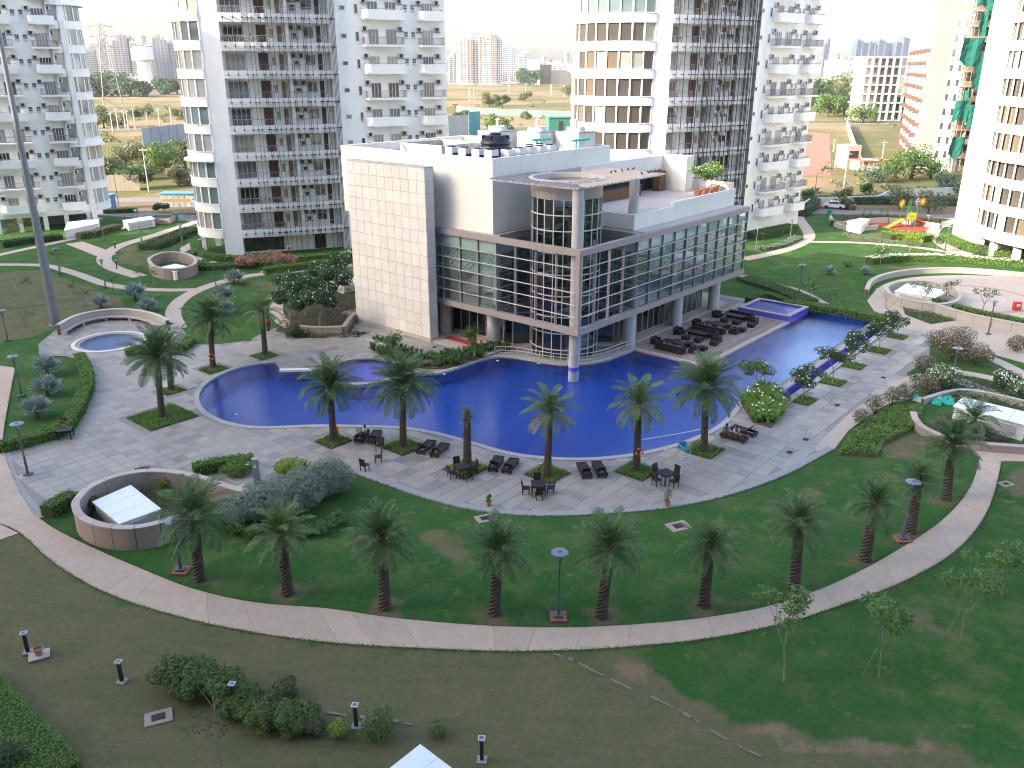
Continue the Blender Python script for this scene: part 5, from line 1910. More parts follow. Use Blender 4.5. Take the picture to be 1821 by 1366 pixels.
G_HEDGE = leafmat('hedge_leaf', (0.055, 0.130, 0.018), (0.130, 0.225, 0.036))
G_DARK = leafmat('dark_leaf', (0.016, 0.046, 0.014), (0.042, 0.088, 0.026))
G_MID = leafmat('mid_leaf', (0.036, 0.086, 0.020), (0.095, 0.150, 0.036))
G_LIME = leafmat('lime_leaf', (0.110, 0.190, 0.018), (0.20, 0.265, 0.030))
G_GREY = leafmat('oleander_leaf', (0.070, 0.110, 0.080), (0.19, 0.23, 0.18), rough=0.5)
G_DRYS = leafmat('dry_shrub_leaf', (0.085, 0.090, 0.035), (0.155, 0.135, 0.060))
G_OLIVE = leafmat('olive_leaf', (0.055, 0.075, 0.030), (0.115, 0.130, 0.055))
G_SILVER = leafmat('silver_palm_leaf', (0.13, 0.175, 0.165), (0.23, 0.275, 0.26), rough=0.5)
G_TEALSH = leafmat('bluish_leaf', (0.030, 0.065, 0.040), (0.060, 0.105, 0.060))
F_PINK = leafmat('pink_flower', (0.55, 0.20, 0.22), (0.42, 0.12, 0.15))
F_WHITE = leafmat('white_flower', (0.72, 0.70, 0.60), (0.62, 0.62, 0.55))
F_ORANGE = leafmat('orange_flower', (0.42, 0.09, 0.015), (0.30, 0.06, 0.01))
F_PALEPINK = leafmat('pale_pink_flower', (0.36, 0.20, 0.20), (0.28, 0.14, 0.15))
FT1 = Facade(A1, radians(20.8))
for k in (7, 1, 0):
  pb_ = MB()
  for q in range(9):
    x, y = FT1.p(0.6 + q * 0.7, -0.45)
    leaves([(x, y, Z0 + k * FH + 1.6, 0.4, 0.3, 0.35 + 0.25 * (q % 3))], 45, 0.12, q + k, 0.5, 0.5, mb=pb_)
  pb_.build('balcony_plants', G_MID, T1)
CORE = pmat('twig_core', (0.028, 0.055, 0.014), (0.045, 0.065, 0.02), 4, 0.95)

def hedge(px_line, width, height, label, mat=G_HEDGE, dens=75, size=0.075, group=None, closed=False, taper=0.0, flower=None, seed=1, world=None, cat='hedge'):
  line = world or spline(spts(px_line), closed, 5)
  rr = random.Random(seed)
  t = thing('hedge', label, cat, (line[0][0], line[0][1], 0), 0, group)
  ox, oy = line[0]
  line = [(x - ox, y - oy) for x, y in line]
  core = MB().wall(line, width * 0.86, -0.05, height * 0.92, 0, closed)
  core.build('core', CORE, t)
  mb = MB()
  n = len(line)
  for i in range(n if closed else n - 1):
    a, b_ = Vector(line[i]), Vector(line[(i + 1) % n])
    L = (b_ - a).length
    if L < 1e-4:
      continue
    tv = (b_ - a) / L
    nv = Vector((tv.y, -tv.x))
    cnt = int(L * (width + 2 * height) * dens * 1.7)
    for _ in range(cnt):
      s = rr.random() * L
      q = rr.random() * (width + 2 * height)
      bulge = 0.05 * mnoise.noise(Vector(((a.x + tv.x * s) * 0.9, (a.y + tv.y * s) * 0.9, 1)))
      if q < width:
        off, z, nrm = q - width / 2, height + bulge, Vector((0, 0, 1))
      else:
        side = 1 if q < width + height else -1
        z = ((q - width) % height)
        off = side * (width / 2 + bulge)
        nrm = Vector((nv.x * side, nv.y * side, 0.2))
      p = Vector((a.x + tv.x * s + nv.x * off, a.y + tv.y * s + nv.y * off, z)) + Vector((rr.gauss(0, 0.03), rr.gauss(0, 0.03), rr.gauss(0, 0.035)))
      nr = (nrm + Vector((rr.uniform(-1, 1), rr.uniform(-1, 1), rr.uniform(-1, 1))) * 0.8).normalized()
      tt = nr.cross(Vector((rr.uniform(-1, 1), rr.uniform(-1, 1), rr.uniform(-1, 1))))
      if tt.length < 1e-3:
        continue
      tt.normalize()
      w = nr.cross(tt)
      sz = size * rr.uniform(0.7, 1.3)
      mb.add([p - tt * sz, p + w * sz * 0.55, p + tt * sz, p - w * sz * 0.55], [(0, 1, 2, 3)])
  mb.build('foliage', mat, t)
  if flower:
    fm = MB()
    for _ in range(flower[1]):
      k = rr.randrange(n - 1)
      s = rr.random()
      x = line[k][0] + (line[k + 1][0] - line[k][0]) * s + rr.uniform(-.5, .5) * width
      y = line[k][1] + (line[k + 1][1] - line[k][1]) * s + rr.uniform(-.5, .5) * width
      z = height + rr.uniform(0.0, 0.2)
      sz = flower[2] * rr.uniform(0.7, 1.3)
      fm.add([(x - sz, y, z), (x, y - sz, z + 0.02), (x + sz, y, z), (x, y + sz, z), (x, y, z + sz)], [(0, 1, 4), (1, 2, 4), (2, 3, 4), (3, 0, 4)])
    fm.build('flowers', flower[0], t)
  return t

def shrub(px, py, blobs, n, size, mat, label, group=None, fl=None, seed=1, stems=4, cat='shrub', aspect=0.45, name='shrub', up=0.3, world=None):
  """blobs in metres relative to the foot"""
  B = Vector((*world, 0)) if world else site(px, py)
  t = thing(name, label, cat, B, 0, group)
  rr = random.Random(seed)
  st = MB()
  for k in range(stems):
    b = blobs[k % len(blobs)]
    st.tube([(rr.uniform(-.15, .15), rr.uniform(-.15, .15), -0.05), (b[0] * 0.5, b[1] * 0.5, b[2] * 0.5), (b[0], b[1], b[2])], [0.045, 0.03, 0.012], 5)
  st.build('stems', BARK, t)
  leaves(blobs, n, size, seed, aspect, up).build('foliage', mat, t)
  if fl:
    flowers(blobs, fl[1], fl[2], seed + 3).build('flowers', fl[0], t)
  return t

def bloblist(R_, H_, k, seed, z0=0.35):
  rr = random.Random(seed)
  out_ = [(0, 0, H_ * 0.55, R_ * 0.7, R_ * 0.7, H_ * 0.45)]
  for i in range(k):
    a = 2 * pi * i / k + rr.uniform(-.3, .3)
    d = R_ * rr.uniform(0.35, 0.7)
    out_.append((d * cos(a), d * sin(a), H_ * rr.uniform(z0, 0.7), R_ * rr.uniform(0.3, 0.5), R_ * rr.uniform(0.3, 0.5), H_ * rr.uniform(0.22, 0.36)))
  return out_

# hedges of the garden
hedge([(142, 640), (154, 662), (157, 690), (150, 710), (135, 742), (112, 772), (70, 786), (0, 803), (-40, 806)], 1.0, 0.75, 'long clipped hedge curving along the left edge of the pool court', dens=80)
hedge([(85, 920), (105, 908), (135, 892)], 1.0, 0.8, 'short clipped hedge at the path corner left of the round granite planter', dens=80, seed=2)
hedge([(225, 634), (262, 628), (300, 630), (330, 620), (338, 608)], 1.1, 0.7, 'clipped hedge around the palms beside the fountain pool', dens=70, seed=3)
hedge([(345, 846), (395, 836), (452, 830)], 0.9, 0.85, 'clipped hedge behind the shower post, left of it', dens=80, seed=4, mat=G_HEDGE)
hedge([(1392, 545), (1445, 552), (1500, 560), (1560, 572), (1585, 578)], 1.7, 0.8, 'broad clipped hedge along the far edge of the pool', dens=55, seed=5)
hedge([(1330, 540), (1360, 530), (1392, 540)], 1.0, 0.7, 'hedge behind the raised upper pool', dens=45, seed=15)
hedge([(1640, 535), (1700, 555), (1760, 570), (1860, 590)], 1.0, 0.9, 'hedge on top of the curved beige plaza wall', dens=50, seed=6)
hedge([(1545, 469), (1600, 464), (1680, 464), (1760, 470), (1870, 480)], 1.5, 0.8, 'white-flowering hedge between the right lawns', G_HEDGE, 40, 0.10, flower=(F_WHITE, 500, 0.10), seed=7)
hedge([(1680, 425), (1710, 440), (1760, 452), (1870, 470)], 2.2, 0.9, 'clipped hedge at the foot of the right sunlit tower', dens=35, size=0.1, seed=8)
hedge([(347, 440), (352, 450), (380, 462), (430, 465), (460, 462)], 1.3, 0.8, 'clipped hedge around the foot of the left tower bay', dens=45, size=0.09, seed=9)
hedge([(470, 488), (520, 482), (570, 475), (620, 468)], 1.2, 0.9, 'clipped hedge beyond the frangipani grove', dens=45, size=0.09, seed=10)
hedge([(505, 468), (560, 463), (610, 458)], 1.4, 0.8, 'long hedge in front of the dark fins of the left tower', G_HEDGE, 40, 0.09, seed=11)
hedge([(350, 478), (400, 478), (450, 472), (480, 470)], 2.0, 0.6, 'low dense planting beside the white-roofed planter under the left tower', G_MID, 40, 0.09, seed=12)
hedge([(-75, 1225), (-25, 1290), (35, 1355), (80, 1410)], 2.9, 0.55, 'bright green hedge in the bottom left corner of the picture', G_HEDGE, 150, 0.05, seed=13)
hedge([(185, 380), (215, 379), (245, 378)], 1.2, 0.8, 'hedge beyond the left tower next to the access road', G_MID, 30, 0.1, seed=14)
hedge([(140, 425), (165, 420), (210, 408)], 1.6, 0.9, 'yellowish hedge in front of the left balcony tower', G_DRYS, 40, 0.1, seed=16)
hedge([(0, 440), (50, 432), (110, 425)], 2.2, 0.8, 'shrub border at the foot of the left balcony tower', G_DARK, 40, 0.1, seed=17)
hedge([(1340, 425), (1370, 418), (1405, 408)], 3.0, 1.0, 'thick shrub border at the foot of the middle tower', G_MID, 35, 0.11, seed=18)
hedge([(1345, 445), (1385, 440), (1420, 425)], 1.6, 0.5, 'pale low planting edge beside the path near the middle tower', G_GREY, 35, 0.1, seed=19)
hedge([(1320, 497), (1380, 515), (1440, 540)], 2.6, 0.4, 'low green ground cover behind the pool hedge', G_MID, 40, 0.09, seed=20)
hedge([(1485, 402), (1530, 392), (1600, 393), (1670, 400)], 2.2, 0.9, 'dark reddish hedge around the playground', leafmat('bronze_leaf', (0.07, 0.06, 0.03), (0.13, 0.10, 0.04)), 28, 0.12, seed=21)
hedge([(1420, 385), (1440, 372), (1470, 362), (1700, 365)], 3.0, 1.4, 'tall shrub belt along the boundary wall behind the playground', G_TEALSH, 22, 0.16, seed=22)
hedge([(1575, 425), (1610, 424), (1650, 430)], 3.0, 1.0, 'loose green planting in front of the playground', G_LIME, 25, 0.12, seed=23)
hedge([(1500, 418), (1540, 425), (1580, 432), (1640, 438)], 0.9, 0.4, 'pale low border of the playground planting', G_GREY, 30, 0.1, seed=24)
hedge([(265, 445), (300, 430), (345, 412)], 3.2, 0.8, 'broad dark shrub bed on the slope left of the fin tower', G_DARK, 40, 0.1, seed=25, flower=(F_PINK, 30, 0.08))
hedge([(290, 457), (330, 458), (345, 450)], 1.4, 0.5, 'greyish low planting below the dark shrub bed', G_GREY, 35, 0.09, seed=26)

# round-clipped and loose shrubs
shrub(525, 852, bloblist(1.3, 1.5, 6, 3), 2600, 0.085, G_LIME, 'bright lime green clipped shrub right of the shower post', seed=31)
shrub(505, 842, bloblist(0.8, 1.0, 4, 4), 900, 0.08, G_HEDGE, 'small green shrub tucked behind the lime shrub by the shower', seed=32)
shrub(420, 845, bloblist(1.1, 1.0, 5, 5), 1500, 0.085, G_HEDGE, 'rounded green shrub on the inner side of the curved granite wall', seed=33)
# grey-green oleander mass
ole = []
rr = random.Random(5)
for (a, b_, h) in ((420, 930, 1.5), (450, 925, 1.7), (480, 922, 1.9), (515, 915, 2.0), (545, 905, 2.1), (575, 885, 2.1), (598, 876, 1.9), (465, 905, 1.6), (500, 900, 1.8), (540, 888, 1.9), (585, 872, 2.0)):
  w = site(a, b_)
  ole.append((w.x, w.y, h * 0.62, 1.25, 1.15, h * 0.55))
ob = site(520, 905)
shrub(520, 905, [(x - ob.x, y - ob.y, z, a, b_, c) for x, y, z, a, b_, c in ole], 21000, 0.15, G_GREY, 'big grey-green oleander thicket along the curved granite wall', seed=34, stems=12, aspect=0.2, up=0.9)
for k, (a, b_, r_) in enumerate(((600, 930, 0.9), (575, 945, 0.9), (545, 952, 0.8), (500, 958, 0.9), (450, 955, 0.8), (420, 945, 0.8))):
  shrub(a, b_, bloblist(r_, 0.7, 4, 60 + k), 700, 0.08, G_MID, 'low dark green shrub at the foot of the oleanders, %s from their right end' % ('first', 'second', 'third', 'fourth', 'fifth', 'sixth')[k], 'shrubs under the oleanders', seed=60 + k)
# foreground lantana hedge, orange-flecked
lant = [(315, 1215, 1.2, 1.3), (360, 1222, 1.2, 1.4), (400, 1240, 1.1, 1.3), (440, 1255, 0.95, 1.1), (480, 1262, 0.8, 0.9), (505, 1240, 0.7, 0.9), (470, 1290, 0.9, 1.0), (510, 1288, 0.95, 1.0), (545, 1285, 0.8, 0.9), (560, 1300, 0.6, 0.7), (338, 1238, 1.1, 1.2), (420, 1268, 0.8, 0.9), (452, 1276, 0.8, 0.9), (528, 1302, 0.7, 0.8)]
for k, (a, b_, r_, h_) in enumerate(lant):
  shrub(a, b_, bloblist(r_, h_, 6, 70 + k), 3200, 0.07, G_MID if k not in (4, 5, 9) else G_OLIVE, 'orange-flowering lantana shrub, %s from the left in the foreground row' % ('first', 'third', 'fourth', 'sixth', 'ninth', 'tenth', 'eighth', 'eleventh', 'thirteenth', 'fourteenth', 'second', 'fifth', 'seventh', 'twelfth')[k],
          'lantana shrubs in the foreground', (F_ORANGE, 60 if k not in (4, 5, 9) else 12, 0.035), seed=70 + k)
shrub(603, 1310, bloblist(0.55, 0.75, 4, 90), 900, 0.055, G_LIME, 'small lime yellow shrub in the foreground between two bollards', seed=90)
shrub(675, 1310, bloblist(0.95, 1.15, 6, 91), 1900, 0.06, G_MID, 'round lantana shrub right of the third bollard light', fl=(F_ORANGE, 40, 0.035), seed=91)
shrub(780, 1310, bloblist(0.5, 0.6, 4, 92), 600, 0.055, G_MID, 'smallest lantana shrub at the right end of the foreground bed', seed=92)
shrub(20, 1368, bloblist(0.9, 1.2, 5, 93), 1500, 0.06, G_DARK, 'dark shrub with pink flowers in the bottom left corner', fl=(F_PALEPINK, 26, 0.05), seed=93)
# right-hand flowering border
shrub(1690, 640, bloblist(2.4, 3.3, 8, 101), 5200, 0.085, G_OLIVE, 'tall pale pink crape myrtle at the head of the promenade', fl=(F_PALEPINK, 480, 0.08), seed=101)
shrub(1735, 650, bloblist(1.5, 2.3, 6, 102), 2200, 0.085, G_OLIVE, 'smaller pink crape myrtle to the right of the tall one', fl=(F_PALEPINK, 220, 0.075), seed=102)
shrub(1672, 690, bloblist(1.5, 2.2, 7, 103), 2600, 0.08, G_MID, 'white-flowering shrub in front of the tall crape myrtle', fl=(F_WHITE, 240, 0.065), seed=103)
shrub(1640, 665, bloblist(1.1, 1.8, 5, 104), 1500, 0.08, G_OLIVE, 'pink-tipped shrub at the promenade edge left of the white-flowering one', fl=(F_PALEPINK, 150, 0.06), seed=104)
shrub(1783, 690, bloblist(1.3, 1.7, 6, 105), 1900, 0.08, G_DARK, 'white-flowering shrub near the right edge above the louvred hut', fl=(F_WHITE, 180, 0.07), seed=105)
shrub(1815, 705, bloblist(1.3, 1.6, 6, 106), 1800, 0.08, G_MID, 'shrub with white flowers cut by the right edge of the picture', fl=(F_WHITE, 150, 0.07), seed=106)
shrub(1806, 625, bloblist(1.2, 1.6, 5, 107), 1300, 0.08, G_OLIVE, 'loose pink-flowered shrub by the stepped path at the right edge', fl=(F_PALEPINK, 130, 0.07), seed=107)
for k, (a, b_, h_, n_) in enumerate(((1530, 755, 1.4, 700), (1555, 735, 1.6, 800), (1585, 722, 1.7, 900), (1610, 712, 1.7, 900), (1650, 700, 1.6, 900))):
  shrub(a, b_, bloblist(0.95, h_, 5, 110 + k), n_, 0.075, G_OLIVE, 'thin pink-tipped shrub along the sand path, %s from the near end' % ('first', 'second', 'third', 'fourth', 'fifth')[k], 'crape myrtles along the sand path', (F_PALEPINK, 60, 0.06), seed=110 + k)
# ground-cover bed under them
def cover(px_poly, n, size, mat, label, h=0.35, seed=1):
  poly = ccw(spts(px_poly))
  xs, ys = [p[0] for p in poly], [p[1] for p in poly]
  rr_ = random.Random(seed)
  cx0, cy0 = sum(xs) / len(xs), sum(ys) / len(ys)
  t = thing('ground_cover', label, 'plants', (cx0, cy0, 0))
  MB().prism([(x - cx0, y - cy0) for x, y in poly], -0.1, 0.02).build('soil', SOIL, t)
  mb = MB()
  k = 0
  while k < n:
    p = (rr_.uniform(min(xs), max(xs)), rr_.uniform(min(ys), max(ys)))
    if not inside(p, poly):
      continue
    k += 1
    hh = h * (0.5 + 0.9 * (0.5 + 0.5 * mnoise.noise(Vector((p[0] * 0.7, p[1] * 0.7, seed)))))
    z = rr_.uniform(0.15, 1.0) * hh
    nr = (Vector((0, 0, 1)) + Vector((rr_.uniform(-1, 1), rr_.uniform(-1, 1), rr_.uniform(-1, 1))) * 0.8).normalized()
    tt = nr.cross(Vector((rr_.uniform(-1, 1), rr_.uniform(-1, 1), rr_.uniform(-1, 1)))).normalized()
    w = nr.cross(tt)
    s = size * rr_.uniform(0.7, 1.3)
    c = Vector((p[0] - cx0, p[1] - cy0, z))
    mb.add([c - tt * s, c + w * s * 0.5, c + tt * s, c - w * s * 0.5], [(0, 1, 2, 3)])
  kind(mb.build('leaf_carpet', mat, t), 'stuff')
  return t
cover([(1490, 810), (1560, 812), (1572, 790), (1640, 755), (1640, 722), (1590, 728), (1545, 750), (1512, 772)], 6500, 0.09, G_HEDGE, 'dense green ground cover beside the sand path on the right', 0.5, 3)
cover([(1612, 672), (1690, 664), (1780, 690), (1830, 720), (1830, 760), (1740, 715), (1660, 705), (1625, 690)], 4200, 0.09, G_DARK, 'dark ground cover bed under the flowering shrubs on the right', 0.5, 4)
cover([(1640, 770), (1660, 745), (1700, 735), (1740, 760), (1800, 785), (1700, 790), (1660, 785)], 3600, 0.08, G_OLIVE, 'weedy planting inside the curved planter by the louvred hut', 0.4, 5)
cover([(1600, 537), (1640, 552), (1700, 570), (1655, 577), (1610, 560)], 2200, 0.09, G_MID, 'triangle of ivy in front of the plaza wall', 0.25, 6)
cover([(505, 600), (540, 590), (625, 590), (660, 592), (640, 600), (560, 602)], 1300, 0.09, G_OLIVE, 'strip of low plants along the raised bed near the frangipani grove', 0.3, 7)
cover([(490, 590), (515, 545), (560, 520), (640, 510), (650, 560), (625, 588), (540, 598)], 5200, 0.1, G_DARK, 'dark undergrowth beneath the frangipani grove', 0.6, 8)
cover([(150, 905), (170, 885), (265, 845), (300, 850), (330, 880), (330, 925), (280, 950), (200, 945)], 4200, 0.07, G_MID, 'mixed green planting inside the round granite planter', 0.45, 9)
cover([(1590, 530), (1640, 512), (1690, 515), (1700, 532), (1640, 540)], 900, 0.08, G_DARK, 'dark planting inside the oval plaza planter', 0.3, 10)
for k, (a, b_, r_, h_, m_, lab) in enumerate(((255, 860, 0.9, 1.2, G_OLIVE, 'olive shrub at the back of the round granite planter'), (300, 870, 0.8, 1.1, G_LIME, 'yellow-green shrub on the right inside the round granite planter'),
                                             (170, 905, 0.7, 0.9, G_OLIVE, 'small shrub at the left inside the round granite planter'), (215, 935, 0.6, 0.6, G_LIME, 'small lime shrub at the front of the round granite planter'))):
  shrub(a, b_, bloblist(r_, h_, 5, 130 + k), 1100, 0.075, m_, lab, seed=130 + k)
# pink bougainvillea at the left tower
for k, (a, b_, r_, h_) in enumerate(((440, 478, 1.6, 2.0), (485, 478, 2.0, 2.6), (515, 476, 1.4, 2.0))):
  shrub(a, b_, bloblist(r_, h_, 6, 140 + k), 1300, 0.09, G_MID, ('pink bougainvillea left of the tallest one under the fin tower', 'tallest pink bougainvillea under the fin tower', 'pink bougainvillea right of the tallest one under the fin tower')[k],
          'bougainvilleas under the fin tower', (F_PINK, 380, 0.09), seed=140 + k)
# strap-leaved bed along the far pool edge and lily bed on the right
def straps(poly, n, L, mat, label, fl=None, seed=1):
  rr_ = random.Random(seed)
  xs, ys = [p[0] for p in poly], [p[1] for p in poly]
  cx0, cy0 = sum(xs) / len(xs), sum(ys) / len(ys)
  t = thing('lily_bed', label, 'plants', (cx0, cy0, 0))
  MB().prism([(x - cx0, y - cy0) for x, y in poly], -0.1, 0.12).build('soil', SOIL, t)
  mb = MB()
  fm = MB()
  k = 0
  while k < n:
    p = (rr_.uniform(min(xs), max(xs)), rr_.uniform(min(ys), max(ys)))
    if not inside(p, poly):
      continue
    k += 1
    for j in range(7):
      a = rr_.uniform(0, 2 * pi)
      l = L * rr_.uniform(0.7, 1.2)
      lean = rr_.uniform(0.15, 0.75)
      d = Vector((cos(a), sin(a), 0))
      wv = Vector((-sin(a), cos(a), 0)) * 0.045
      p0 = Vector((p[0] - cx0, p[1] - cy0, 0.1))
      p1 = p0 + d * l * lean * 0.5 + Vector((0, 0, l * 0.65))
      p2 = p0 + d * l * lean * 1.25 + Vector((0, 0, l * (0.95 - 0.5 * lean)))
      mb.add([p0 - wv, p0 + wv, p1 + wv * 1.1, p1 - wv * 1.1, p2], [(0, 1, 2, 3), (3, 2, 4)])
    if fl and rr_.random() < fl:
      x, y, z = p[0] - cx0, p[1] - cy0, L * 1.05
      s = 0.1
      fm.add([(x - s, y, z), (x, y - s, z), (x + s, y, z), (x, y + s, z), (x, y, z + 0.12)], [(0, 1, 4), (1, 2, 4), (2, 3, 4), (3, 0, 4)])
  kind(mb.build('strap_leaves', mat, t), 'stuff')
  if fl:
    fm.build('flowers', F_WHITE, t)
straps(BED_TOP, 330, 0.85, leafmat('strap_leaf', (0.030, 0.075, 0.020), (0.070, 0.130, 0.035)), 'bed of dark strap-leaved plants along the far pool edge', None, 21)
straps(BED_R, 300, 0.95, leafmat('lily_leaf', (0.075, 0.155, 0.020), (0.15, 0.235, 0.035)), 'lush bright green lily bed with white flowers at the pool\'s right corner', 0.10, 22)

# frangipani and saplings
def branch_tree(px, py, H, spread, label, cat='tree', group=None, seed=1, nleaf=900, size=0.13, mat=G_DARK, fl=None, bark=BARK_PALE, name='frangipani_tree', trunk=0.06, levels=3, clump=0.42, stake=False, low=0.35, world=None):
  rr_ = random.Random(seed)
  B = Vector((*world, 0)) if world else site(px, py)
  t = thing(name, label, cat, B, 0, group)
  wood = MB()
  tips = []
  def grow(p, d, L, r, lev):
    q = p + d * L
    mid = p + d * L * 0.5 + Vector((rr_.uniform(-.06, .06), rr_.uniform(-.06, .06), 0)) * L
    wood.tube([p, mid, q], [r, r * 0.85, r * 0.65], 6, cap=lev == 0)
    if lev == 0 or (lev == 1 and rr_.random() < 0.35):
      tips.append(q)
      return
    n = rr_.choice((2, 3, 3)) if lev > 1 else rr_.choice((2, 3))
    a0 = rr_.uniform(0, 2 * pi)
    for k in range(n):
      a = a0 + 2 * pi * k / n + rr_.uniform(-.4, .4)
      dd = (d * 0.7 + Vector((cos(a), sin(a), 0)) * spread + Vector((0, 0, 0.35))).normalized()
      grow(q, dd, L * rr_.uniform(0.45, 0.95), r * 0.62, lev - 1)
  grow(Vector((0, 0, -0.05)), Vector((rr_.uniform(-.1, .1), rr_.uniform(-.1, .1), 1)).normalized(), H * low, trunk, levels)
  zmax = max(q.z for q in tips)
  k = H * 0.9 / max(zmax, 0.1)
  wood.v = [(x * (0.5 + 0.5 * k), y * (0.5 + 0.5 * k), z * k) for x, y, z in wood.v]
  tips = [Vector((q.x * (0.5 + 0.5 * k), q.y * (0.5 + 0.5 * k), q.z * k)) for q in tips]
  wood.build('trunk', bark, t, smooth=True)
  if nleaf:
    blobs = [(q.x, q.y, q.z, clump * rr_.uniform(0.8, 1.3), clump * rr_.uniform(0.8, 1.3), clump * rr_.uniform(0.7, 1.1)) for q in tips]
    leaves(blobs, nleaf, size, seed, 0.38, 0.5, 0.5).build('crown', mat, t)
    if fl:
      flowers(blobs, int(fl * 0.5), 0.08, seed + 7).build('flowers', F_WHITE, t)
  if stake:
    s = MB().tube([(0.7, 0.2, 0), (0.12, 0.02, H * 0.5)], 0.022, 5).tube([(-0.6, 0.3, 0), (-0.02, 0.02, H * 0.52)], 0.022, 5)
    s.build('stakes', BARK_PALE, t)
  return t
PR = [(1346, 698, 3.4, 1500), (1426, 712, 2.9, 1300), (1481, 680, 3.2, 1300), (1518, 651, 3.1, 1500), (1563, 624, 3.4, 1300), (1596, 599, 2.6, 900)]
for k, (a, b_, h_, n_) in enumerate(PR):
  branch_tree(a, b_, h_, 0.75, ('frangipani rising from the lily bed at the pool corner', 'nearest frangipani in a grass square along the promenade', 'second frangipani along the promenade', 'third frangipani along the promenade, the widest crown',
                                  'fourth frangipani along the promenade beside the far overflow edge', 'farthest and smallest frangipani on the promenade')[k], group='frangipanis along the promenade', seed=201 + k, nleaf=n_, fl=60, mat=G_DARK if k else G_MID, clump=0.45, low=0.42)
for k, (a, b_, h_, n_, s_) in enumerate(((520, 588, 4.6, 3600, 0.85), (570, 592, 4.6, 3800, 0.8), (545, 565, 5.4, 3800, 0.85), (597, 560, 5.2, 3600, 0.8), (580, 535, 6.0, 3600, 0.8), (625, 500, 5.0, 2400, 0.7))):
  branch_tree(a, b_, h_, s_, ('frangipani at the left front of the grove', 'frangipani at the right front of the grove', 'broad frangipani in the middle of the grove', 'frangipani of the grove closest to the stone-clad wall',
                'tallest frangipani at the back of the grove', 'frangipani half hidden behind the stone-clad wall')[k] + ', dark leaves and white flowers', group='frangipani grove', seed=221 + k, nleaf=n_, fl=150, size=0.17, clump=0.8, levels=3, trunk=0.11, low=0.3)
branch_tree(697, 632, 2.2, 0.7, 'small frangipani in the strap-leaf bed by the stone steps', seed=231, nleaf=700, fl=30, mat=G_MID)
branch_tree(838, 622, 2.3, 0.6, 'slim leafy sapling in front of the clubhouse entrance', seed=232, nleaf=700, mat=G_MID, name='sapling')
branch_tree(1575, 566, 3.2, 0.7, 'bare leafless frangipani at the right end of the pool hedge', seed=233, nleaf=0, name='bare_tree')
branch_tree(1480, 545, 2.6, 0.6, 'thin bare sapling growing behind the pool hedge', seed=234, nleaf=60, name='bare_tree', trunk=0.035)
for k, (a, b_, h_) in enumerate(((1640, 545, 3.0), (1680, 540, 3.0), (1745, 560, 3.2), (1440, 533, 2.6))):
  branch_tree(a, b_, h_, 0.7, ('sparse frangipani in the left of the oval plaza planter', 'sparse frangipani beside the white plaza hut', 'sparse frangipani behind the plaza wall hedge', 'sparse young frangipani next to the lamp on the middle lawn')[k], group='sparse frangipanis at the plaza', seed=241 + k, nleaf=260, fl=14, clump=0.35, mat=G_MID)
branch_tree(1565, 470, 2.8, 0.7, 'white-flowering frangipani rising from the hedge between the right lawns', seed=251, nleaf=900, fl=70, mat=G_MID)
branch_tree(1615, 455, 2.4, 0.7, 'sparse young tree on the sunlit right lawn', seed=252, nleaf=250, mat=G_OLIVE, name='young_tree')
branch_tree(1664, 450, 2.6, 0.7, 'young tree by the path corner near the right tower', seed=253, nleaf=350, mat=G_DARK, name='young_tree')
branch_tree(1740, 468, 2.6, 0.7, 'young tree in the hedge at the foot of the right tower', seed=254, nleaf=350, mat=G_DARK, name='young_tree')
G_SAP = leafmat('sapling_leaf', (0.055, 0.115, 0.028), (0.12, 0.20, 0.05))
for k, (a, b_, cy_, sp) in enumerate(((1394, 1212, 1045, 0.30), (1563, 1205, 1045, 0.35), (1708, 1138, 980, 0.38), (1780, 1058, 972, 0.40))):
  h_ = height_at(site(a, b_), cy_)
  branch_tree(a, b_, h_, sp, ('upright leafy sapling in the right foreground lawn below the path', 'staked sapling right of the upright leafy one', 'crooked staked sapling right of the two others on the lawn', 'pale arching sapling nearest the right edge of the lawn')[k], group='saplings on the right lawn',
        seed=260 + k, nleaf=1100, size=0.10, mat=G_SAP, name='sapling', trunk=0.045, levels=3, clump=0.42, stake=k > 0, low=0.46)
branch_tree(395, 1372, 4.6, 0.45, 'thin sparse sapling at the bottom edge in front of the lantana', seed=271, nleaf=420, size=0.07, mat=G_DARK, name='sapling', trunk=0.04, low=0.4)
for k, (a, b_) in enumerate(((50, 590), (55, 530), (130, 530), (150, 545), (205, 520), (250, 505), (275, 510))):
  branch_tree(a, b_, 2.6, 0.6, 'thin sapling on the left lawn, %s counting from the left edge' % ('first', 'second', 'third', 'fourth', 'fifth', 'sixth', 'seventh')[k], group='saplings on the left lawn', seed=280 + k, nleaf=260, mat=G_MID, name='sapling', trunk=0.035, clump=0.35, size=0.09)
branch_tree(25, 435, 4.0, 0.6, 'yellow-leaved young tree at the far left edge', seed=291, nleaf=700, mat=G_DRYS, name='young_tree')
branch_tree(108, 480, 3.4, 0.6, 'young tree beside the tall grey pole on the left lawn', seed=292, nleaf=500, mat=G_SAP, name='young_tree')
branch_tree(288, 392, 3.2, 0.8, 'round-crowned tree in the square planter box by the access road', seed=293, nleaf=1300, mat=G_DARK, name='young_tree', size=0.16)

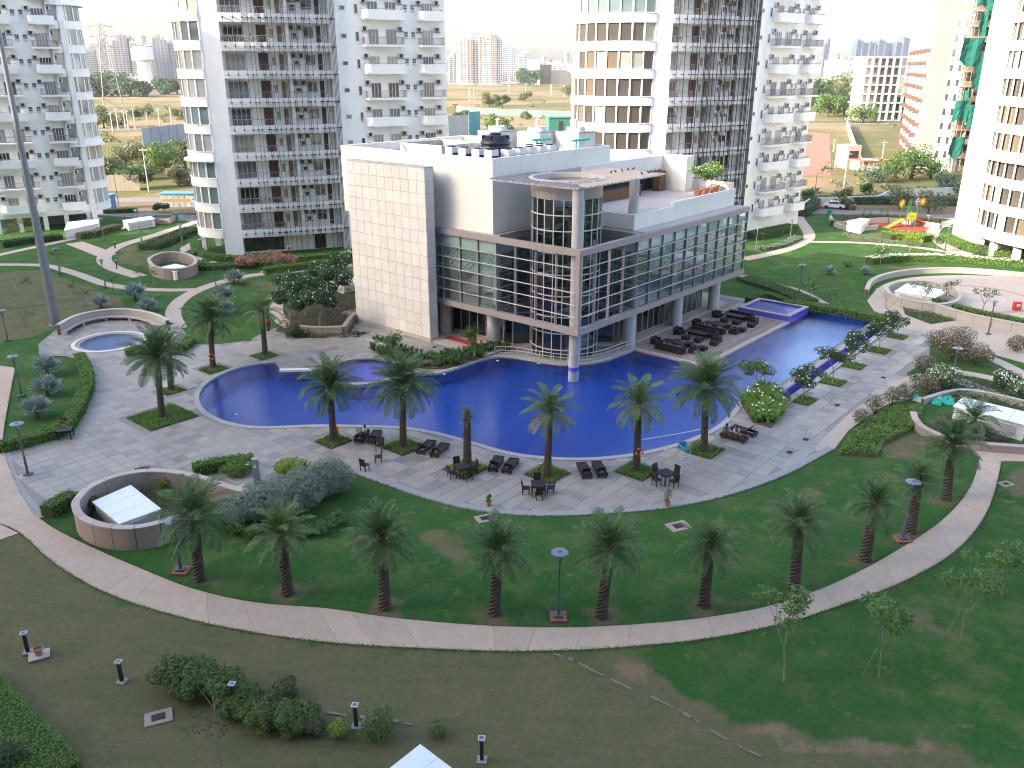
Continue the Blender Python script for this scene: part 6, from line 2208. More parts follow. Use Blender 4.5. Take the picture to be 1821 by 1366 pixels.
# silver fan palms
def fan_palm(px, py, H, R_, label, seed):
  rr_ = random.Random(seed)
  B = site(px, py)
  t = thing('silver_fan_palm', label, 'palm tree', B, 0, 'silver fan palms')
  MB().lathe([(0.2, -0.05), (0.18, H * 0.5), (0.12, H)], 10).build('trunk', BARK_PALM, t)
  crown = MB().lathe([(0.12, 0), (0.15, 0.1), (0.04, 0.25)], 8).build('crown', BARK_PALM, t, (0, 0, H))
  for k in range(15):
    az = k * 2.4 + rr_.uniform(-.2, .2)
    el = radians(80 - 75 * (k / 15) + rr_.uniform(-8, 8))
    mb = MB()
    L = R_ * 0.45
    mb.tube([(0, 0, 0), (L, 0, 0)], [0.03, 0.018], 4)
    n = 16
    for j in range(n):
      a = radians(-125 + 250 * j / (n - 1))
      rad = R_ * 0.58 * (0.75 + 0.25 * cos(a))
      tip = Vector((L + rad * cos(a), rad * sin(a), -0.10 * rad + rr_.uniform(-.04, .04)))
      pr_ = Vector((-sin(a), cos(a), 0)) * R_ * 0.045
      m_ = Vector((L, 0, 0)).lerp(tip, 0.6)
      mb.add([(L, 0, 0), m_ - pr_, tip, m_ + pr_ + Vector((0, 0, 0.03))], [(0, 1, 2, 3)])
    o = mb.build('fan_leaf', G_SILVER, crown)
    o.rotation_euler = (rr_.uniform(-.2, .2), -el, az)
for k, (a, b_, h_, r_, lab) in enumerate(((85, 668, 0.9, 1.35, 'silver fan palm at the top of the left hedge lawn'), (85, 703, 0.5, 1.35, 'silver fan palm in the middle of the left hedge lawn'), (66, 742, 0.5, 1.35, 'silver fan palm at the lower end of the left hedge lawn'),
                                         (241, 535, 0.9, 1.5, 'silver fan palm behind the curved stone bench'), (263, 553, 0.5, 1.2, 'small silver fan palm just behind the right end of the bench'), (180, 548, 0.6, 1.1, 'silver fan palm behind the middle of the bench'),
                                         (398, 548, 1.6, 1.6, 'tallest silver fan palm on the centre-left lawn'), (400, 560, 0.6, 1.2, 'silver fan palm in front of the tallest one'), (417, 505, 0.6, 1.4, 'silver fan palm beside the curving path'),
                                         (1473, 488, 0.4, 0.9, 'small silver fan palm on the right lawn'), (1538, 488, 0.3, 0.9, 'pale clump palm left of the white-flowering hedge'))):
  fan_palm(a, b_, h_ * 0.6, r_ * 1.25, lab, 300 + k)
shrub(1506, 474, bloblist(0.8, 0.9, 4, 311), 420, 0.1, G_DRYS, 'small brownish shrub on the right lawn near the shadow edge', seed=311)
shrub(525, 600, bloblist(1.0, 1.5, 5, 312), 900, 0.16, G_DARK, 'dark fan-leaved shrub in front of the frangipani grove', seed=312, aspect=0.25)

# tree-pit planting
for k, (a, b_, h) in enumerate(PITS):
  w = site(a, b_)
  bed = MB()
  q = [(-h, -h), (h, -h), (h, h), (-h, h)]
  bed.prism(q, -0.05, 0.028)
  o = kind(bed.build('planting_square', SOIL, None, (w.x, w.y, 0), CHA), 'structure')
  rr_ = random.Random(400 + k)
  mb = MB()
  for _ in range(int(260 * h * h * 1.6)):
    x, y = rr_.uniform(-h, h) * 0.97, rr_.uniform(-h, h) * 0.97
    a_ = rr_.uniform(0, 2 * pi)
    l = rr_.uniform(0.10, 0.26)
    d = Vector((cos(a_), sin(a_), 0))
    wv = Vector((-sin(a_), cos(a_), 0)) * 0.05
    p0 = Vector((x, y, 0.02))
    mb.add([p0 - wv, p0 + wv, p0 + d * l * 0.8 + Vector((0, 0, l))], [(0, 1, 2)])
    mb.add([p0 - wv, p0 + wv, p0 - d * l * 0.7 + Vector((0, 0, l * 0.8))], [(0, 1, 2)])
  kind(mb.build('grass_tufts', G_HEDGE if k not in (2,) else G_LIME, o), 'stuff')
# ------------------------------------------------------------------ masonry of the garden
def panel_wall(line, h, label, mat=GRANITE, cap=GRANITE_TOP, width=0.38, seg=1.3, cat='wall', z0=-0.1, name='garden_wall', closed=False, h_end=None):
  """wall clad in separate slabs with separate coping stones"""
  ox, oy = line[0]
  line = [(x - ox, y - oy) for x, y in line]
  t = thing(name, label, cat, (ox, oy, 0))
  pts, acc = [line[0]], 0.0
  total = sum(hypot(line[i + 1][0] - line[i][0], line[i + 1][1] - line[i][1]) for i in range(len(line) - 1))
  ns = max(2, int(total / (seg / 4)))
  step = total / ns
  i, pos = 0, 0.0
  for k in range(1, ns):
    want = k * step
    while True:
      L = hypot(line[i + 1][0] - line[i][0], line[i + 1][1] - line[i][1])
      if pos + L >= want - 1e-9:
        tt = (want - pos) / L
        pts.append((line[i][0] + tt * (line[i + 1][0] - line[i][0]), line[i][1] + tt * (line[i + 1][1] - line[i][1])))
        break
      pos += L
      i += 1
  pts.append(line[-1])
  MB().wall(pts, width * 0.86, z0, h - 0.02).build('core', pmat('joint_dark', (0.13, 0.10, 0.09), None, 3, 0.9), t)
  for k in range(0, len(pts) - 1, 4):
    q = pts[k:k + 5]
    if len(q) < 2:
      continue
    def pull(a, b, e):
      L = hypot(b[0] - a[0], b[1] - a[1])
      return (a[0] + (b[0] - a[0]) * e / L, a[1] + (b[1] - a[1]) * e / L)
    q = list(q)
    q[0], q[-1] = pull(q[0], q[1], 0.018), pull(q[-1], q[-2], 0.018)
    MB().wall(q, width, z0, h - 0.004).build('slab', mat, t)
    MB().wall(q, width + 0.08, h, h + 0.09).build('coping', cap, t)
  return t
panel_wall(spline(spts([(590, 862), (560, 882), (520, 902), (480, 911), (440, 908), (400, 897), (365, 884), (320, 874), (270, 871), (215, 880), (168, 900), (146, 922), (142, 938), (154, 957), (188, 971), (235, 976), (280, 969), (320, 954), (350, 938)]), False, 6), 1.35,
           'pink granite planter wall that loops round the white hut and curves behind the shower')
# curved stone bench behind the fountain
bl = spline(spts([(106, 596), (140, 578), (190, 568), (240, 568), (280, 577), (300, 588)]), False, 6)
bt = panel_wall(bl, 1.05, 'long curved stone bench behind the round fountain pool', STONEWALL, pmat('bench_cap', (0.50, 0.455, 0.40), None, 8, 0.7), 0.4, 2.2, 'bench', name='stone_bench')
ox, oy = bl[0]
inn = offset([(x - ox, y - oy) for x, y in bl], 0.55, False)
MB().wall(inn, 0.62, 0.36, 0.48).build('seat', pmat('bench_seat', (0.42, 0.375, 0.33), None, 8, 0.7), bt)
for k in range(0, len(inn), 6):
  MB().box(-0.14, -0.25, -0.05, 0.14, 0.25, 0.36).build('seat_support', STONEWALL, bt, (inn[k][0], inn[k][1], 0), atan2(inn[min(k + 1, len(inn) - 1)][1] - inn[max(k - 1, 0)][1], inn[min(k + 1, len(inn) - 1)][0] - inn[max(k - 1, 0)][0]))
panel_wall(spts([(512, 590), (560, 595), (612, 594), (625, 575), (650, 560)]), 0.75, 'low pink granite wall of the raised frangipani bed', seg=2.0)
pw = [site(1540, 524), site(1548, 508), site(1570, 497), site(1610, 489), site(1670, 485), site(1740, 487), site(1880, 500)]
panel_wall(spline([(p.x, p.y) for p in pw], False, 6), 0.6, 'low curved stone kerb wall round the back of the plaza', STONEWALL, STONEWALL, 0.45, 2.4)
pw = spline(spts([(1574, 528), (1582, 538), (1610, 548), (1660, 556), (1695, 552), (1704, 538), (1690, 524), (1650, 514), (1600, 515), (1578, 522), (1574, 528)]), False, 5)
panel_wall(pw, 1.0, 'oval beige planter wall around the white plaza hut', STONEWALL, STONEWALL, 0.4, 2.4)
panel_wall(spline(spts([(1632, 545), (1680, 562), (1740, 578), (1880, 605)]), False, 6), 0.95, 'long curved beige wall in front of the plaza', STONEWALL, STONEWALL, 0.4, 1.9)
panel_wall(spline(spts([(1622, 745), (1626, 758), (1640, 772), (1680, 790), (1740, 801), (1800, 806), (1880, 812)]), False, 5), 0.55, 'curved granite planter edge in front of the louvred hut', GRANITE, GRANITE_TOP, 0.4, 1.8)
panel_wall(spline(spts([(1640, 718), (1700, 702), (1760, 708), (1870, 735)]), False, 5), 0.4, 'cream kerb behind the louvred hut', STONEWALL, STONEWALL, 0.3, 2.2)
panel_wall(spline(spts([(268, 482), (276, 491), (300, 497), (330, 495), (349, 486), (346, 474), (320, 466), (290, 467), (270, 476), (268, 482)]), False, 5), 1.35, 'round pink granite planter with a pale roof inside, below the fin tower', seg=1.6)
panel_wall(spline(spts([(1476, 392), (1480, 400), (1500, 404)]), False, 3) + spline(spts([(1510, 400), (1580, 396), (1650, 404), (1672, 408)]), False, 4), 0.8, 'low beige wall round the playground', STONEWALL, STONEWALL, 0.4, 3.0)
panel_wall(spline(spts([(1484, 402), (1500, 408), (1530, 410), (1560, 407)]), False, 4), 0.6, 'low curved planter edge beside the playground hut', STONEWALL, STONEWALL, 0.4, 3.0)
# plaza floor: sand disc with rings
pc = site(1760, 530)
pz = kind(MB().prism(spline(spts([(1560, 540), (1556, 520), (1580, 503), (1640, 492), (1760, 491), (1900, 505), (1960, 560), (1820, 580), (1680, 560), (1600, 552)]), True, 5), -0.05, 0.022).build('plaza', pmat('plaza_sand', (0.47, 0.40, 0.345), (0.42, 0.355, 0.31), 1.2, 0.9, stain=0.35)), 'structure')
for r_, m_ in ((3.2, (0.52, 0.46, 0.41)), (6.6, (0.36, 0.26, 0.21)), (10.4, (0.50, 0.43, 0.38))):
  c0 = site(1735, 530)
  MB().lathe([(r_, 0.024), (r_, 0.032), (r_ - 0.45, 0.032), (r_ - 0.45, 0.024)], 48, cap=False).build('ring_stone', pmat('ring_%d' % int(r_ * 10), m_, None, 3, 0.9), pz, (c0.x, c0.y, 0))
# stone steps beside the panel wall
st = thing('stone_steps', 'short flight of grey stone steps beside the strap-leaf bed', 'steps', site(676, 618), CHA)
for k in range(4):
  MB().box(-0.2 + k * 0.42, -1.5, -0.05, 0.22 + k * 0.42, 1.5, 0.62 - k * 0.15).build('step', KERB, st)
MB().box(-0.75, -1.7, -0.05, -0.21, 1.7, 0.70).build('cheek', COPING, st)

def hut(corners, z, h, label, panels=4, louvre=True):
  """small white plant hut: four roof corners in order round the roof at level z"""
  q = ccw([S2(a, b_, z) for a, b_ in corners])
  cx_, cy_ = sum(p[0] for p in q) / 4, sum(p[1] for p in q) / 4
  q = [(x - cx_, y - cy_) for x, y in q]
  t = thing('plant_hut', label, 'hut', (cx_, cy_, 0), 0, 'white plant huts')
  MB().prism(offset(q, -0.12), -0.1, z - 0.08).build('wall', TWHITE, t)
  # roof sheets laid side by side along the longer edge
  e0 = hypot(q[1][0] - q[0][0], q[1][1] - q[0][1])
  e1 = hypot(q[2][0] - q[1][0], q[2][1] - q[1][1])
  a = q if e0 >= e1 else q[1:] + q[:1]
  lp = lambda p, r, s: (p[0] + (r[0] - p[0]) * s, p[1] + (r[1] - p[1]) * s)
  for k in range(panels):
    s0, s1 = k / panels + 0.004, (k + 1) / panels - 0.004
    MB().prism([lp(a[0], a[1], s0), lp(a[0], a[1], s1), lp(a[3], a[2], s1), lp(a[3], a[2], s0)], z - 0.08, z + 0.002 * (k % 2), bottom=True).build('roof_sheet', PALEROOF, t)
  if louvre:
    for (i, j) in ((0, 1), (1, 2), (2, 3), (3, 0)):
      d = Vector((a[j][0] - a[i][0], a[j][1] - a[i][1]))
      if d.length < 1.5:
        continue
      F_ = Facade((a[i][0], a[i][1]), atan2(d.y, d.x))
      m = MB()
      for s in range(5):
        zz_ = 0.25 + s * (z - 0.5) / 5
        F_.box(m, d.length * 0.12, d.length * 0.88, -0.118, -0.06, zz_, zz_ + 0.07)
      kind(m.build('louvres', ALU, t), 'stuff')
  return t
hut([(163, 892), (232, 862), (287, 905), (212, 932)], 0.95, 1, 'white sheet-roofed hut inside the round granite planter', 3)
hut([(1590, 518), (1612, 504), (1686, 517), (1664, 530)], 0.95, 1, 'white sheet-roofed hut in the oval plaza planter', 4)
hut([(1694, 722), (1712, 706), (1840, 736), (1826, 757)], 1.3, 1.2, 'white louvred hut at the right edge among the shrubs', 4)
hut([(217, 392), (267, 384), (276, 389), (226, 397)], 1.3, 1.2, 'long low white hut by the access road on the left', 4)
hut([(1505, 394), (1531, 387), (1547, 390), (1533, 400)], 1.5, 1.2, 'white hut beside the playground', 3)
hut([(690, 1368), (747, 1323), (812, 1372), (750, 1420)], 1.0, 1, 'white roof corner at the bottom edge of the picture', 2, False)
hut([(585, 500), (630, 489), (650, 496), (610, 508)], 1.1, 1, 'white-roofed hut half hidden behind the frangipani grove', 2)
hut([(280, 476), (312, 469), (340, 475), (310, 484)], 1.15, 1, 'pale hut roof inside the round planter below the fin tower', 2, False)

# ------------------------------------------------------------------ lamps, bollards, pole
GLASSLAMP = glassmat('lamp_glass', (0.7, 0.72, 0.74), 0.1, 0.05, 0.4, (0.5, 0.52, 0.52))
LAMPBLUE = pmat('lamp_disc', (0.18, 0.215, 0.28), (0.15, 0.18, 0.24), 3, 0.4, spec=0.5)
BRICKPAD = pmat('brick_pad', (0.30, 0.12, 0.095), (0.24, 0.10, 0.08), 6, 0.9)
lm = {}
def lamp(px, py, top, label, pad=False):
  B = site(px, py)
  H = height_at(B, top)
  t = thing('lamp_post', label, 'lamp post', B, 0, 'garden lamp posts')
  MB().lathe([(0.085, 0.12), (0.085, H * 0.33), (0.06, H * 0.34), (0.05, H - 0.55)], 10).build('post', LAMPGREY, t, smooth=True)
  MB().box(-0.22, -0.22, 0.0, 0.22, 0.22, 0.13).build('base_plate', LAMPGREY, t, (0, 0, 0.08 if pad else 0))
  if pad:
    MB().box(-0.42, -0.42, -0.05, 0.42, 0.42, 0.10).build('brick_pad', BRICKPAD, t)
  MB().lathe([(0.08, H - 0.56), (0.12, H - 0.5), (0.13, H - 0.44)], 12).build('collar', LAMPGREY, t, smooth=True)
  MB().lathe([(0.11, H - 0.439), (0.13, H - 0.12)], 12).build('lantern', GLASSLAMP, t, smooth=True)
  for k in range(4):
    a = k * pi / 2 + 0.3
    MB().box(-0.012, -0.012, H - 0.44, 0.012, 0.012, H - 0.08).build('strut', LAMPGREY, t, (0.15 * cos(a), 0.15 * sin(a), 0))
  MB().lathe([(0.02, H - 0.1), (0.42, H - 0.09), (0.43, H - 0.06), (0.12, H - 0.01), (0.10, H + 0.06), (0.02, H + 0.07)], 24).build('shade', LAMPBLUE, t, smooth=True)
for (a, b_, c, lab, pad) in ((50, 845, 752, 'lamp post standing on the court in front of the left hedge', False), (993, 1098, 980, 'lamp post on a brick pad in the middle of the palm lawn', True), (1605, 960, 855, 'lamp post on a brick pad at the right of the palm lawn', True),
                             (322, 1016, 925, 'lamp post on a brick pad half hidden by the large left lawn palm', True), (38, 705, 632, 'lamp post among the silver fan palms', False), (14, 606, 551, 'lamp post at the left edge beside the bench lawn', False),
                             (107, 487, 441, 'lamp post on the left lawn right of the tall grey pole', False), (188, 512, 461, 'lamp post where the left garden paths meet', False), (386, 522, 465, 'lamp post beside the curving path left of the fan palms', False),
                             (1421, 522, 470, 'lamp post on the middle lawn behind the pool hedge', False), (1757, 595, 535, 'lamp post beside the curved plaza wall', False), (1690, 692, 618, 'lamp post rising from the flowering shrubs on the right', False),
                             (247, 412, 373, 'lamp post next to the long low white hut', False), (185, 427, 388, 'lamp post below the left balcony tower', False), (325, 438, 400, 'lamp post left of the fin tower shrub bed', False), (362, 468, 425, 'lamp post in front of the left tower bay', False), (518, 476, 437, 'lamp post among the hedges under the dark fins', False),
                             (1343, 452, 405, 'lamp post by the shrub border of the middle tower', False), (1405, 425, 390, 'lamp post nearest the corner of the middle tower', False), (1646, 420, 383, 'lamp post right of the playground slide', False), (1680, 447, 402, 'lamp post at the path bend near the right tower', False)):
  lamp(a, b_, c, lab, pad)
SOLAR = pmat('solar_cell', (0.10, 0.14, 0.26), None, 6, 0.25, spec=0.6)
def bollard(px, py, top, label):
  B = site(px, py)
  H = height_at(B, top)
  t = thing('bollard_light', label, 'bollard', B, random.uniform(-.3, .3), 'solar bollard lights')
  MB().box(-0.07, -0.07, 0.05, 0.07, 0.07, H - 0.12).build('post', pmat('bollard_brown', (0.035, 0.028, 0.026), None, 4, 0.6), t)
  MB().box(-0.09, -0.09, H - 0.119, 0.09, 0.09, H - 0.03).build('lens', GLASSLAMP, t)
  MB().box(-0.14, -0.14, H - 0.029, 0.14, 0.14, H).build('cap', ALU, t)
  MB().box(-0.09, -0.09, H + 0.001, 0.09, 0.09, H + 0.012).build('solar_panel', SOLAR, t)
  MB().box(-0.2, -0.2, -0.06, 0.2, 0.2, 0.05).build('footing', KERB, t)
for a, b_, c, lab in ((50, 1160, 1125, 'solar bollard light next to the empty terracotta pot'), (217, 1212, 1176, 'solar bollard light second from the left in the foreground'), (419, 1262, 1215, 'solar bollard light rising behind the lantana shrubs'),
                      (634, 1292, 1253, 'solar bollard light between the small lime shrub and the round lantana'), (857, 1352, 1312, 'solar bollard light farthest right in the foreground'),
                      (205, 442, 430, 'small dark bollard at the fork of the left garden path'), (208, 478, 463, 'small dark bollard on the striped left lawn'), (252, 430, 420, 'small dark bollard farther up the left garden path')):
  bollard(a, b_, c, lab)
B = site(100, 578)
t = thing('lighting_mast', 'very tall grey steel mast rising out of the picture at the left', 'mast', B)
mm = MB().lathe([(0.52, 0.0), (0.42, 8), (0.32, 16), (0.24, 26), (0.2, 34)], 16)
mm.v = [(x - 0.0 * z, y, z) for x, y, z in mm.v]
mm.build('shaft', GREYMETAL, t, smooth=True)
MB().lathe([(0.75, 0.0), (0.75, 0.08)], 16).build('base_flange', GREYMETAL, t)
MB().box(-0.15, -0.56, 0.8, 0.15, -0.5, 1.6).build('access_door', pmat('grey_door', (0.26, 0.28, 0.30), None, 3, 0.5), t)

# ------------------------------------------------------------------ court furniture
def lounger(foot, head, label, raised=40, idx=0):
  f, h = site(*foot), site(*head)
  ang = atan2(h.y - f.y, h.x - f.x)
  mid = (f + h) / 2
  t = thing('sun_lounger', label, 'sun lounger', (mid.x, mid.y, 0.02), ang, 'rattan sun loungers by the pool')
  L, W = 2.0, 0.72
  fr = MB()
  fr.box(-L / 2, -W / 2, 0.16, L / 2, -W / 2 + 0.09, 0.36)
  fr.box(-L / 2, W / 2 - 0.09, 0.16, L / 2, W / 2, 0.36)
  fr.box(-L / 2, -W / 2 + 0.091, 0.16, -L / 2 + 0.09, W / 2 - 0.091, 0.36)
  fr.box(L / 2 - 0.09, -W / 2 + 0.091, 0.16, L / 2, W / 2 - 0.091, 0.36)
  fr.build('frame', RATTAN, t)
  MB().box(-L / 2 + 0.092, -W / 2 + 0.092, 0.27, 0.28, W / 2 - 0.092, 0.33).build('seat_deck', RATTAN, t)
  bk = MB().box(0, -W / 2 + 0.095, 0, 0.72, W / 2 - 0.095, 0.05)
  bk.xf(Matrix.Translation((0.29, 0, 0.30)) @ Matrix.Rotation(-radians(raised), 4, 'Y'))
  bk.build('backrest', RATTAN, t)
  for sx in (-0.85, 0.85):
    for sy in (-0.28, 0.28):
      MB().box(sx - 0.05, sy - 0.05, 0, sx + 0.05, sy + 0.05, 0.16).build('leg', RATTAN, t)
  s = MB().tube([(0.62, -0.2, 0.2), (0.62 + 0.1, -0.2, 0.30 + 0.45 * sin(radians(raised)))], 0.02, 5).tube([(0.62, 0.2, 0.2), (0.72, 0.2, 0.30 + 0.45 * sin(radians(raised)))], 0.02, 5)
  s.build('prop', BLACKMETAL, t)
  MB().box(-0.5, -0.02, 0.2, 0.9, 0.02, 0.22).build('cross_bar', ALU, t)
  return t
lounger((652, 768), (636, 793), 'rattan lounger with a reading person on it, left of the palm', 32)
lounger((674, 769), (658, 796), 'empty rattan lounger right beside the reading person', 32)
lounger((771, 788), (744, 812), 'rattan lounger left of its pair between two palms', 38)
lounger((795, 793), (768, 818), 'rattan lounger right of its pair behind the trimmed palm', 38)
lounger((889, 817), (875, 842), 'rattan lounger left of its pair behind the middle dining set', 40)
lounger((916, 821), (899, 846), 'rattan lounger right of its pair behind the middle dining set', 40)
lounger((1032, 827), (1046, 857), 'rattan lounger of the right-leaning pair, nearer the middle palm', 36)
lounger((1059, 826), (1073, 854), 'rattan lounger of the right-leaning pair, farther from the middle palm', 36)
lounger((1302, 764), (1344, 778), 'rattan lounger with high backrest behind the seated people', 48)
lounger((1283, 776), (1327, 788), 'rattan lounger that the two people sit on', 20)

def chair_parts(t):
  MB().box(-0.24, -0.24, 0.40, 0.24, 0.24, 0.46).build('seat', RATTAN, t)
  bk = MB().box(-0.24, 0.0, 0.0, 0.24, 0.04, 0.52)
  bk.xf(Matrix.Translation((0, 0.20, 0.461)) @ Matrix.Rotation(-0.14, 4, 'X'))
  bk.build('backrest', RATTAN, t)
  for sx in (-0.21, 0.21):
    for sy in (-0.21, 0.21):
      MB().box(sx - 0.025, sy - 0.025, 0, sx + 0.025, sy + 0.025, 0.40).build('leg', RATTAN, t)
def chair(x, y, rz, label):
  """faces local -y"""
  t = thing('dining_chair', label, 'chair', (x, y, 0.02), rz, 'dark rattan chairs')
  chair_parts(t)
  return t
def table(x, y, rz, label, s=0.95):
  t = thing('dining_table', label, 'table', (x, y, 0.02), rz, 'dark rattan tables')
  h = s / 2
  MB().box(-h, -h, 0.68, h, h, 0.74).build('table_top', RATTAN, t)
  MB().box(-h + 0.05, -h + 0.05, 0.60, h - 0.05, h - 0.05, 0.68 - 0.002).build('apron', RATTAN, t)
  for sx in (-1, 1):
    for sy in (-1, 1):
      MB().box(sx * (h - 0.06) - 0.035, sy * (h - 0.06) - 0.035, 0, sx * (h - 0.06) + 0.035, sy * (h - 0.06) + 0.035, 0.60).build('leg', RATTAN, t)
  return t
for px, py, rz, nm in ((823, 846, radians(28), 'the trimmed palm'), (957, 878, radians(2), 'the middle of the court'), (1183, 858, radians(33), 'the lifeguard chair')):
  w = site(px, py)
  table(w.x, w.y, rz, 'square dark rattan dining table near ' + nm)
  for k, wd in enumerate(('near side', 'right side', 'far side', 'left side')):
    a = rz + k * pi / 2
    d = 0.80
    chair(w.x + d * sin(a), w.y - d * cos(a), a + pi + random.uniform(-.12, .12), 'rattan chair on the %s of the dining table near %s' % (wd, nm))
w = site(118, 779)
table(w.x, w.y, radians(14), 'dark rattan table where the person in red sits, by the left hedge', 1.0)
for px, py, rz, lab in ((676, 802, radians(-20), 'loose rattan chair standing behind the other two, by the lounger'), (673, 822, radians(-75), 'loose rattan chair in the middle of the three by the oleanders'), (649, 837, radians(150), 'loose rattan chair nearest the oleanders')):
  w = site(px, py)
  chair(w.x, w.y, rz, lab)
w = site(110, 776)
chair(site(109, 772).x, site(109, 772).y + 0.5, radians(14), 'rattan chair under the person in red at the left hedge')

# lounge sets on the sun deck
def block(name, cat, uvp, parts, label, group):
  w = UV(*uvp)
  t = thing(name, label, cat, (w[0], w[1], 0.033), CHA, group)
  for nm, b_ in parts:
    MB().box(*b_).build(nm, RATTAN, t)
  return t
ordn = ('nearest', 'second', 'third', 'farthest')
for k in range(4):
  u0 = 10.9 + k * 4.15
  f = 1 if k % 2 == 0 else -1
  c = u0 + 1.45
  block('lounge_sofa', 'sofa', (c - f * 1.25, -3.2), [('base', (-0.42, -1.5, 0.02, 0.42, 1.5, 0.40)), ('backrest', (-0.42 if f > 0 else 0.27, -1.5, 0.401, -0.27 if f > 0 else 0.42, 1.5, 0.72)),
          ('arm', (-0.26 if f > 0 else -0.42, -1.5, 0.401, 0.42 if f > 0 else 0.26, -1.36, 0.66)), ('arm', (-0.26 if f > 0 else -0.42, 1.36, 0.401, 0.42 if f > 0 else 0.26, 1.5, 0.66))],
          'long dark rattan sofa of the %s lounge set on the deck' % ordn[k], 'rattan lounge sofas')
  block('coffee_table', 'table', (c - f * 0.1, -3.0), [('table_top', (-0.5, -1.2, 0.60, 0.5, 1.2, 0.66)), ('leg', (-0.45, -1.15, 0, -0.35, -1.05, 0.60)), ('leg', (0.35, -1.15, 0, 0.45, -1.05, 0.60)),
          ('leg', (-0.45, 1.05, 0, -0.35, 1.15, 0.60)), ('leg', (0.35, 1.05, 0, 0.45, 1.15, 0.60))], 'long dark rattan table of the %s lounge set on the deck' % ordn[k], 'rattan lounge tables')
  for s, (vv, wd) in enumerate(((-5.25, 'pool side'), (-0.95, 'building side'))):
    b0 = [('base', (-0.45, -0.42, 0.02, 0.45, 0.42, 0.40))]
    if s == 0:
      b0 += [('backrest', (-0.45, -0.42, 0.401, 0.45, -0.28, 0.72))]
    else:
      b0 += [('backrest', (-0.45, 0.28, 0.401, 0.45, 0.42, 0.72))]
    b0 += [('arm', (-0.45, -0.279, 0.401, -0.32, 0.279, 0.64)), ('arm', (0.32, -0.279, 0.401, 0.45, 0.279, 0.64))]
    block('lounge_armchair', 'armchair', (c - f * 0.15, vv), b0, 'dark rattan armchair on the %s of the %s lounge set' % (wd, ordn[k]), 'rattan lounge armchairs')
  for s, (du, vv, wd) in enumerate(((1.15, -3.9, 'left'), (1.15, -2.5, 'right'), (1.0, -5.6, 'pool-side'))):
    block('ottoman', 'stool', (c + f * du, vv), [('cube', (-0.34, -0.34, 0.03, 0.34, 0.34, 0.40)), ('pad', (-0.33, -0.33, 0.401, 0.33, 0.33, 0.44))], 'dark rattan cube stool, %s one of the %s lounge set' % (wd, ordn[k]), 'rattan cube stools')

# lifeguard chair
w = site(1214, 836)
t = thing('lifeguard_chair', 'white metal lifeguard chair with blue seat beside the palm with the lifebuoy', 'chair', (w.x, w.y, 0.02), radians(20))
SEATB = pmat('seat_blue', (0.05, 0.22, 0.40), None, 3, 0.5)
WHITEM = pmat('white_tube', (0.55, 0.57, 0.58), None, 3, 0.4)
for sx in (-1, 1):
  for sy in (-1, 1):
    MB().tube([(sx * 0.55, sy * 0.6, 0), (sx * 0.28, sy * 0.28, 1.6)], 0.025, 6).build('leg', WHITEM, t)
for z, e in ((0.4, 0.5), (0.8, 0.43), (1.2, 0.36)):
  MB().tube([(-e, -e * 1.05, z), (e, -e * 1.05, z)], 0.02, 6).build('rung', WHITEM, t)
MB().box(-0.3, -0.3, 1.6, 0.3, 0.3, 1.66).build('seat', SEATB, t)
MB().box(-0.3, 0.26, 1.661, 0.3, 0.32, 2.0).build('backrest', SEATB, t)
for sx in (-1, 1):
  MB().tube([(sx * 0.32, -0.28, 1.62), (sx * 0.32, -0.28, 1.86), (sx * 0.32, 0.28, 1.9)], 0.02, 6).build('arm', WHITEM, t)
# shower post
w = site(461, 884)
t = thing('shower_post', 'square stone shower post with metal heads on a round platform', 'shower', (w.x, w.y, 0), radians(12))
MB().box(-0.2, -0.2, 0, 0.2, 0.2, 2.75).build('post', pmat('shower_stone', (0.33, 0.325, 0.32), (0.28, 0.275, 0.27), 6, 0.7, bump=0.1), t)
for k in range(4):
  a = k * pi / 2
  m = MB().tube([(0.2, 0, 2.45), (0.42, 0, 2.5), (0.48, 0, 2.42)], 0.025, 6).lathe([(0.0, 2.40), (0.09, 2.38), (0.09, 2.36), (0.0, 2.36)], 10, 0.48, 0)
  m.build('shower_head', ALU, t, rz=a)
  MB().lathe([(0.05, 0), (0.05, 0.06)], 8).build('tap', BLACKMETAL, t, (0.21 * cos(a), 0.21 * sin(a), 1.0))
MB().lathe([(1.7, 0.0), (1.7, 0.06)], 32).build('platform', KERB, t)
for a0, a1 in ((2.2, 3.3), (-0.1, 0.75)):
  MB().wall([(1.75 * cos(a0 + (a1 - a0) * k / 8), 1.75 * sin(a0 + (a1 - a0) * k / 8)) for k in range(9)], 0.22, 0, 0.3).build('seat_kerb', pmat('pale_kerb', (0.5, 0.5, 0.49), None, 3, 0.7), t)
w = site(277, 603)
t = thing('shower_post', 'shorter stone post beside the fountain hedge', 'post', (w.x, w.y, 0), radians(12))
MB().box(-0.22, -0.22, 0, 0.22, 0.22, 1.5).build('post', MATS['shower_stone'], t)
MB().box(-0.3, -0.3, 1.502, 0.3, 0.3, 1.58).build('cap', COPING, t)
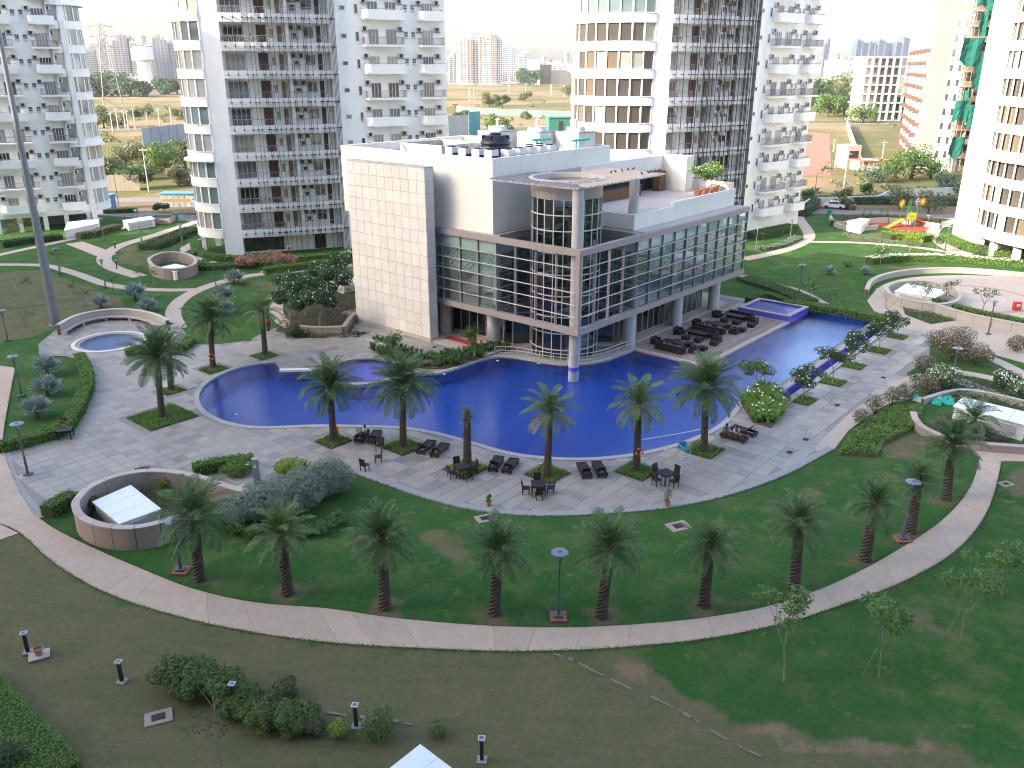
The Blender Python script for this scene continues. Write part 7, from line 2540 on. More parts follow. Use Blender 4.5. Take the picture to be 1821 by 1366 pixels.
# floor drains and chambers
def drain(px, py, s, label, pad=True, rz=0.4):
  w = site(px, py)
  t = thing('drain_cover', label, 'drain cover', (w.x, w.y, 0), rz, 'drain covers')
  if pad:
    MB().box(-s * 2.0, -s * 1.5, -0.05, s * 2.0, s * 1.5, 0.035).build('pad', pmat('drain_pad', (0.34, 0.28, 0.23), (0.27, 0.22, 0.18), 5, 0.9), t)
  MB().box(-s, -s * 0.75, 0.0, s, s * 0.75, 0.045).build('frame', pmat('drain_frame', (0.05, 0.03, 0.028), None, 3, 0.8), t)
  for k in range(5):
    MB().box(-s * 0.85 + k * s * 0.37, -s * 0.65, 0.046, -s * 0.65 + k * s * 0.37, s * 0.65, 0.055).build('bar', BLACKMETAL, t)
drain(863, 922, 0.30, 'drain cover on a pale pad in the lawn left of centre')
drain(1207, 936, 0.34, 'drain cover on a pale pad in the lawn right of centre')
drain(282, 1276, 0.28, 'drain cover in the dry grass beside the lantana')
drain(1789, 861, 0.22, 'drain cover at the right side of the loop path')
for k, (a, b_) in enumerate(((1433, 782), (1404, 805), (1489, 721), (1571, 672), (546, 601), (773, 618), (443, 605))):
  drain(a, b_, 0.24, ('dark floor drain', 'dark floor drain', 'dark floor drain', 'dark floor drain', 'dark floor drain', 'dark floor drain', 'dark floor drain')[k] + (' on the promenade by the sand path', ' nearest the lawn on the promenade', ' in the middle of the promenade', ' near the flowering shrubs', ' in front of the frangipani grove', ' at the clubhouse entrance', ' at the lawn corner near the person in red')[k], False, CHA)
for k, (a, b_) in enumerate(((764, 783), (858, 806), (962, 826), (1071, 825), (1183, 801), (420, 738), (336, 693), (513, 766), (1466, 665), (1408, 705))):
  w = site(a, b_)
  tag(MB().lathe([(0.10, 0.0), (0.10, 0.05), (0.06, 0.06)], 10).build('deck_light', RIMW, None, (w.x, w.y, 0.03)), 'tiny round white light set in the paving at the pool edge', 'light', 'deck lights round the pool')
# pots
def pot(loc, r, h, label, plant=None, seed=1):
  t = thing('flower_pot', label, 'pot', loc, 0, 'terracotta pots')
  MB().lathe([(r * 0.62, 0), (r * 0.95, h * 0.85), (r * 1.08, h * 0.86), (r * 1.08, h), (r * 0.92, h), (r * 0.88, h * 0.85)], 18, cap=False).build('pot', TERRA, t, smooth=True)
  MB().lathe([(r * 0.9, h * 0.84), (r * 0.9, h * 0.86)], 14).build('soil', SOIL, t)
  if plant:
    b_ = [(0, 0, h + plant * 0.5, plant * 0.35, plant * 0.35, plant * 0.4), (0.1, 0.05, h + plant * 0.8, plant * 0.22, plant * 0.22, plant * 0.25)]
    MB().tube([(0, 0, h * 0.8), (0, 0, h + plant * 0.7)], 0.02, 5).build('stem', BARK, t)
    leaves(b_, 120, 0.08, seed, 0.35, 0.5).build('leaves', G_MID, t)
  return t
w = site(869, 900); pot((w.x, w.y, 0.02), 0.2, 0.35, 'small potted plant at the court edge left of centre', 0.45, 1)
w = site(1186, 900); pot((w.x, w.y, 0.02), 0.2, 0.35, 'small potted plant below the right dining table', 0.8, 2)
w = site(1401, 716); pot((w.x, w.y, 0.02), 0.25, 0.4, 'small terracotta pot at the end of the channel kerb', 0.3, 3)
w = site(70, 1166)
pot((w.x, w.y, 0.06), 0.22, 0.38, 'empty terracotta pot on a stone slab in the dry lawn')
tag(MB().box(-0.45, -0.35, -0.02, 0.45, 0.35, 0.06).build('paving_slab', GRANITE_TOP, None, (w.x, w.y, 0), 0.5), 'stone slab under the empty terracotta pot', 'slab')
for k, (u, v_) in enumerate(((25.6, 2.9), (27.4, 3.0), (29.0, 3.1), (30.4, 3.4))):
  w = UV(u, v_)
  pt = pot((w[0], w[1], TZ + 0.02), 0.52, 0.8, 'big terracotta pot with frangipani on the clubhouse terrace, %s from the left' % ('first', 'second', 'third', 'fourth')[k])
  tr = branch_tree(0, 0, 2.7, 0.7, 'potted frangipani bush on the clubhouse terrace, %s from the left' % ('first', 'second', 'third', 'fourth')[k], group='potted frangipanis on the terrace', seed=501 + k, nleaf=650, fl=50, mat=G_HEDGE, clump=0.4, world=(w[0], w[1]))
  tr.location.z = TZ + 0.6
# pale broken edging lines in the grass
ED = pmat('edging_stone', (0.24, 0.215, 0.18), (0.15, 0.135, 0.11), 6, 0.9)
for pts_, lab, wd in (([(985, 1163), (1020, 1175), (1060, 1195), (1115, 1222), (1170, 1245), (1215, 1268), (1250, 1290), (1310, 1325), (1390, 1362)], 'broken line of pale edging stones curving through the foreground grass', 0.10),
                      ([(497, 1251), (530, 1257), (560, 1262), (610, 1272), (650, 1276), (690, 1280), (735, 1290)], 'short broken stone edging behind the foreground shrubs', 0.13)):
  ln = spline(spts(pts_), False, 8)
  t = thing('stone_edging', lab, 'edging', (ln[0][0], ln[0][1], 0))
  rr_ = random.Random(4)
  k = 0
  while k < len(ln) - 2:
    n_ = rr_.choice((1, 2, 2, 3))
    seg_ = [(x - ln[0][0], y - ln[0][1]) for x, y in ln[k:k + n_ + 1]]
    if len(seg_) > 1 and rr_.random() < 0.7:
      MB().wall(seg_, wd * rr_.uniform(0.4, 1.5), -0.06, 0.03 * rr_.uniform(0.3, 1.2)).build('stone', ED, t)
    k += n_
# hoses
def hose(pts_, label, mat=None, r=0.03):
  ln = spline(spts(pts_), False, 6)
  tag(MB().tube([(x, y, 0.02) for x, y in ln], r, 5).build('garden_hose', mat or pmat('hose_green', (0.02, 0.24, 0.09), None, 3, 0.5)), label, 'hose')
hose([(0, 498), (20, 500), (30, 515), (60, 527), (100, 533), (130, 533)], 'green garden hose crossing the dry left lawn')
hose([(1366, 461), (1372, 468), (1388, 474), (1378, 482), (1358, 484), (1372, 488), (1420, 486), (1470, 478)], 'green garden hose looping over the right lawn', r=0.035)
hose([(0, 551), (30, 548), (80, 541), (118, 538)], 'second green hose lying nearer the bench on the left lawn')
# heap of green netting and sacks by the hut
t = thing('netting_heap', 'crumpled heap of green netting and rubbish by the louvred hut', 'netting', site(1650, 712))
rr_ = random.Random(9)
for k in range(7):
  m = MB().lathe([(0.0, 0.3), (0.3, 0.26), (0.5, 0.1), (0.55, 0.0)], 9, cap=False)
  m.v = [(x * rr_.uniform(0.7, 1.3), y * rr_.uniform(0.7, 1.3), z * rr_.uniform(0.5, 1.5)) for x, y, z in m.v]
  m.build('bundle', GREENPLASTIC if k < 5 else CTW, t, (rr_.uniform(-1.8, 2.2), rr_.uniform(-.8, .8), 0), rr_.uniform(0, 3))
# life-saving gear
ORANGE = pmat('orange_plastic', (0.70, 0.16, 0.02), None, 3, 0.5)
REDB = pmat('buoy_red', (0.62, 0.05, 0.03), None, 3, 0.5)
def buoy(px, py, palm_px, label):
  B = site(*palm_px)
  z = height_at(B, py)
  t = thing('lifebuoy', label, 'lifebuoy', (B.x + 0.12, B.y - 0.33, z), 0)
  pts_ = [(0.24 * cos(a), 0.0, 0.24 * sin(a)) for a in [2 * pi * k / 16 for k in range(17)]]
  MB().tube(pts_, 0.05, 8, cap=False).build('ring', REDB, t, smooth=True)
  for k in range(4):
    a = k * pi / 2 + 0.4
    MB().box(-0.056, -0.056, -0.03, 0.056, 0.056, 0.03).build('band', RIMW, t, (0.24 * cos(a), 0, 0.24 * sin(a)))
buoy(1125, 800, (1131, 838), 'red lifebuoy hanging on the browning palm near the lifeguard chair')
buoy(386, 632, (379, 655), 'red lifebuoy hanging on the palm at the pool\'s left end')
w = site(600, 780)
t = thing('rescue_float', 'orange rescue float leaning on the palm next to the reading person', 'float', (w.x, w.y - 0.1, 0.02), 0.2)
m = MB().lathe([(0.02, 0), (0.14, 0.08), (0.16, 0.5), (0.13, 0.95), (0.03, 1.05)], 10)
m.v = [(x * 1.0, y * 0.45, z) for x, y, z in m.v]
m.build('body', ORANGE, t, smooth=True)
MB().tube([(-0.05, 0.02, 1.0), (0, 0.06, 1.15), (0.05, 0.02, 1.0)], 0.015, 5).build('loop', BLACKMETAL, t)
# ------------------------------------------------------------------ country and town beyond the garden
def far_tower(px, base_y, top_y, wpx, label, col=(0.60, 0.59, 0.57), rot=0.3, cols=7, steps=2, win=(0.10, 0.11, 0.13), group='distant apartment towers', cat='tower', fh=3.2, crown=None):
  B = site(px, base_y)
  H = height_at(B, top_y)
  sc = px_scale(B)
  W = wpx / sc
  t = thing('distant_tower', label, cat, B, rot, group)
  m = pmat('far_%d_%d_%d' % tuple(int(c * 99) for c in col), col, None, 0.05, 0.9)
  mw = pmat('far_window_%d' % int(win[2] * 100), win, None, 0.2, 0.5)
  wins = MB()
  for k in range(steps):
    w = W / steps
    x0 = -W / 2 + k * w
    hh = H * (1 - 0.06 * ((k * 7 + int(px)) % 3))
    dy = (k % 2) * W * 0.12
    MB().box(x0, -W * 0.25 - dy, -1, x0 + w - 0.02, W * 0.4, hh).build('block', m if (k % 2 == 0 or not crown) else pmat('far_crown_%d' % int(crown[0] * 100), crown, None, 0.05, 0.9), t)
    MB().box(x0 + w * 0.35, -W * 0.1, hh, x0 + w * 0.65, W * 0.15, hh + 4).build('lift_house', m, t)
    nfl = int(hh / fh)
    nc = max(2, cols // steps)
    for f in range(1, nfl):
      for c in range(nc):
        a = x0 + w * (c + 0.22) / nc
        b_ = x0 + w * (c + 0.78) / nc
        wins.box(a, -W * 0.25 - dy - 0.25, f * fh + 0.7, b_, -W * 0.25 - dy + 0.1, f * fh + 2.4)
      if k in (0, steps - 1):
        xs = x0 if k == 0 else x0 + w
        for c in range(3):
          y = -W * 0.2 + c * W * 0.2
          wins.box(xs - 0.25, y, f * fh + 0.7, xs + 0.25, y + W * 0.1, f * fh + 2.4)
  kind(wins.build('windows', mw, t), 'stuff')
  return t
FT = [(140, 150, 72, 30, 2), (163, 149, 80, 28, 2), (185, 148, 66, 24, 2), (205, 147, 68, 26, 3), (230, 147, 62, 36, 3), (252, 147, 74, 22, 2), (274, 146, 70, 34, 3), (300, 146, 66, 36, 3), (326, 145, 72, 30, 2)]
for k, (a, b_, c, w, s) in enumerate(FT):
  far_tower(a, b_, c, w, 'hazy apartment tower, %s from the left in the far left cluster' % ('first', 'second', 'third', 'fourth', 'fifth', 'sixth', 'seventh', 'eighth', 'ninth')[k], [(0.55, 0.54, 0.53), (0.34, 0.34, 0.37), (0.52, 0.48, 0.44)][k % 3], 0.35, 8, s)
for k, (a, b_, c, w, s, cl, cr_) in enumerate(((838, 151, 58, 44, 4, (0.62, 0.63, 0.66), (0.55, 0.42, 0.37)), (875, 151, 61, 34, 3, (0.64, 0.64, 0.65), (0.56, 0.44, 0.39)), (904, 149, 74, 26, 2, (0.72, 0.72, 0.72), None), (929, 142, 92, 18, 2, (0.45, 0.50, 0.60), None))):
  far_tower(a, b_, c, w, ('tall pink-striped tower left of centre on the skyline', 'tall pink-striped tower right of its twin on the skyline', 'white stepped tower beside the pink-striped pair', 'bluish narrow tower right of the white stepped one')[k], cl, 0.3, 9, s, crown=cr_)
for k, (a, b_, c, w) in enumerate(((1463, 137, 70, 9), (1522, 136, 68, 20), (1545, 136, 76, 20), (1561, 136, 68, 22), (1592, 136, 68, 24))):
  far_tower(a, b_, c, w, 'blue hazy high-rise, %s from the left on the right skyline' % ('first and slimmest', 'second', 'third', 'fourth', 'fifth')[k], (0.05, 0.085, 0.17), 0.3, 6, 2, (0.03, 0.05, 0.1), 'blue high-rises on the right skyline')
for k, (a, b_, c, w, cl, lab) in enumerate(((1485, 148, 107, 34, (0.7, 0.69, 0.67), 'white chequered block left of the concrete frame'), (1518, 148, 112, 26, (0.6, 0.62, 0.66), 'pale low block behind the right trees'), (1005, 146, 112, 60, (0.70, 0.70, 0.70), 'long white block behind the glass office'),
                                           (1045, 148, 92, 34, (0.68, 0.66, 0.65), 'pale tower cluster left of the middle tower'), (245, 158, 135, 30, (0.3, 0.3, 0.32), 'dark square block behind the left tree line'), (300, 166, 150, 60, (0.62, 0.6, 0.58), 'row of white houses behind the left field'),
                                           (205, 160, 142, 40, (0.55, 0.5, 0.47), 'brownish houses left of the water tower'), (1030, 148, 130, 30, (0.22, 0.2, 0.2), 'dark gabled sheds on the central skyline'))):
  far_tower(a, b_, c, w, lab, cl, 0.25, 7, 2, group='distant low blocks', cat='building')
for k, (a, b_, c, w, lab) in enumerate(((953, 147, 108, 14, 'small pale tower right of the bluish one'), (972, 147, 100, 16, 'pale tower left of the glass office'), (1012, 146, 88, 14, 'slim pale tower above the glass office'), (1056, 146, 80, 18, 'pale tower touching the middle tower'),
                                       (1036, 147, 100, 12, 'small pale tower behind the thin pylon'), (806, 150, 92, 14, 'pale tower touching the fin tower'), (1500, 140, 98, 20, 'pale block between the blue high-rises'), (1478, 140, 92, 14, 'pale block right of the slimmest blue high-rise'),
                                       (153, 146, 62, 14, 'grey tower behind the left cluster near the balcony tower'), (218, 145, 58, 16, 'grey tower behind the pylon'), (263, 145, 64, 12, 'grey tower behind the water tower'), (287, 145, 60, 14, 'grey tower behind the right of the left cluster'))):
  far_tower(a, b_, c, w, lab, ((0.34, 0.34, 0.36), (0.42, 0.40, 0.38))[k % 2], 0.3, 6, 2, group='pale towers filling the skyline')
# water tower and glass office
B = site(262, 160)
t = thing('water_tower', 'white mushroom-shaped water tower in the left distance', 'water tower', B)
H = height_at(B, 84)
MB().lathe([(9, 0), (7.5, H * 0.6), (8, H * 0.66), (12.5, H * 0.7), (12.5, H * 0.97), (9, H), (0, H + 1)], 24, cap=False).build('shaft', TWHITE, t, smooth=True)
MB().lathe([(13.2, H * 0.695), (13.2, H * 0.71)], 24).build('gallery', KERB, t)
B = site(990, 150)
t = thing('glass_office', 'curved dark glass office building on the central skyline', 'building', B, 0.2)
MB().prism([(40 * cos(a), 40 * sin(a)) for a in [pi * k / 12 for k in range(13)]] + [(-40, -6), (40, -6)], 0, 22).build('hall', PANE_T[0], t)
MB().prism([(-46, -7), (-30, -7), (-30, 20), (-46, 20)], 0, 38).build('stair_tower', TWHITE, t)
MB().prism([(-30, -6.5), (-12, -6.5), (-12, 20), (-30, 20)], 0, 30).build('glass_block', PANE_D, t)
m = MB()
ar = [(-30 + 78 * k / 14, 0, 30 * cos(pi / 2 * k / 14) + 4) for k in range(15)]
m.tube([(x, -7.5, z) for x, y, z in ar], 1.4, 6)
m.build('roof_arch', TWHITE, t)

def pylon(px, base_y, top_y, label):
  B = site(px, base_y)
  H = height_at(B, top_y)
  t = thing('pylon', label, 'pylon', B, 0.4, 'power pylons')
  m = MB()
  def w(z): return H * 0.10 * (1 - z / H) ** 0.8 + 0.7
  zs = [0, .14, .27, .39, .5, .6, .69, .77, .84, .9, .95, 1]
  r = H * 0.0035
  for sx, sy in ((1, 1), (1, -1), (-1, 1), (-1, -1)):
    m.tube([(sx * w(z * H), sy * w(z * H), z * H) for z in zs], r, 4)
  for a, b_ in zip(zs[:-1], zs[1:]):
    for f in range(4):
      c0, c1 = [((1, 1), (1, -1)), ((1, -1), (-1, -1)), ((-1, -1), (-1, 1)), ((-1, 1), (1, 1))][f]
      A, Bz = w(a * H), w(b_ * H)
      m.tube([(c0[0] * A, c0[1] * A, a * H), (c1[0] * Bz, c1[1] * Bz, b_ * H)], r * 0.7, 3)
      m.tube([(c1[0] * A, c1[1] * A, a * H), (c0[0] * Bz, c0[1] * Bz, b_ * H)], r * 0.7, 3)
  m.build('lattice', GREYMETAL, t)
  for z in (0.72, 0.84, 0.95):
    MB().tube([(-H * 0.14, 0, z * H), (0, 0, z * H + 1.2), (H * 0.14, 0, z * H)], r, 4).build('cross_arm', GREYMETAL, t)
pylon(203, 196, 40, 'lattice power pylon in the left field, tallest of all')
pylon(1030, 155, 62, 'thin lattice pylon on the central skyline')
pylon(862, 158, 75, 'lattice pylon in front of the pink-striped towers')
POLE = pmat('concrete_pole', (0.42, 0.39, 0.35), None, 2, 0.9)
pl_ = [(168, 232, 196), (201, 234, 200), (211, 230, 192), (224, 231, 196), (229, 231, 196), (241, 229, 192), (285, 225, 192), (306, 222, 190), (331, 220, 186), (262, 217, 200), (265, 342, 262), (835, 178, 155), (843, 178, 156), (905, 165, 143), (935, 168, 150), (980, 170, 150), (1003, 172, 152), (1025, 168, 146),
       (1370, 420, 330) if False else (1048, 165, 145), (1500, 336, 270), (1566, 300, 250), (1484, 305, 285), (1482, 270, 248)]
ORD = 'first second third fourth fifth sixth seventh eighth ninth tenth eleventh twelfth thirteenth fourteenth fifteenth sixteenth seventeenth eighteenth nineteenth twentieth twenty-first twenty-second twenty-third'.split()
pl_.sort()
for k, (a, b_, c) in enumerate(pl_):
  B = site(a, b_)
  H = height_at(B, c)
  t = thing('utility_pole', 'pale concrete utility pole beyond the garden, %s counted from the left' % ORD[k], 'pole', B, 0, 'utility poles beyond the garden')
  r = 0.0011 * B.y
  MB().lathe([(max(0.16, r * 0.7), 0), (max(0.1, r * 0.45), H)], 7).build('shaft', POLE, t)
  MB().box(-0.9, -0.06, H * 0.93, 0.9, 0.06, H * 0.95).build('cross_arm', POLE, t)
for k, (a, b_, c, lab) in enumerate(((213, 378, 304, 'thin dark street lamp between the left tower and the kiosk'), (1446, 368, 308, 'dark street lamp beside the parked cars'), (1575, 342, 306, 'dark street lamp by the boundary wall behind the playground'))):
  B = site(a, b_)
  H = height_at(B, c)
  t = thing('street_lamp', lab, 'street lamp', B)
  MB().lathe([(0.1, 0), (0.06, H)], 8).build('shaft', LAMPGREY, t)
  MB().tube([(0, 0, H - 0.1), (0.5, 0, H), (1.0, 0, H)], 0.04, 5).build('arm', LAMPGREY, t)
  MB().box(0.7, -0.12, H - 0.02, 1.3, 0.12, H + 0.08).build('head', LAMPGREY, t)

# trees of the country side
def big_tree(px, py, H, R_, label, mat, seed, n=1500, size=0.5, group='trees beyond the garden', bl=9):
  B = site(px, py)
  rr_ = random.Random(seed)
  t = thing('broadleaf_tree', label, 'tree', B, 0, group)
  w = MB().tube([(0, 0, -0.2), (0.1, 0, H * 0.3), (0.2, 0.1, H * 0.6)], [R_ * 0.07, R_ * 0.05, R_ * 0.025], 7)
  blobs = []
  for k in range(bl):
    a = 2 * pi * k / bl + rr_.uniform(-.5, .5)
    d = R_ * rr_.uniform(0.15, 0.68)
    z = H * rr_.uniform(0.26, 0.82)
    q = R_ * rr_.uniform(0.28, 0.46)
    blobs.append((d * cos(a), d * sin(a), z, q, q, q * 0.75))
    w.tube([(0.1, 0, H * 0.3), (d * cos(a) * 0.6, d * sin(a) * 0.6, z * 0.85), (d * cos(a), d * sin(a), z)], [R_ * 0.03, R_ * 0.02, R_ * 0.006], 5)
  w.build('trunk', BARK, t)
  leaves(blobs, n, size, seed, 0.55, 0.4, 0.4).build('crown', mat, t)
TL = [(190, 322, 8, 5.5, G_OLIVE, 'olive thorn tree at the left of the scrub behind the kiosk'), (225, 312, 10, 6.5, G_OLIVE, 'large olive thorn tree left of the concrete pole'), (262, 305, 9, 6.5, G_OLIVE, 'thorn tree right of the concrete pole'),
      (300, 318, 10, 6.5, G_MID, 'green thorn tree at the right of the scrub behind the kiosk'), (330, 300, 11, 6, G_OLIVE, 'tall thorn tree touching the fin tower'), (245, 335, 6, 5, G_DARK, 'dark low thicket above the access road'), (318, 330, 5, 4, G_DRYS, 'dry brown thicket right above the kiosk'),
      (885, 243, 15, 9.5, G_MID, 'full green tree above the clubhouse roof'), (818, 222, 13, 8, G_DARK, 'dark tree at the right corner of the fin tower'), (870, 190, 17, 10, G_OLIVE, 'tree behind the full green tree'), (893, 193, 15, 8, G_DARK, 'slim dark tree in the central field'), (932, 180, 15, 9, G_OLIVE, 'wide tree on the central field'),
      (1010, 172, 18, 12, G_OLIVE, 'broad tree at the edge of the central town'), (940, 153, 38, 36, G_DARK, 'huge dark tree below the bluish tower'), (935, 212, 7, 6, G_OLIVE, 'small bush in front of the green fence')]
for k, (a, b_, h, r, m_, lab) in enumerate(TL):
  B = site(a, b_)
  f_ = 0.85 if k < 7 else 0.62
  big_tree(a, b_, h * f_, r * (1.05 if k < 7 else 0.7), lab, m_, 600 + k, 2600, max(0.24, r * 0.045))
for k, (a, b_, h, r, m_) in enumerate(((1455, 195, 30, 20, G_DARK), (1480, 185, 36, 24, G_OLIVE), (1510, 178, 36, 26, G_OLIVE), (1535, 180, 30, 22, G_MID), (1470, 208, 22, 15, G_MID), (1500, 205, 18, 13, G_DARK), (1548, 205, 26, 17, G_DARK), (1575, 208, 28, 17, G_MID), (1595, 212, 20, 12, G_DARK), (1535, 218, 14, 11, G_MID))):
  big_tree(a, b_, h * 0.62, r * 0.8, 'tree of the dark wood right of the middle tower, %s counted from the left' % ('first', 'third', 'fifth', 'sixth', 'second', 'fourth', 'eighth', 'ninth', 'tenth', 'seventh')[k], m_, 640 + k, 1900, r * 0.045, 'trees of the wood on the right')
for k, (a, b_, h, r) in enumerate(((150, 172, 30, 26), (168, 172, 28, 24), (188, 171, 32, 26), (210, 171, 26, 22), (232, 172, 28, 24), (252, 172, 24, 20), (290, 168, 26, 20), (316, 168, 24, 22), (205, 168, 34, 26))):
  big_tree(a, b_, h * 0.6, r * 0.8, 'dark tree of the far left tree line, %s counted from the left' % ('first', 'second', 'third', 'fifth', 'sixth', 'seventh', 'eighth', 'ninth', 'fourth')[k], G_DARK, 660 + k, 1000, r * 0.07, 'trees of the far left tree line')
for k, (a, b_, h, r, m_) in enumerate(((1620, 318, 8, 7, G_MID), (1590, 322, 6, 6, G_MID), (1655, 318, 6.5, 5.5, G_MID), (1560, 325, 4, 4, G_TEALSH), (1680, 335, 3.5, 4.5, G_TEALSH), (1700, 345, 3, 4, G_TEALSH), (1437, 365, 3.2, 2.2, G_DARK), (1540, 345, 2.6, 2, G_DARK), (1600, 372, 4.5, 3, G_OLIVE), (1650, 380, 4.5, 3.2, G_OLIVE), (1495, 372, 4.2, 2.4, G_OLIVE))):
  big_tree(a, b_, h, r, ('big spreading bush in front of the building site', 'left half of the bush group at the building site', 'right end of the bush group at the building site', 'small bluish bush at the gatehouse corner', 'bush below the building site wall', 'bush touching the right tower above the road',
                           'round dark shrub tree at the corner of the middle tower', 'small dark shrub behind the playground', 'feathery tree above the playground slide', 'feathery tree right of the playground', 'feathery tree in front of the parked cars')[k], m_, 680 + k, 1300, max(0.18, r * 0.05), 'bushes behind the playground')
for k, (a, b_, h, r) in enumerate(((178, 210, 12, 9), (210, 225, 10, 7), (185, 228, 13, 9), (262, 205, 10, 9), (320, 212, 10, 9), (245, 208, 8, 8), (170, 205, 9, 8))):
  big_tree(a, b_, h * 0.6, r * 0.75, 'field bush near the row of poles on the left, %s counted from the left' % ('second', 'fourth', 'third', 'sixth', 'seventh', 'fifth', 'first')[k], G_OLIVE, 700 + k, 700, 0.55, 'field bushes on the left')

# low scrub strewn over the waste land
scr = MB()
rs = random.Random(77)
for _ in range(900):
  yy = 178 + 520 * rs.random() ** 1.6
  xx = rs.uniform(-0.62, 0.62) * yy
  if mnoise.noise(Vector((xx * 0.012, yy * 0.012, 5))) < -0.05 or (yy < 185 and abs(xx) < 75):
    continue
  q = rs.uniform(0.5, 1.5) * (0.6 + yy / 400)
  leaves([(xx, yy, q * 0.45, q, q, q * 0.6)], 26, 0.26 * q + 0.1, rs.randrange(9999), 0.55, 0.5, 0.5, mb=scr)
kind(scr.build('scrub', G_OLIVE), 'stuff', 'low olive scrub strewn over the waste land')

# fences, kiosks, walls
def sheet_fence(pts_, h, label, mat, seg=3.0, name='sheet_fence', posts=True):
  ln = [S2(a, b_) for a, b_ in pts_]
  t = thing(name, label, 'fence', (ln[0][0], ln[0][1], 0))
  for i in range(len(ln) - 1):
    L = hypot(ln[i + 1][0] - ln[i][0], ln[i + 1][1] - ln[i][1])
    n = max(1, int(L / seg))
    for k in range(n):
      p = [(ln[i][0] + (ln[i + 1][0] - ln[i][0]) * s - ln[0][0], ln[i][1] + (ln[i + 1][1] - ln[i][1]) * s - ln[0][1]) for s in (k / n, (k + 0.985) / n)]
      MB().wall(p, 0.12, -0.3, h).build('sheet', mat, t)
      if posts:
        MB().box(-0.1, -0.35, -0.3, 0.1, -0.15, h + 0.15).build('post', GREYMETAL, t, (p[0][0], p[0][1], 0))
SHEET = pmat('grey_sheet', (0.34, 0.36, 0.39), (0.29, 0.31, 0.34), 0.5, 0.6, objrand=0.1)
sheet_fence([(256, 263), (332, 252)], 6.5, 'tall grey sheet fence behind the thorn trees on the left', SHEET, 5)
sheet_fence([(172, 340), (250, 338)], 3.4, 'beige corrugated fence left of the concrete pole', pmat('beige_sheet', (0.36, 0.31, 0.25), (0.31, 0.26, 0.21), 0.8, 0.8, objrand=0.05), 2.5, posts=False)
sheet_fence([(798, 246), (833, 244)], 8.5, 'grey sheet fence right of the fin tower', pmat('pale_sheet', (0.34, 0.37, 0.40), None, 0.5, 0.6, objrand=0.1), 5)
sheet_fence([(834, 240), (843, 239), (854, 238)], 9, 'turquoise and white advertising hoarding beyond the fin tower', pmat('turquoise_sheet', (0.07, 0.32, 0.36), None, 0.5, 0.6, objrand=0.25), 5)
sheet_fence([(812, 200), (900, 206), (960, 208), (1062, 212)], 3.6, 'long pale green construction fence across the central field', pmat('pale_green_sheet', (0.10, 0.20, 0.15), (0.085, 0.175, 0.13), 0.1, 0.8, objrand=0.12), 7, posts=False)
t = thing('site_hut', 'dark green site hut in the central field above the cooling towers', 'hut', site(997, 232), 0.2)
MB().box(-6, -2.5, -0.2, 6, 2.5, 5.5).build('wall', pmat('green_hut', (0.04, 0.17, 0.12), None, 1, 0.7), t)
MB().box(-6.4, -3, 5.501, 6.4, 3, 5.8).build('roof', pmat('green_roof', (0.07, 0.25, 0.18), None, 1, 0.7), t)
MB().box(-1.5, -2.56, 0, 0.5, -2.501, 4).build('door', DARK, t)
BLUEROOF = pmat('blue_sheet_roof', (0.10, 0.30, 0.46), None, 1, 0.6)
def kiosk(px0, px1, py, h, label, blue=False):
  a, b_ = site(px0, py), site(px1, py)
  L = (b_ - a).length
  t = thing('toilet_kiosk', label, 'kiosk', a, atan2(b_.y - a.y, b_.x - a.x), 'portable kiosks by the access road')
  MB().box(0, 0, 0, L, 2.4, h).build('wall', pmat('kiosk_blue', (0.10, 0.20, 0.33), None, 1, 0.7) if blue else pmat('kiosk_grey', (0.22, 0.27, 0.30), None, 1, 0.7), t)
  MB().box(-0.2, -0.3, h + 0.002, L + 0.2, 2.7, h + 0.22).build('roof', BLUEROOF, t)
  n = max(2, int(L / 1.1))
  for k in range(n):
    MB().box(k * L / n + 0.05, -0.04, 0.1, (k + 1) * L / n - 0.05, -0.002, h - 0.2).build('door', MATS['kiosk_blue'] if blue else pmat('kiosk_door', (0.25, 0.31, 0.34), None, 1, 0.7, objrand=0.12), t)
  if not blue:
    MB().box(0.2, -0.06, h * 0.42, L - 1.3, -0.041, h * 0.66).build('orange_band', pmat('orange_band', (0.55, 0.20, 0.03), (0.40, 0.16, 0.05), 2, 0.7), t)
  MB().box(L - 1.2, -0.08, h * 0.4, L - 0.2, -0.061, h * 0.8).build('notice', pmat('notice_white', (0.6, 0.6, 0.62), None, 1, 0.7), t)
  MB().lathe([(0.22, 0.0), (0.22, 0.01)], 12).build('notice_emblem', pmat('emblem_dark', (0.12, 0.04, 0.10), None, 1, 0.7), t, (L - 0.7, -0.085, h * 0.6)).rotation_euler = (pi / 2, 0, 0)
kiosk(288, 352, 369, 2.6, 'long grey kiosk with blue roof and orange lettered band beside the fin tower')
kiosk(181, 198, 373, 2.6, 'short blue kiosk beside the left balcony tower', True)
for pts_, h, lab in (([(1420, 382), (1440, 366), (1560, 362), (1580, 352), (1720, 345)], 1.6, 'white boundary wall behind the parked cars'), ([(1505, 225), (1518, 268), (1530, 302), (1560, 304)], 3.0, 'pale compound wall running to the gatehouse'), ([(1690, 305), (1720, 300)], 3.2, 'grey wall at the foot of the building site')):
  ln = [S2(a, b_) for a, b_ in pts_]
  t = thing('boundary_wall', lab, 'wall', (ln[0][0], ln[0][1], 0))
  for i in range(len(ln) - 1):
    MB().wall([(x - ln[0][0], y - ln[0][1]) for x, y in ln[i:i + 2]], 0.3, -0.2, h).build('panel', CREAM, t)
kind(MB().prism(spts([(1405, 312), (1478, 312), (1476, 238), (1440, 234), (1405, 236)]), -0.3, -0.03).build('brick_yard', pmat('pink_earth', (0.27, 0.15, 0.11), (0.23, 0.13, 0.095), 0.15, 0.95, stain=0.2)), 'structure')
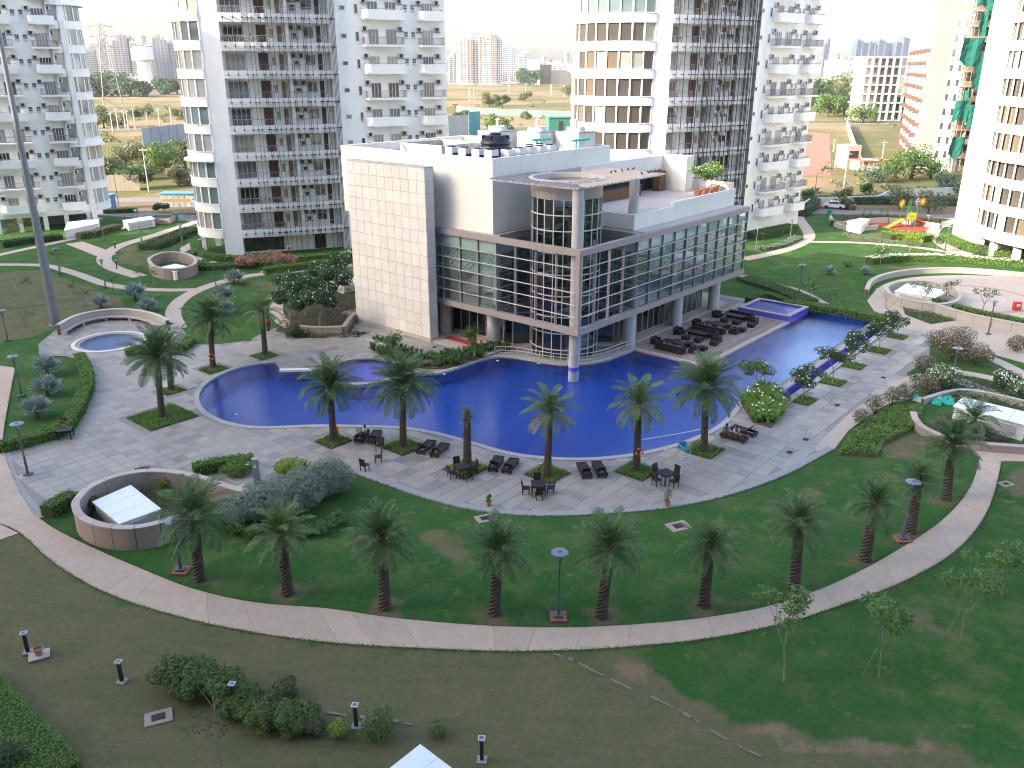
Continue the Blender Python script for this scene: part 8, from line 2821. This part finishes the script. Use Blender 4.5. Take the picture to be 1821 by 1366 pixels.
t = thing('gatehouse', 'small unfinished gatehouse with a red porch roof', 'building', site(1548, 303), 0.25)
t.scale = (0.72, 0.72, 0.72)
MB().box(-5, 0, 0, 4, 6, 3.4).build('wall', pmat('bare_plaster', (0.45, 0.38, 0.31), None, 0.7, 0.9), t)
MB().box(-6, 7, 0, 0, 14, 8.5).build('tower', MATS['bare_plaster'], t)
MB().box(-5, 6.96, 3.6, -1, 6.99, 6.5).build('opening', DARK, t)
MB().box(-5.5, -2.6, 3.4, 7, 6.5, 3.8).build('porch_roof', pmat('red_roof', (0.40, 0.13, 0.10), None, 1, 0.8), t)
for k in range(6):
  MB().box(-5.2 + k * 2.3, -2.3, 0, -4.9 + k * 2.3, -2.0, 3.4).build('porch_post', MATS['bare_plaster'], t)

# building site on the right: long flank turned to the sun, raw end with scaffold and green nets
c0_, cm_, c1_ = site(1597, 262), Vector((111.0, 239.5, 0)), Vector((116.2, 231.5, 0))
CB = thing('unfinished_tower', 'unfinished tower with raw scaffolded end and green nets left of the right tower', 'building', (0, 0, 0))
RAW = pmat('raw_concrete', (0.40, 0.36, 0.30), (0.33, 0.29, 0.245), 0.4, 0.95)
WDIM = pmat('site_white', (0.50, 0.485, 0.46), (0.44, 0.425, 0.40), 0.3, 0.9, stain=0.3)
FC = Facade((cm_.x, cm_.y), atan2(c1_.y - cm_.y, c1_.x - cm_.x))
LC = (c1_ - cm_).length
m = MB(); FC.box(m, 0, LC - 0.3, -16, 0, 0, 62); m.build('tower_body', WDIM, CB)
m = MB(); FC.box(m, 0.1, LC * 0.52, 0.01, 0.2, 6, 44); m.build('raw_face', pmat('cream_unpainted', (0.24, 0.185, 0.12), (0.28, 0.225, 0.16), 0.2, 0.9), CB)
m = MB(); FC.box(m, -1.5, LC, -0.5, 1.6, 43.5, 44.4); m.build('scaffold_deck', RAW, CB)
for x in (LC * 0.6, LC * 0.84):
  m = MB(); FC.box(m, x, x + 0.8, -0.1, 0.12, 0, 1.7)
  w = m.mesh('window', PANE_D)
  for f in range(15):
    link('window', w, CB, (0, 0, 3.4 + f * 3.6))
FE = Facade((c1_.x, c1_.y), radians(8))
for f in range(16):
  m = MB(); FE.box(m, 0, 13, -14, 0.2, f * 3.6 + 3.2, f * 3.6 + 3.6); m.build('floor_slab', RAW, CB)
  m = MB(); FE.box(m, 0.5, 12.5, -0.3, 0.0, f * 3.6 + 0.0, f * 3.6 + 1.1); m.build('brick_panel', pmat('brick_infill', (0.32, 0.25, 0.19), None, 0.8, 0.95, objrand=0.2), CB)
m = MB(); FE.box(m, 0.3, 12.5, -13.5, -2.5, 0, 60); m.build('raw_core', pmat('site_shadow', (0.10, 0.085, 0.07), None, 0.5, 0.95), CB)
for x in (0.3, 3.4, 6.6, 9.8, 12.6):
  m = MB(); FE.box(m, x, x + 0.45, -0.7, -0.1, 0, 60); m.build('raw_column', RAW, CB)
sc_ = MB()
for x in range(10):
  a, b_ = FE.p(x * 1.3, 1.5); sc_.tube([(a, b_, 0), (a, b_, 61)], 0.07, 4)
for z in range(33):
  sc_.tube([(*FE.p(-0.4, 1.5), 1.5 + z * 1.85), (*FE.p(12.5, 1.5), 1.5 + z * 1.85)], 0.07, 4)
kind(sc_.build('scaffold', pmat('scaffold_wood', (0.28, 0.20, 0.13), None, 1, 0.9), CB), 'stuff')
rr_ = random.Random(2)
for k, (x, z, w_, h_) in enumerate(((-1, 40, 4.2, 4), (0.5, 34, 2.5, 5), (-3, 27, 6, 6), (1.5, 21, 5.5, 8), (0, 18, 2.2, 2.5), (-2, 13, 4, 5), (2, 11, 5.5, 6), (4, 16, 3.5, 4), (-1.5, 4, 4, 5), (4.5, 1, 4, 3.5), (-2, 47, 4, 3))):
  m = MB()
  n = 6
  v = []
  for i in range(n + 1):
    for j in range(n + 1):
      q = FE.p(x + w_ * i / n + 0.5 * (j / n - 0.5) * (k % 3 - 1), 1.7 + 0.3 * sin(i * 1.3 + k) + rr_.uniform(0, .25))
      v.append((q[0], q[1], z + h_ * j / n + 0.8 * sin(i * 0.9 + k) * (1 - j / n)))
  m.add(v, [(i * (n + 1) + j, (i + 1) * (n + 1) + j, (i + 1) * (n + 1) + j + 1, i * (n + 1) + j + 1) for i in range(n) for j in range(n)])
  m.build('safety_net', pmat('net_green', (0.012, 0.12, 0.09), None, 1, 0.9), CB)
t = thing('balcony_block', 'white block studded with small red-brown balconies left of the building site', 'building', (0, 0, 0))
FC = Facade((c0_.x, c0_.y), atan2(cm_.y - c0_.y, cm_.x - c0_.x))
MID = (cm_ - c0_).length
m = MB(); FC.box(m, 0, MID - 0.5, -14, 0.0, 0, 33); m.build('wall', WDIM, t)
RB = pmat('red_brown_balcony', (0.125, 0.072, 0.062), (0.10, 0.06, 0.052), 0.5, 0.9)
for x in range(5):
  for g_ in (0, 1):
    s0 = 2 + x * MID / 5.2 + g_ * MID / 11
    m = MB(); FC.box(m, s0, s0 + 3.0, 0.01, 1.5, 0, 1.0); bm2 = m.mesh('balcony', RB)
    m = MB(); FC.box(m, s0 + 0.3, s0 + 2.2, 0.01, 0.06, 1.15, 2.6); dm2 = m.mesh('balcony_door', pmat('shade_door', (0.16, 0.13, 0.13), None, 0.5, 0.9))
    for f in range(5):
      link('balcony', bm2, t, (0, 0, 1 + (f * 2 + g_) * 3.2))
      link('balcony_door', dm2, t, (0, 0, 1 + (f * 2 + g_) * 3.2))
B = site(1570, 215)
t = thing('concrete_frame', 'bare white concrete frame of an unfinished block above the wood', 'building', B, radians(15))
FRM = pmat('frame_white', (0.52, 0.51, 0.49), None, 0.5, 0.9)
for f in range(8):
  MB().box(-11, 0, f * 4.4 - 0.4, 11, 16, f * 4.4 + 0.4).build('floor_slab', FRM, t)
for x in range(6):
  MB().box(-11 + x * 4.1, -0.2, 0, -10.1 + x * 4.1, 1.0, 31).build('column', FRM, t)
MB().box(-10.5, 5, 0, 10.5, 15, 30).build('core', pmat('frame_shade', (0.25, 0.23, 0.23), None, 0.5, 0.9), t)

# playground
RUB = pmat('red_rubber', (0.40, 0.07, 0.045), (0.34, 0.06, 0.04), 1, 0.9)
kind(MB().prism(spline(spts([(1540, 396), (1580, 390), (1630, 392), (1652, 402), (1640, 412), (1590, 408)]), True, 4), -0.05, 0.03).build('play_floor', RUB), 'structure')
B = site(1612, 404)
t = thing('play_tower', 'colourful climbing tower with yellow flowers and red slide', 'playground', B, 0.2)
YEL, GRN, PNK = pmat('play_yellow', (0.75, 0.42, 0.02), None, 2, 0.5), pmat('play_green', (0.02, 0.16, 0.06), None, 2, 0.5), pmat('play_pink', (0.65, 0.25, 0.30), None, 2, 0.5)
PRD = pmat('play_red', (0.60, 0.06, 0.03), None, 2, 0.5)
for sx in (-0.9, 0.9):
  for sy in (-0.9, 0.9):
    MB().tube([(sx, sy, 0), (sx, sy, 4.0)], 0.09, 8).build('post', GRN, t)
MB().box(-1.0, -1.0, 1.3, 1.0, 1.0, 1.45).build('platform', PRD, t)
MB().box(-0.85, -0.98, 1.451, 0.85, -0.9, 2.5).build('panel', YEL, t)
MB().box(0.92, -0.85, 1.451, 1.0, 0.85, 2.5).build('panel', pmat('play_orange', (0.75, 0.22, 0.02), None, 2, 0.5), t)
MB().box(-0.4, -1.0, 1.8, 0.4, -0.981, 2.2).build('panel_window', pmat('play_gold', (0.45, 0.22, 0.02), None, 2, 0.5), t)
for (x, z, m_) in ((-2.2, 4.3, YEL), (0.7, 4.5, PNK), (1.7, 4.4, YEL), (-0.6, 4.4, GRN)):
  fl_ = thing
  m = MB()
  for k in range(10):
    a = 2 * pi * k / 10
    m.add([(0.25 * cos(a - .25), -0.04, 0.25 * sin(a - .25)), (0.8 * cos(a), 0, 0.8 * sin(a)), (0.25 * cos(a + .25), -0.04, 0.25 * sin(a + .25)), (0.5 * cos(a), 0.12, 0.5 * sin(a))], [(0, 1, 2), (0, 3, 1), (1, 3, 2)])
  m.lathe([(0.0, -0.1), (0.3, -0.06), (0.3, 0.06), (0.0, 0.1)], 10, cap=False)
  m.build('flower', m_, t, (x, -0.9, z))
  MB().tube([(x, -0.85, z - 0.3), (max(-0.9, min(0.9, x)), -0.9, 3.4)], 0.06, 6).build('flower_stalk', GRN, t)
sl = MB()
for i in range(8):
  s = i / 8
  sl.add([(1.0 + 3.2 * s, -0.4, 1.4 - 1.25 * s ** 0.8), (1.0 + 3.2 * s, 0.4, 1.4 - 1.25 * s ** 0.8), (1.4 + 3.2 * s, 0.4, 1.4 - 1.25 * (s + .125) ** 0.8), (1.4 + 3.2 * s, -0.4, 1.4 - 1.25 * (s + .125) ** 0.8)], [(0, 1, 2, 3)])
sl.tube([(1.0 + 3.6 * i / 8, -0.42, 1.55 - 1.25 * (i / 8) ** 0.8) for i in range(9)], 0.13, 6).tube([(1.0 + 3.6 * i / 8, 0.42, 1.55 - 1.25 * (i / 8) ** 0.8) for i in range(9)], 0.13, 6)
sl.build('slide', PRD, t)
m = MB().box(-3.8, -0.45, 0.0, -1.0, 0.45, 0.12)
m.v = [(x, y, z + (x + 3.8) * 0.48) for x, y, z in m.v]
m.build('ramp', YEL, t)
t = thing('swing_frame', 'dark swing frame with low rocker left of the climbing tower', 'playground', site(1555, 396), 0.1)
for x in (-2.2, 2.2):
  MB().tube([(x, -0.8, 0), (x, 0, 2.5), (x, 0.8, 0)], 0.06, 6).build('leg_frame', GRN, t)
MB().tube([(-2.2, 0, 2.5), (2.2, 0, 2.5)], 0.06, 6).build('top_bar', GRN, t)
for x in (-1, 1):
  MB().tube([(x - .2, 0, 2.5), (x - .2, 0, .5), (x + .2, 0, .5), (x + .2, 0, 2.5)], 0.025, 5).build('swing', BLACKMETAL, t)
# bins and red box
for a, b_, lab in ((314, 391, 'green litter bin on the access road left of the fin tower'), (1474, 384, 'green litter bin beside the playground wall')):
  t = thing('litter_bin', lab, 'bin', site(a, b_))
  MB().lathe([(0.35, 0.15), (0.45, 1.1), (0.40, 1.2), (0.1, 1.3)], 12).build('body', pmat('bin_green', (0.01, 0.22, 0.17), None, 3, 0.5), t, smooth=True)
  MB().box(-0.5, -0.05, 0, 0.5, 0.05, 0.2).build('foot', LAMPGREY, t)
t = thing('fire_box', 'red hydrant box standing on the plaza near the right edge', 'hydrant box', site(1807, 552))
MB().box(-0.4, -0.25, 0.05, 0.4, 0.25, 1.0).build('case', PRD, t)
MB().box(-0.22, -0.27, 0.5, 0.22, -0.251, 0.8).build('notice', RIMW, t)
t = thing('fire_box', 'red hydrant box beside the street lamp near the parked cars', 'hydrant box', site(1449, 371))
MB().box(-0.8, -0.3, 0.05, 0.8, 0.3, 1.2).build('case', PRD, t)
MB().box(-0.6, -0.32, 0.4, 0.0, -0.301, 0.8).build('notice', RIMW, t)
# cars and cycle rickshaw
def car(px, py, rz, col, label):
  t = thing('parked_car', label, 'car', site(px, py), rz, 'parked cars')
  m = pmat('car_%d' % int(col[0] * 100), col, None, 2, 0.3, spec=0.6, coat=0.6)
  prof = [(-2.1, 0.35), (-2.15, 0.75), (-1.95, 0.95), (-1.3, 1.0), (-0.75, 1.45), (0.75, 1.47), (1.35, 1.0), (2.05, 0.85), (2.15, 0.55), (2.1, 0.35)]
  n = len(prof)
  b_ = MB()
  v = [(x, -0.85 + (0.12 if z > 1.2 else 0), z) for x, z in prof] + [(x, 0.85 - (0.12 if z > 1.2 else 0), z) for x, z in prof]
  b_.add(v, [(i, i + 1, n + i + 1, n + i) for i in range(n - 1)] + [(n - 1, 0, n, 2 * n - 1), tuple(range(n))[::-1], tuple(range(n, 2 * n))])
  b_.build('body', m, t)
  for s in (-1, 1):
    MB().add([(-1.15, s * 0.858, 1.02), (1.2, s * 0.858, 1.02), (0.7, s * 0.76, 1.38), (-0.7, s * 0.76, 1.38)], [(0, 1, 2, 3)]).build('side_window', PANE_D, t)
    for x in (-1.35, 1.35):
      wm = MB().lathe([(0.33, -0.1), (0.33, 0.1)], 14)
      wm.xf(Matrix.Translation((x, s * 0.8, 0.33)) @ Matrix.Rotation(pi / 2, 4, 'X'))
      wm.build('wheel', BLACKMETAL, t)
  MB().add([(-1.29, -0.75, 1.03), (-1.29, 0.75, 1.03), (-0.8, 0.68, 1.42), (-0.8, -0.68, 1.42)], [(0, 1, 2, 3)]).build('rear_window', PANE_D, t)
  MB().add([(1.36, -0.75, 1.03), (1.36, 0.75, 1.03), (0.82, 0.68, 1.44), (0.82, -0.68, 1.44)], [(0, 1, 2, 3)]).build('windscreen', PANE_D, t)
  return t
car(1483, 371, radians(150), (0.65, 0.66, 0.66), 'white car parked by the boundary wall')
car(1506, 371, radians(95), (0.07, 0.055, 0.055), 'dark car parked beside the white one')
car(1335, 412, radians(120), (0.60, 0.61, 0.63), 'white car in the open ground floor of the middle tower')
t = thing('cycle_rickshaw', 'dark red cycle rickshaw on the access road beside the fin tower', 'rickshaw', site(345, 388), 0.1)
for x in (-1.1, 0.7):
  for y in ((0,) if x < 0 else (-0.5, 0.5)):
    pts_ = [(x + 0.36 * cos(a), y, 0.38 + 0.36 * sin(a)) for a in [2 * pi * k / 12 for k in range(13)]]
    MB().tube(pts_, 0.03, 5, cap=False).build('wheel', BLACKMETAL, t)
MB().tube([(-1.1, 0, 0.38), (-0.9, 0, 1.05), (-0.3, 0, 0.6), (0.7, 0, 0.6)], 0.04, 6).build('frame', BLACKMETAL, t)
MB().box(0.1, -0.5, 0.62, 1.2, 0.5, 0.8).build('seat', pmat('maroon_seat', (0.16, 0.03, 0.04), None, 3, 0.7), t)
MB().box(1.15, -0.5, 0.801, 1.25, 0.5, 1.3).build('backrest', MATS['maroon_seat'], t)
pb = site(288, 395)
t = thing('planter_box', 'square granite planter box by the access road', 'planter', pb, 0.1)
MB().box(-2.0, -2.0, 0, 2.0, 2.0, 0.9).build('box', GRANITE, t)
MB().box(-1.7, -1.7, 0.901, 1.7, 1.7, 0.95).build('soil', SOIL, t)

# ------------------------------------------------------------------ people
SKIN = pmat('skin', (0.20, 0.10, 0.06), None, 6, 0.6)
HAIR = pmat('black_hair', (0.01, 0.008, 0.008), None, 20, 0.6)
def skin_obj(name, verts, edges, radii, mat, parent):
  me = bpy.data.meshes.new(name)
  me.from_pydata(verts, edges, [])
  me.materials.append(mat)
  o = link(name, me, parent)
  o.modifiers.new('skin', 'SKIN').use_smooth_shade = True
  if not me.skin_vertices:
    me.update()
  for i, r in enumerate(radii):
    me.skin_vertices[0].data[i].radius = (r, r)
    me.skin_vertices[0].data[i].use_root = (i == 0)
  s = o.modifiers.new('sub', 'SUBSURF')
  s.levels = s.render_levels = 2
  return o
def person(loc, rz, label, shirt, shorts, pose, held=None):
  """facing local -y; pose: 'sit', 'recline' or 'stand'"""
  t = thing('person', label, 'person', loc, rz)
  if pose == 'stand':
    pel, kn, an, hipw = 0.92, (0.02, 0.50), (0.03, 0.08), 0.10
    P = {'pelvis': (0, 0, pel), 'chest': (0, 0.0, pel + 0.36), 'neck': (0, 0, pel + 0.52)}
    legs = [[(s * 0.10, 0, pel - 0.04), (s * 0.11, -0.02 - s * 0.06, 0.50), (s * 0.11, 0.02 + s * 0.10, 0.08), (s * 0.12, -0.14 + s * 0.10, 0.03)] for s in (-1, 1)]
    arms = [[(s * 0.17, 0, pel + 0.46), (s * 0.25, 0.0, pel + 0.20), (s * 0.22, -0.16, pel + 0.04)] for s in (-1, 1)]
  elif pose == 'recline':
    pel = 0.10
    P = {'pelvis': (0, 0, pel), 'chest': (0, 0.20, pel + 0.32), 'neck': (0, 0.24, pel + 0.47)}
    legs = [[(s * 0.09, -0.04, pel), (s * 0.11, -0.40, pel + 0.16), (s * 0.11, -0.78, pel), (s * 0.11, -0.88, pel + 0.10)] for s in (-1, 1)]
    arms = [[(s * 0.17, 0.22, pel + 0.42), (s * 0.23, 0.06, pel + 0.22), (s * 0.09, -0.16, pel + 0.26)] for s in (-1, 1)]
  else:
    pel = 0.10
    P = {'pelvis': (0, 0, pel), 'chest': (0, -0.07, pel + 0.35), 'neck': (0, -0.12, pel + 0.50)}
    legs = [[(s * 0.09, -0.04, pel), (s * 0.15, -0.44, pel + 0.03), (s * 0.13, -0.40, pel - 0.40), (s * 0.13, -0.54, pel - 0.45)] for s in (-1, 1)]
    arms = [[(s * 0.17, -0.08, pel + 0.44), (s * 0.25, -0.18, pel + 0.20), (s * 0.11, -0.40, pel + 0.18)] for s in (-1, 1)]
  v = [P['pelvis'], P['chest'], P['neck']]
  e = [(0, 1), (1, 2)]
  r = [0.13, 0.15, 0.055]
  hd = Vector(P['neck']) + Vector((0, -0.03, 0.10))
  v += [tuple(hd), tuple(hd + Vector((0, -0.005, 0.09)))]
  e += [(2, 3), (3, 4)]
  r += [0.088, 0.085]
  for L in legs:
    b = len(v)
    v += L
    e += [(0, b), (b, b + 1), (b + 1, b + 2), (b + 2, b + 3)]
    r += [0.085, 0.062, 0.042, 0.035]
  for L in arms:
    b = len(v)
    v += L
    e += [(1, b), (b, b + 1), (b + 1, b + 2)]
    r += [0.058, 0.042, 0.033]
    d = (Vector(L[2]) - Vector(L[1])).normalized()
    sd_ = d.cross(Vector((0, 0, 1)))
    palm_ = Vector(L[2]) + d * 0.07
    v.append(tuple(palm_)); r.append(0.03); e.append((b + 2, b + 3))
    for k in range(4):
      f1 = palm_ + d * (0.05 + 0.008 * (1.5 - abs(k - 1.5))) + sd_ * (k - 1.5) * 0.020
      f2 = f1 + d * 0.03 + Vector((0, 0, -0.025))
      n_ = len(v)
      v += [tuple(f1), tuple(f2)]; r += [0.009, 0.008]; e += [(b + 3, n_), (n_, n_ + 1)]
    n_ = len(v)
    v.append(tuple(Vector(L[2]) + d * 0.05 + sd_ * 0.055)); r.append(0.010); e.append((b + 2, n_))
  skin_obj('body', v, e, r, SKIN, t)
  sv_ = [P['pelvis'], P['chest']] + [q for L in arms for q in (L[0], tuple(Vector(L[0]).lerp(Vector(L[1]), 0.75)))]
  skin_obj('shirt', sv_, [(0, 1), (1, 2), (2, 3), (1, 4), (4, 5)], [0.15, 0.165, 0.078, 0.066, 0.078, 0.066], shirt, t)
  kz = 0.9 if pose != 'stand' else 1.0
  lv = [P['pelvis']] + [q for L in legs for q in (L[0], tuple(Vector(L[0]).lerp(Vector(L[1]), kz)))]
  le, lr = [(0, 1), (1, 2), (0, 3), (3, 4)], [0.15, 0.105, 0.085, 0.105, 0.085]
  if pose != 'sit':
    for j, L in enumerate(legs):
      lv.append(tuple(Vector(L[2]))); le.append((2 + 2 * j, len(lv) - 1)); lr.append(0.06)
  skin_obj('trousers', lv, le, lr, shorts, t)
  hm = MB().lathe([(0.098, -0.01), (0.102, 0.06), (0.075, 0.115), (0.0, 0.135)], 12, cap=False)
  hm.v = [(x, y * 1.1 + 0.022, z) for x, y, z in hm.v]
  hm.build('hair', HAIR, t, tuple(hd + Vector((0, 0.005, 0.035))), smooth=True)
  fc_ = MB().lathe([(0.012, -0.02), (0.014, 0.0), (0.004, 0.03)], 6)
  fc_.build('nose', SKIN, t, tuple(hd + Vector((0, -0.093, 0.03))))
  for s in (-1, 1):
    MB().lathe([(0.0, -0.008), (0.011, 0.0), (0.0, 0.008)], 6, cap=False).build('eye', HAIR, t, tuple(hd + Vector((s * 0.032, -0.083, 0.05))))
    MB().lathe([(0.006, -0.03), (0.018, 0.0), (0.008, 0.03)], 6).build('ear', SKIN, t, tuple(hd + Vector((s * 0.09, 0.0, 0.035))))
  MB().box(-0.022, -0.004, -0.004, 0.022, 0.004, 0.004).build('mouth', RED, t, tuple(hd + Vector((0, -0.085, -0.02))))
  return t
W_ = pmat('white_cotton', (0.62, 0.62, 0.64), None, 6, 0.9)
BL_ = pmat('light_blue_cotton', (0.12, 0.30, 0.55), None, 6, 0.9)
NV = pmat('dark_trousers', (0.03, 0.03, 0.04), None, 6, 0.9)
w = site(109, 772)
person((w.x, w.y + 0.45, 0.40), radians(14), 'person in red shirt sitting at the rattan table by the left hedge', RED, NV, 'sit')
w = site(646, 781)
person((w.x, w.y, 0.28), radians(-38), 'person in white shirt with a newspaper reclining on the left lounger', W_, NV, 'recline')
tag(MB().box(-0.22, -0.01, -0.16, 0.22, 0.01, 0.16).build('newspaper', pmat('newsprint', (0.5, 0.52, 0.58), (0.35, 0.37, 0.44), 14, 0.9), None, (w.x - 0.28, w.y - 0.22, 0.78), radians(-38)), 'open newspaper held by the reclining person', 'newspaper')
w = site(1290, 777)
person((w.x, w.y, 0.30), radians(-5), 'person in light blue shirt sitting on the lounger edge', BL_, NV, 'sit')
w = site(1307, 781)
person((w.x, w.y, 0.30), radians(12), 'person in white shirt sitting beside the one in blue', W_, NV, 'sit')
w = site(478, 590)
person((w.x, w.y, 0.0), radians(60), 'person in orange-red shirt walking behind the reddish palm', pmat('orange_red_cotton', (0.55, 0.08, 0.03), None, 6, 0.9), NV, 'stand')
w = site(1511, 347)
person((w.x, w.y, 0.0), radians(30), 'small figure in white walking on the waste ground beyond the cars', W_, NV, 'stand')
# ------------------------------------------------------------------ summer haze over the plain
hz = bpy.data.materials.new('haze')
hz.use_nodes = True
hn = hz.node_tree
hn.nodes.remove(hn.nodes['Principled BSDF'])
pv = hn.nodes.new('ShaderNodeVolumePrincipled')
pv.inputs['Color'].default_value = (0.92, 0.95, 1.0, 1)
pv.inputs['Density'].default_value = 0.00006
pv.inputs['Anisotropy'].default_value = 0.0
hn.links.new(pv.outputs[0], hn.nodes['Material Output'].inputs['Volume'])
o = MB().box(-5400, -5400, -2, 5400, 5400, 175).build('haze', hz)
kind(o, 'stuff', 'pale summer haze over the plain')
print('objects', len(bpy.data.objects))
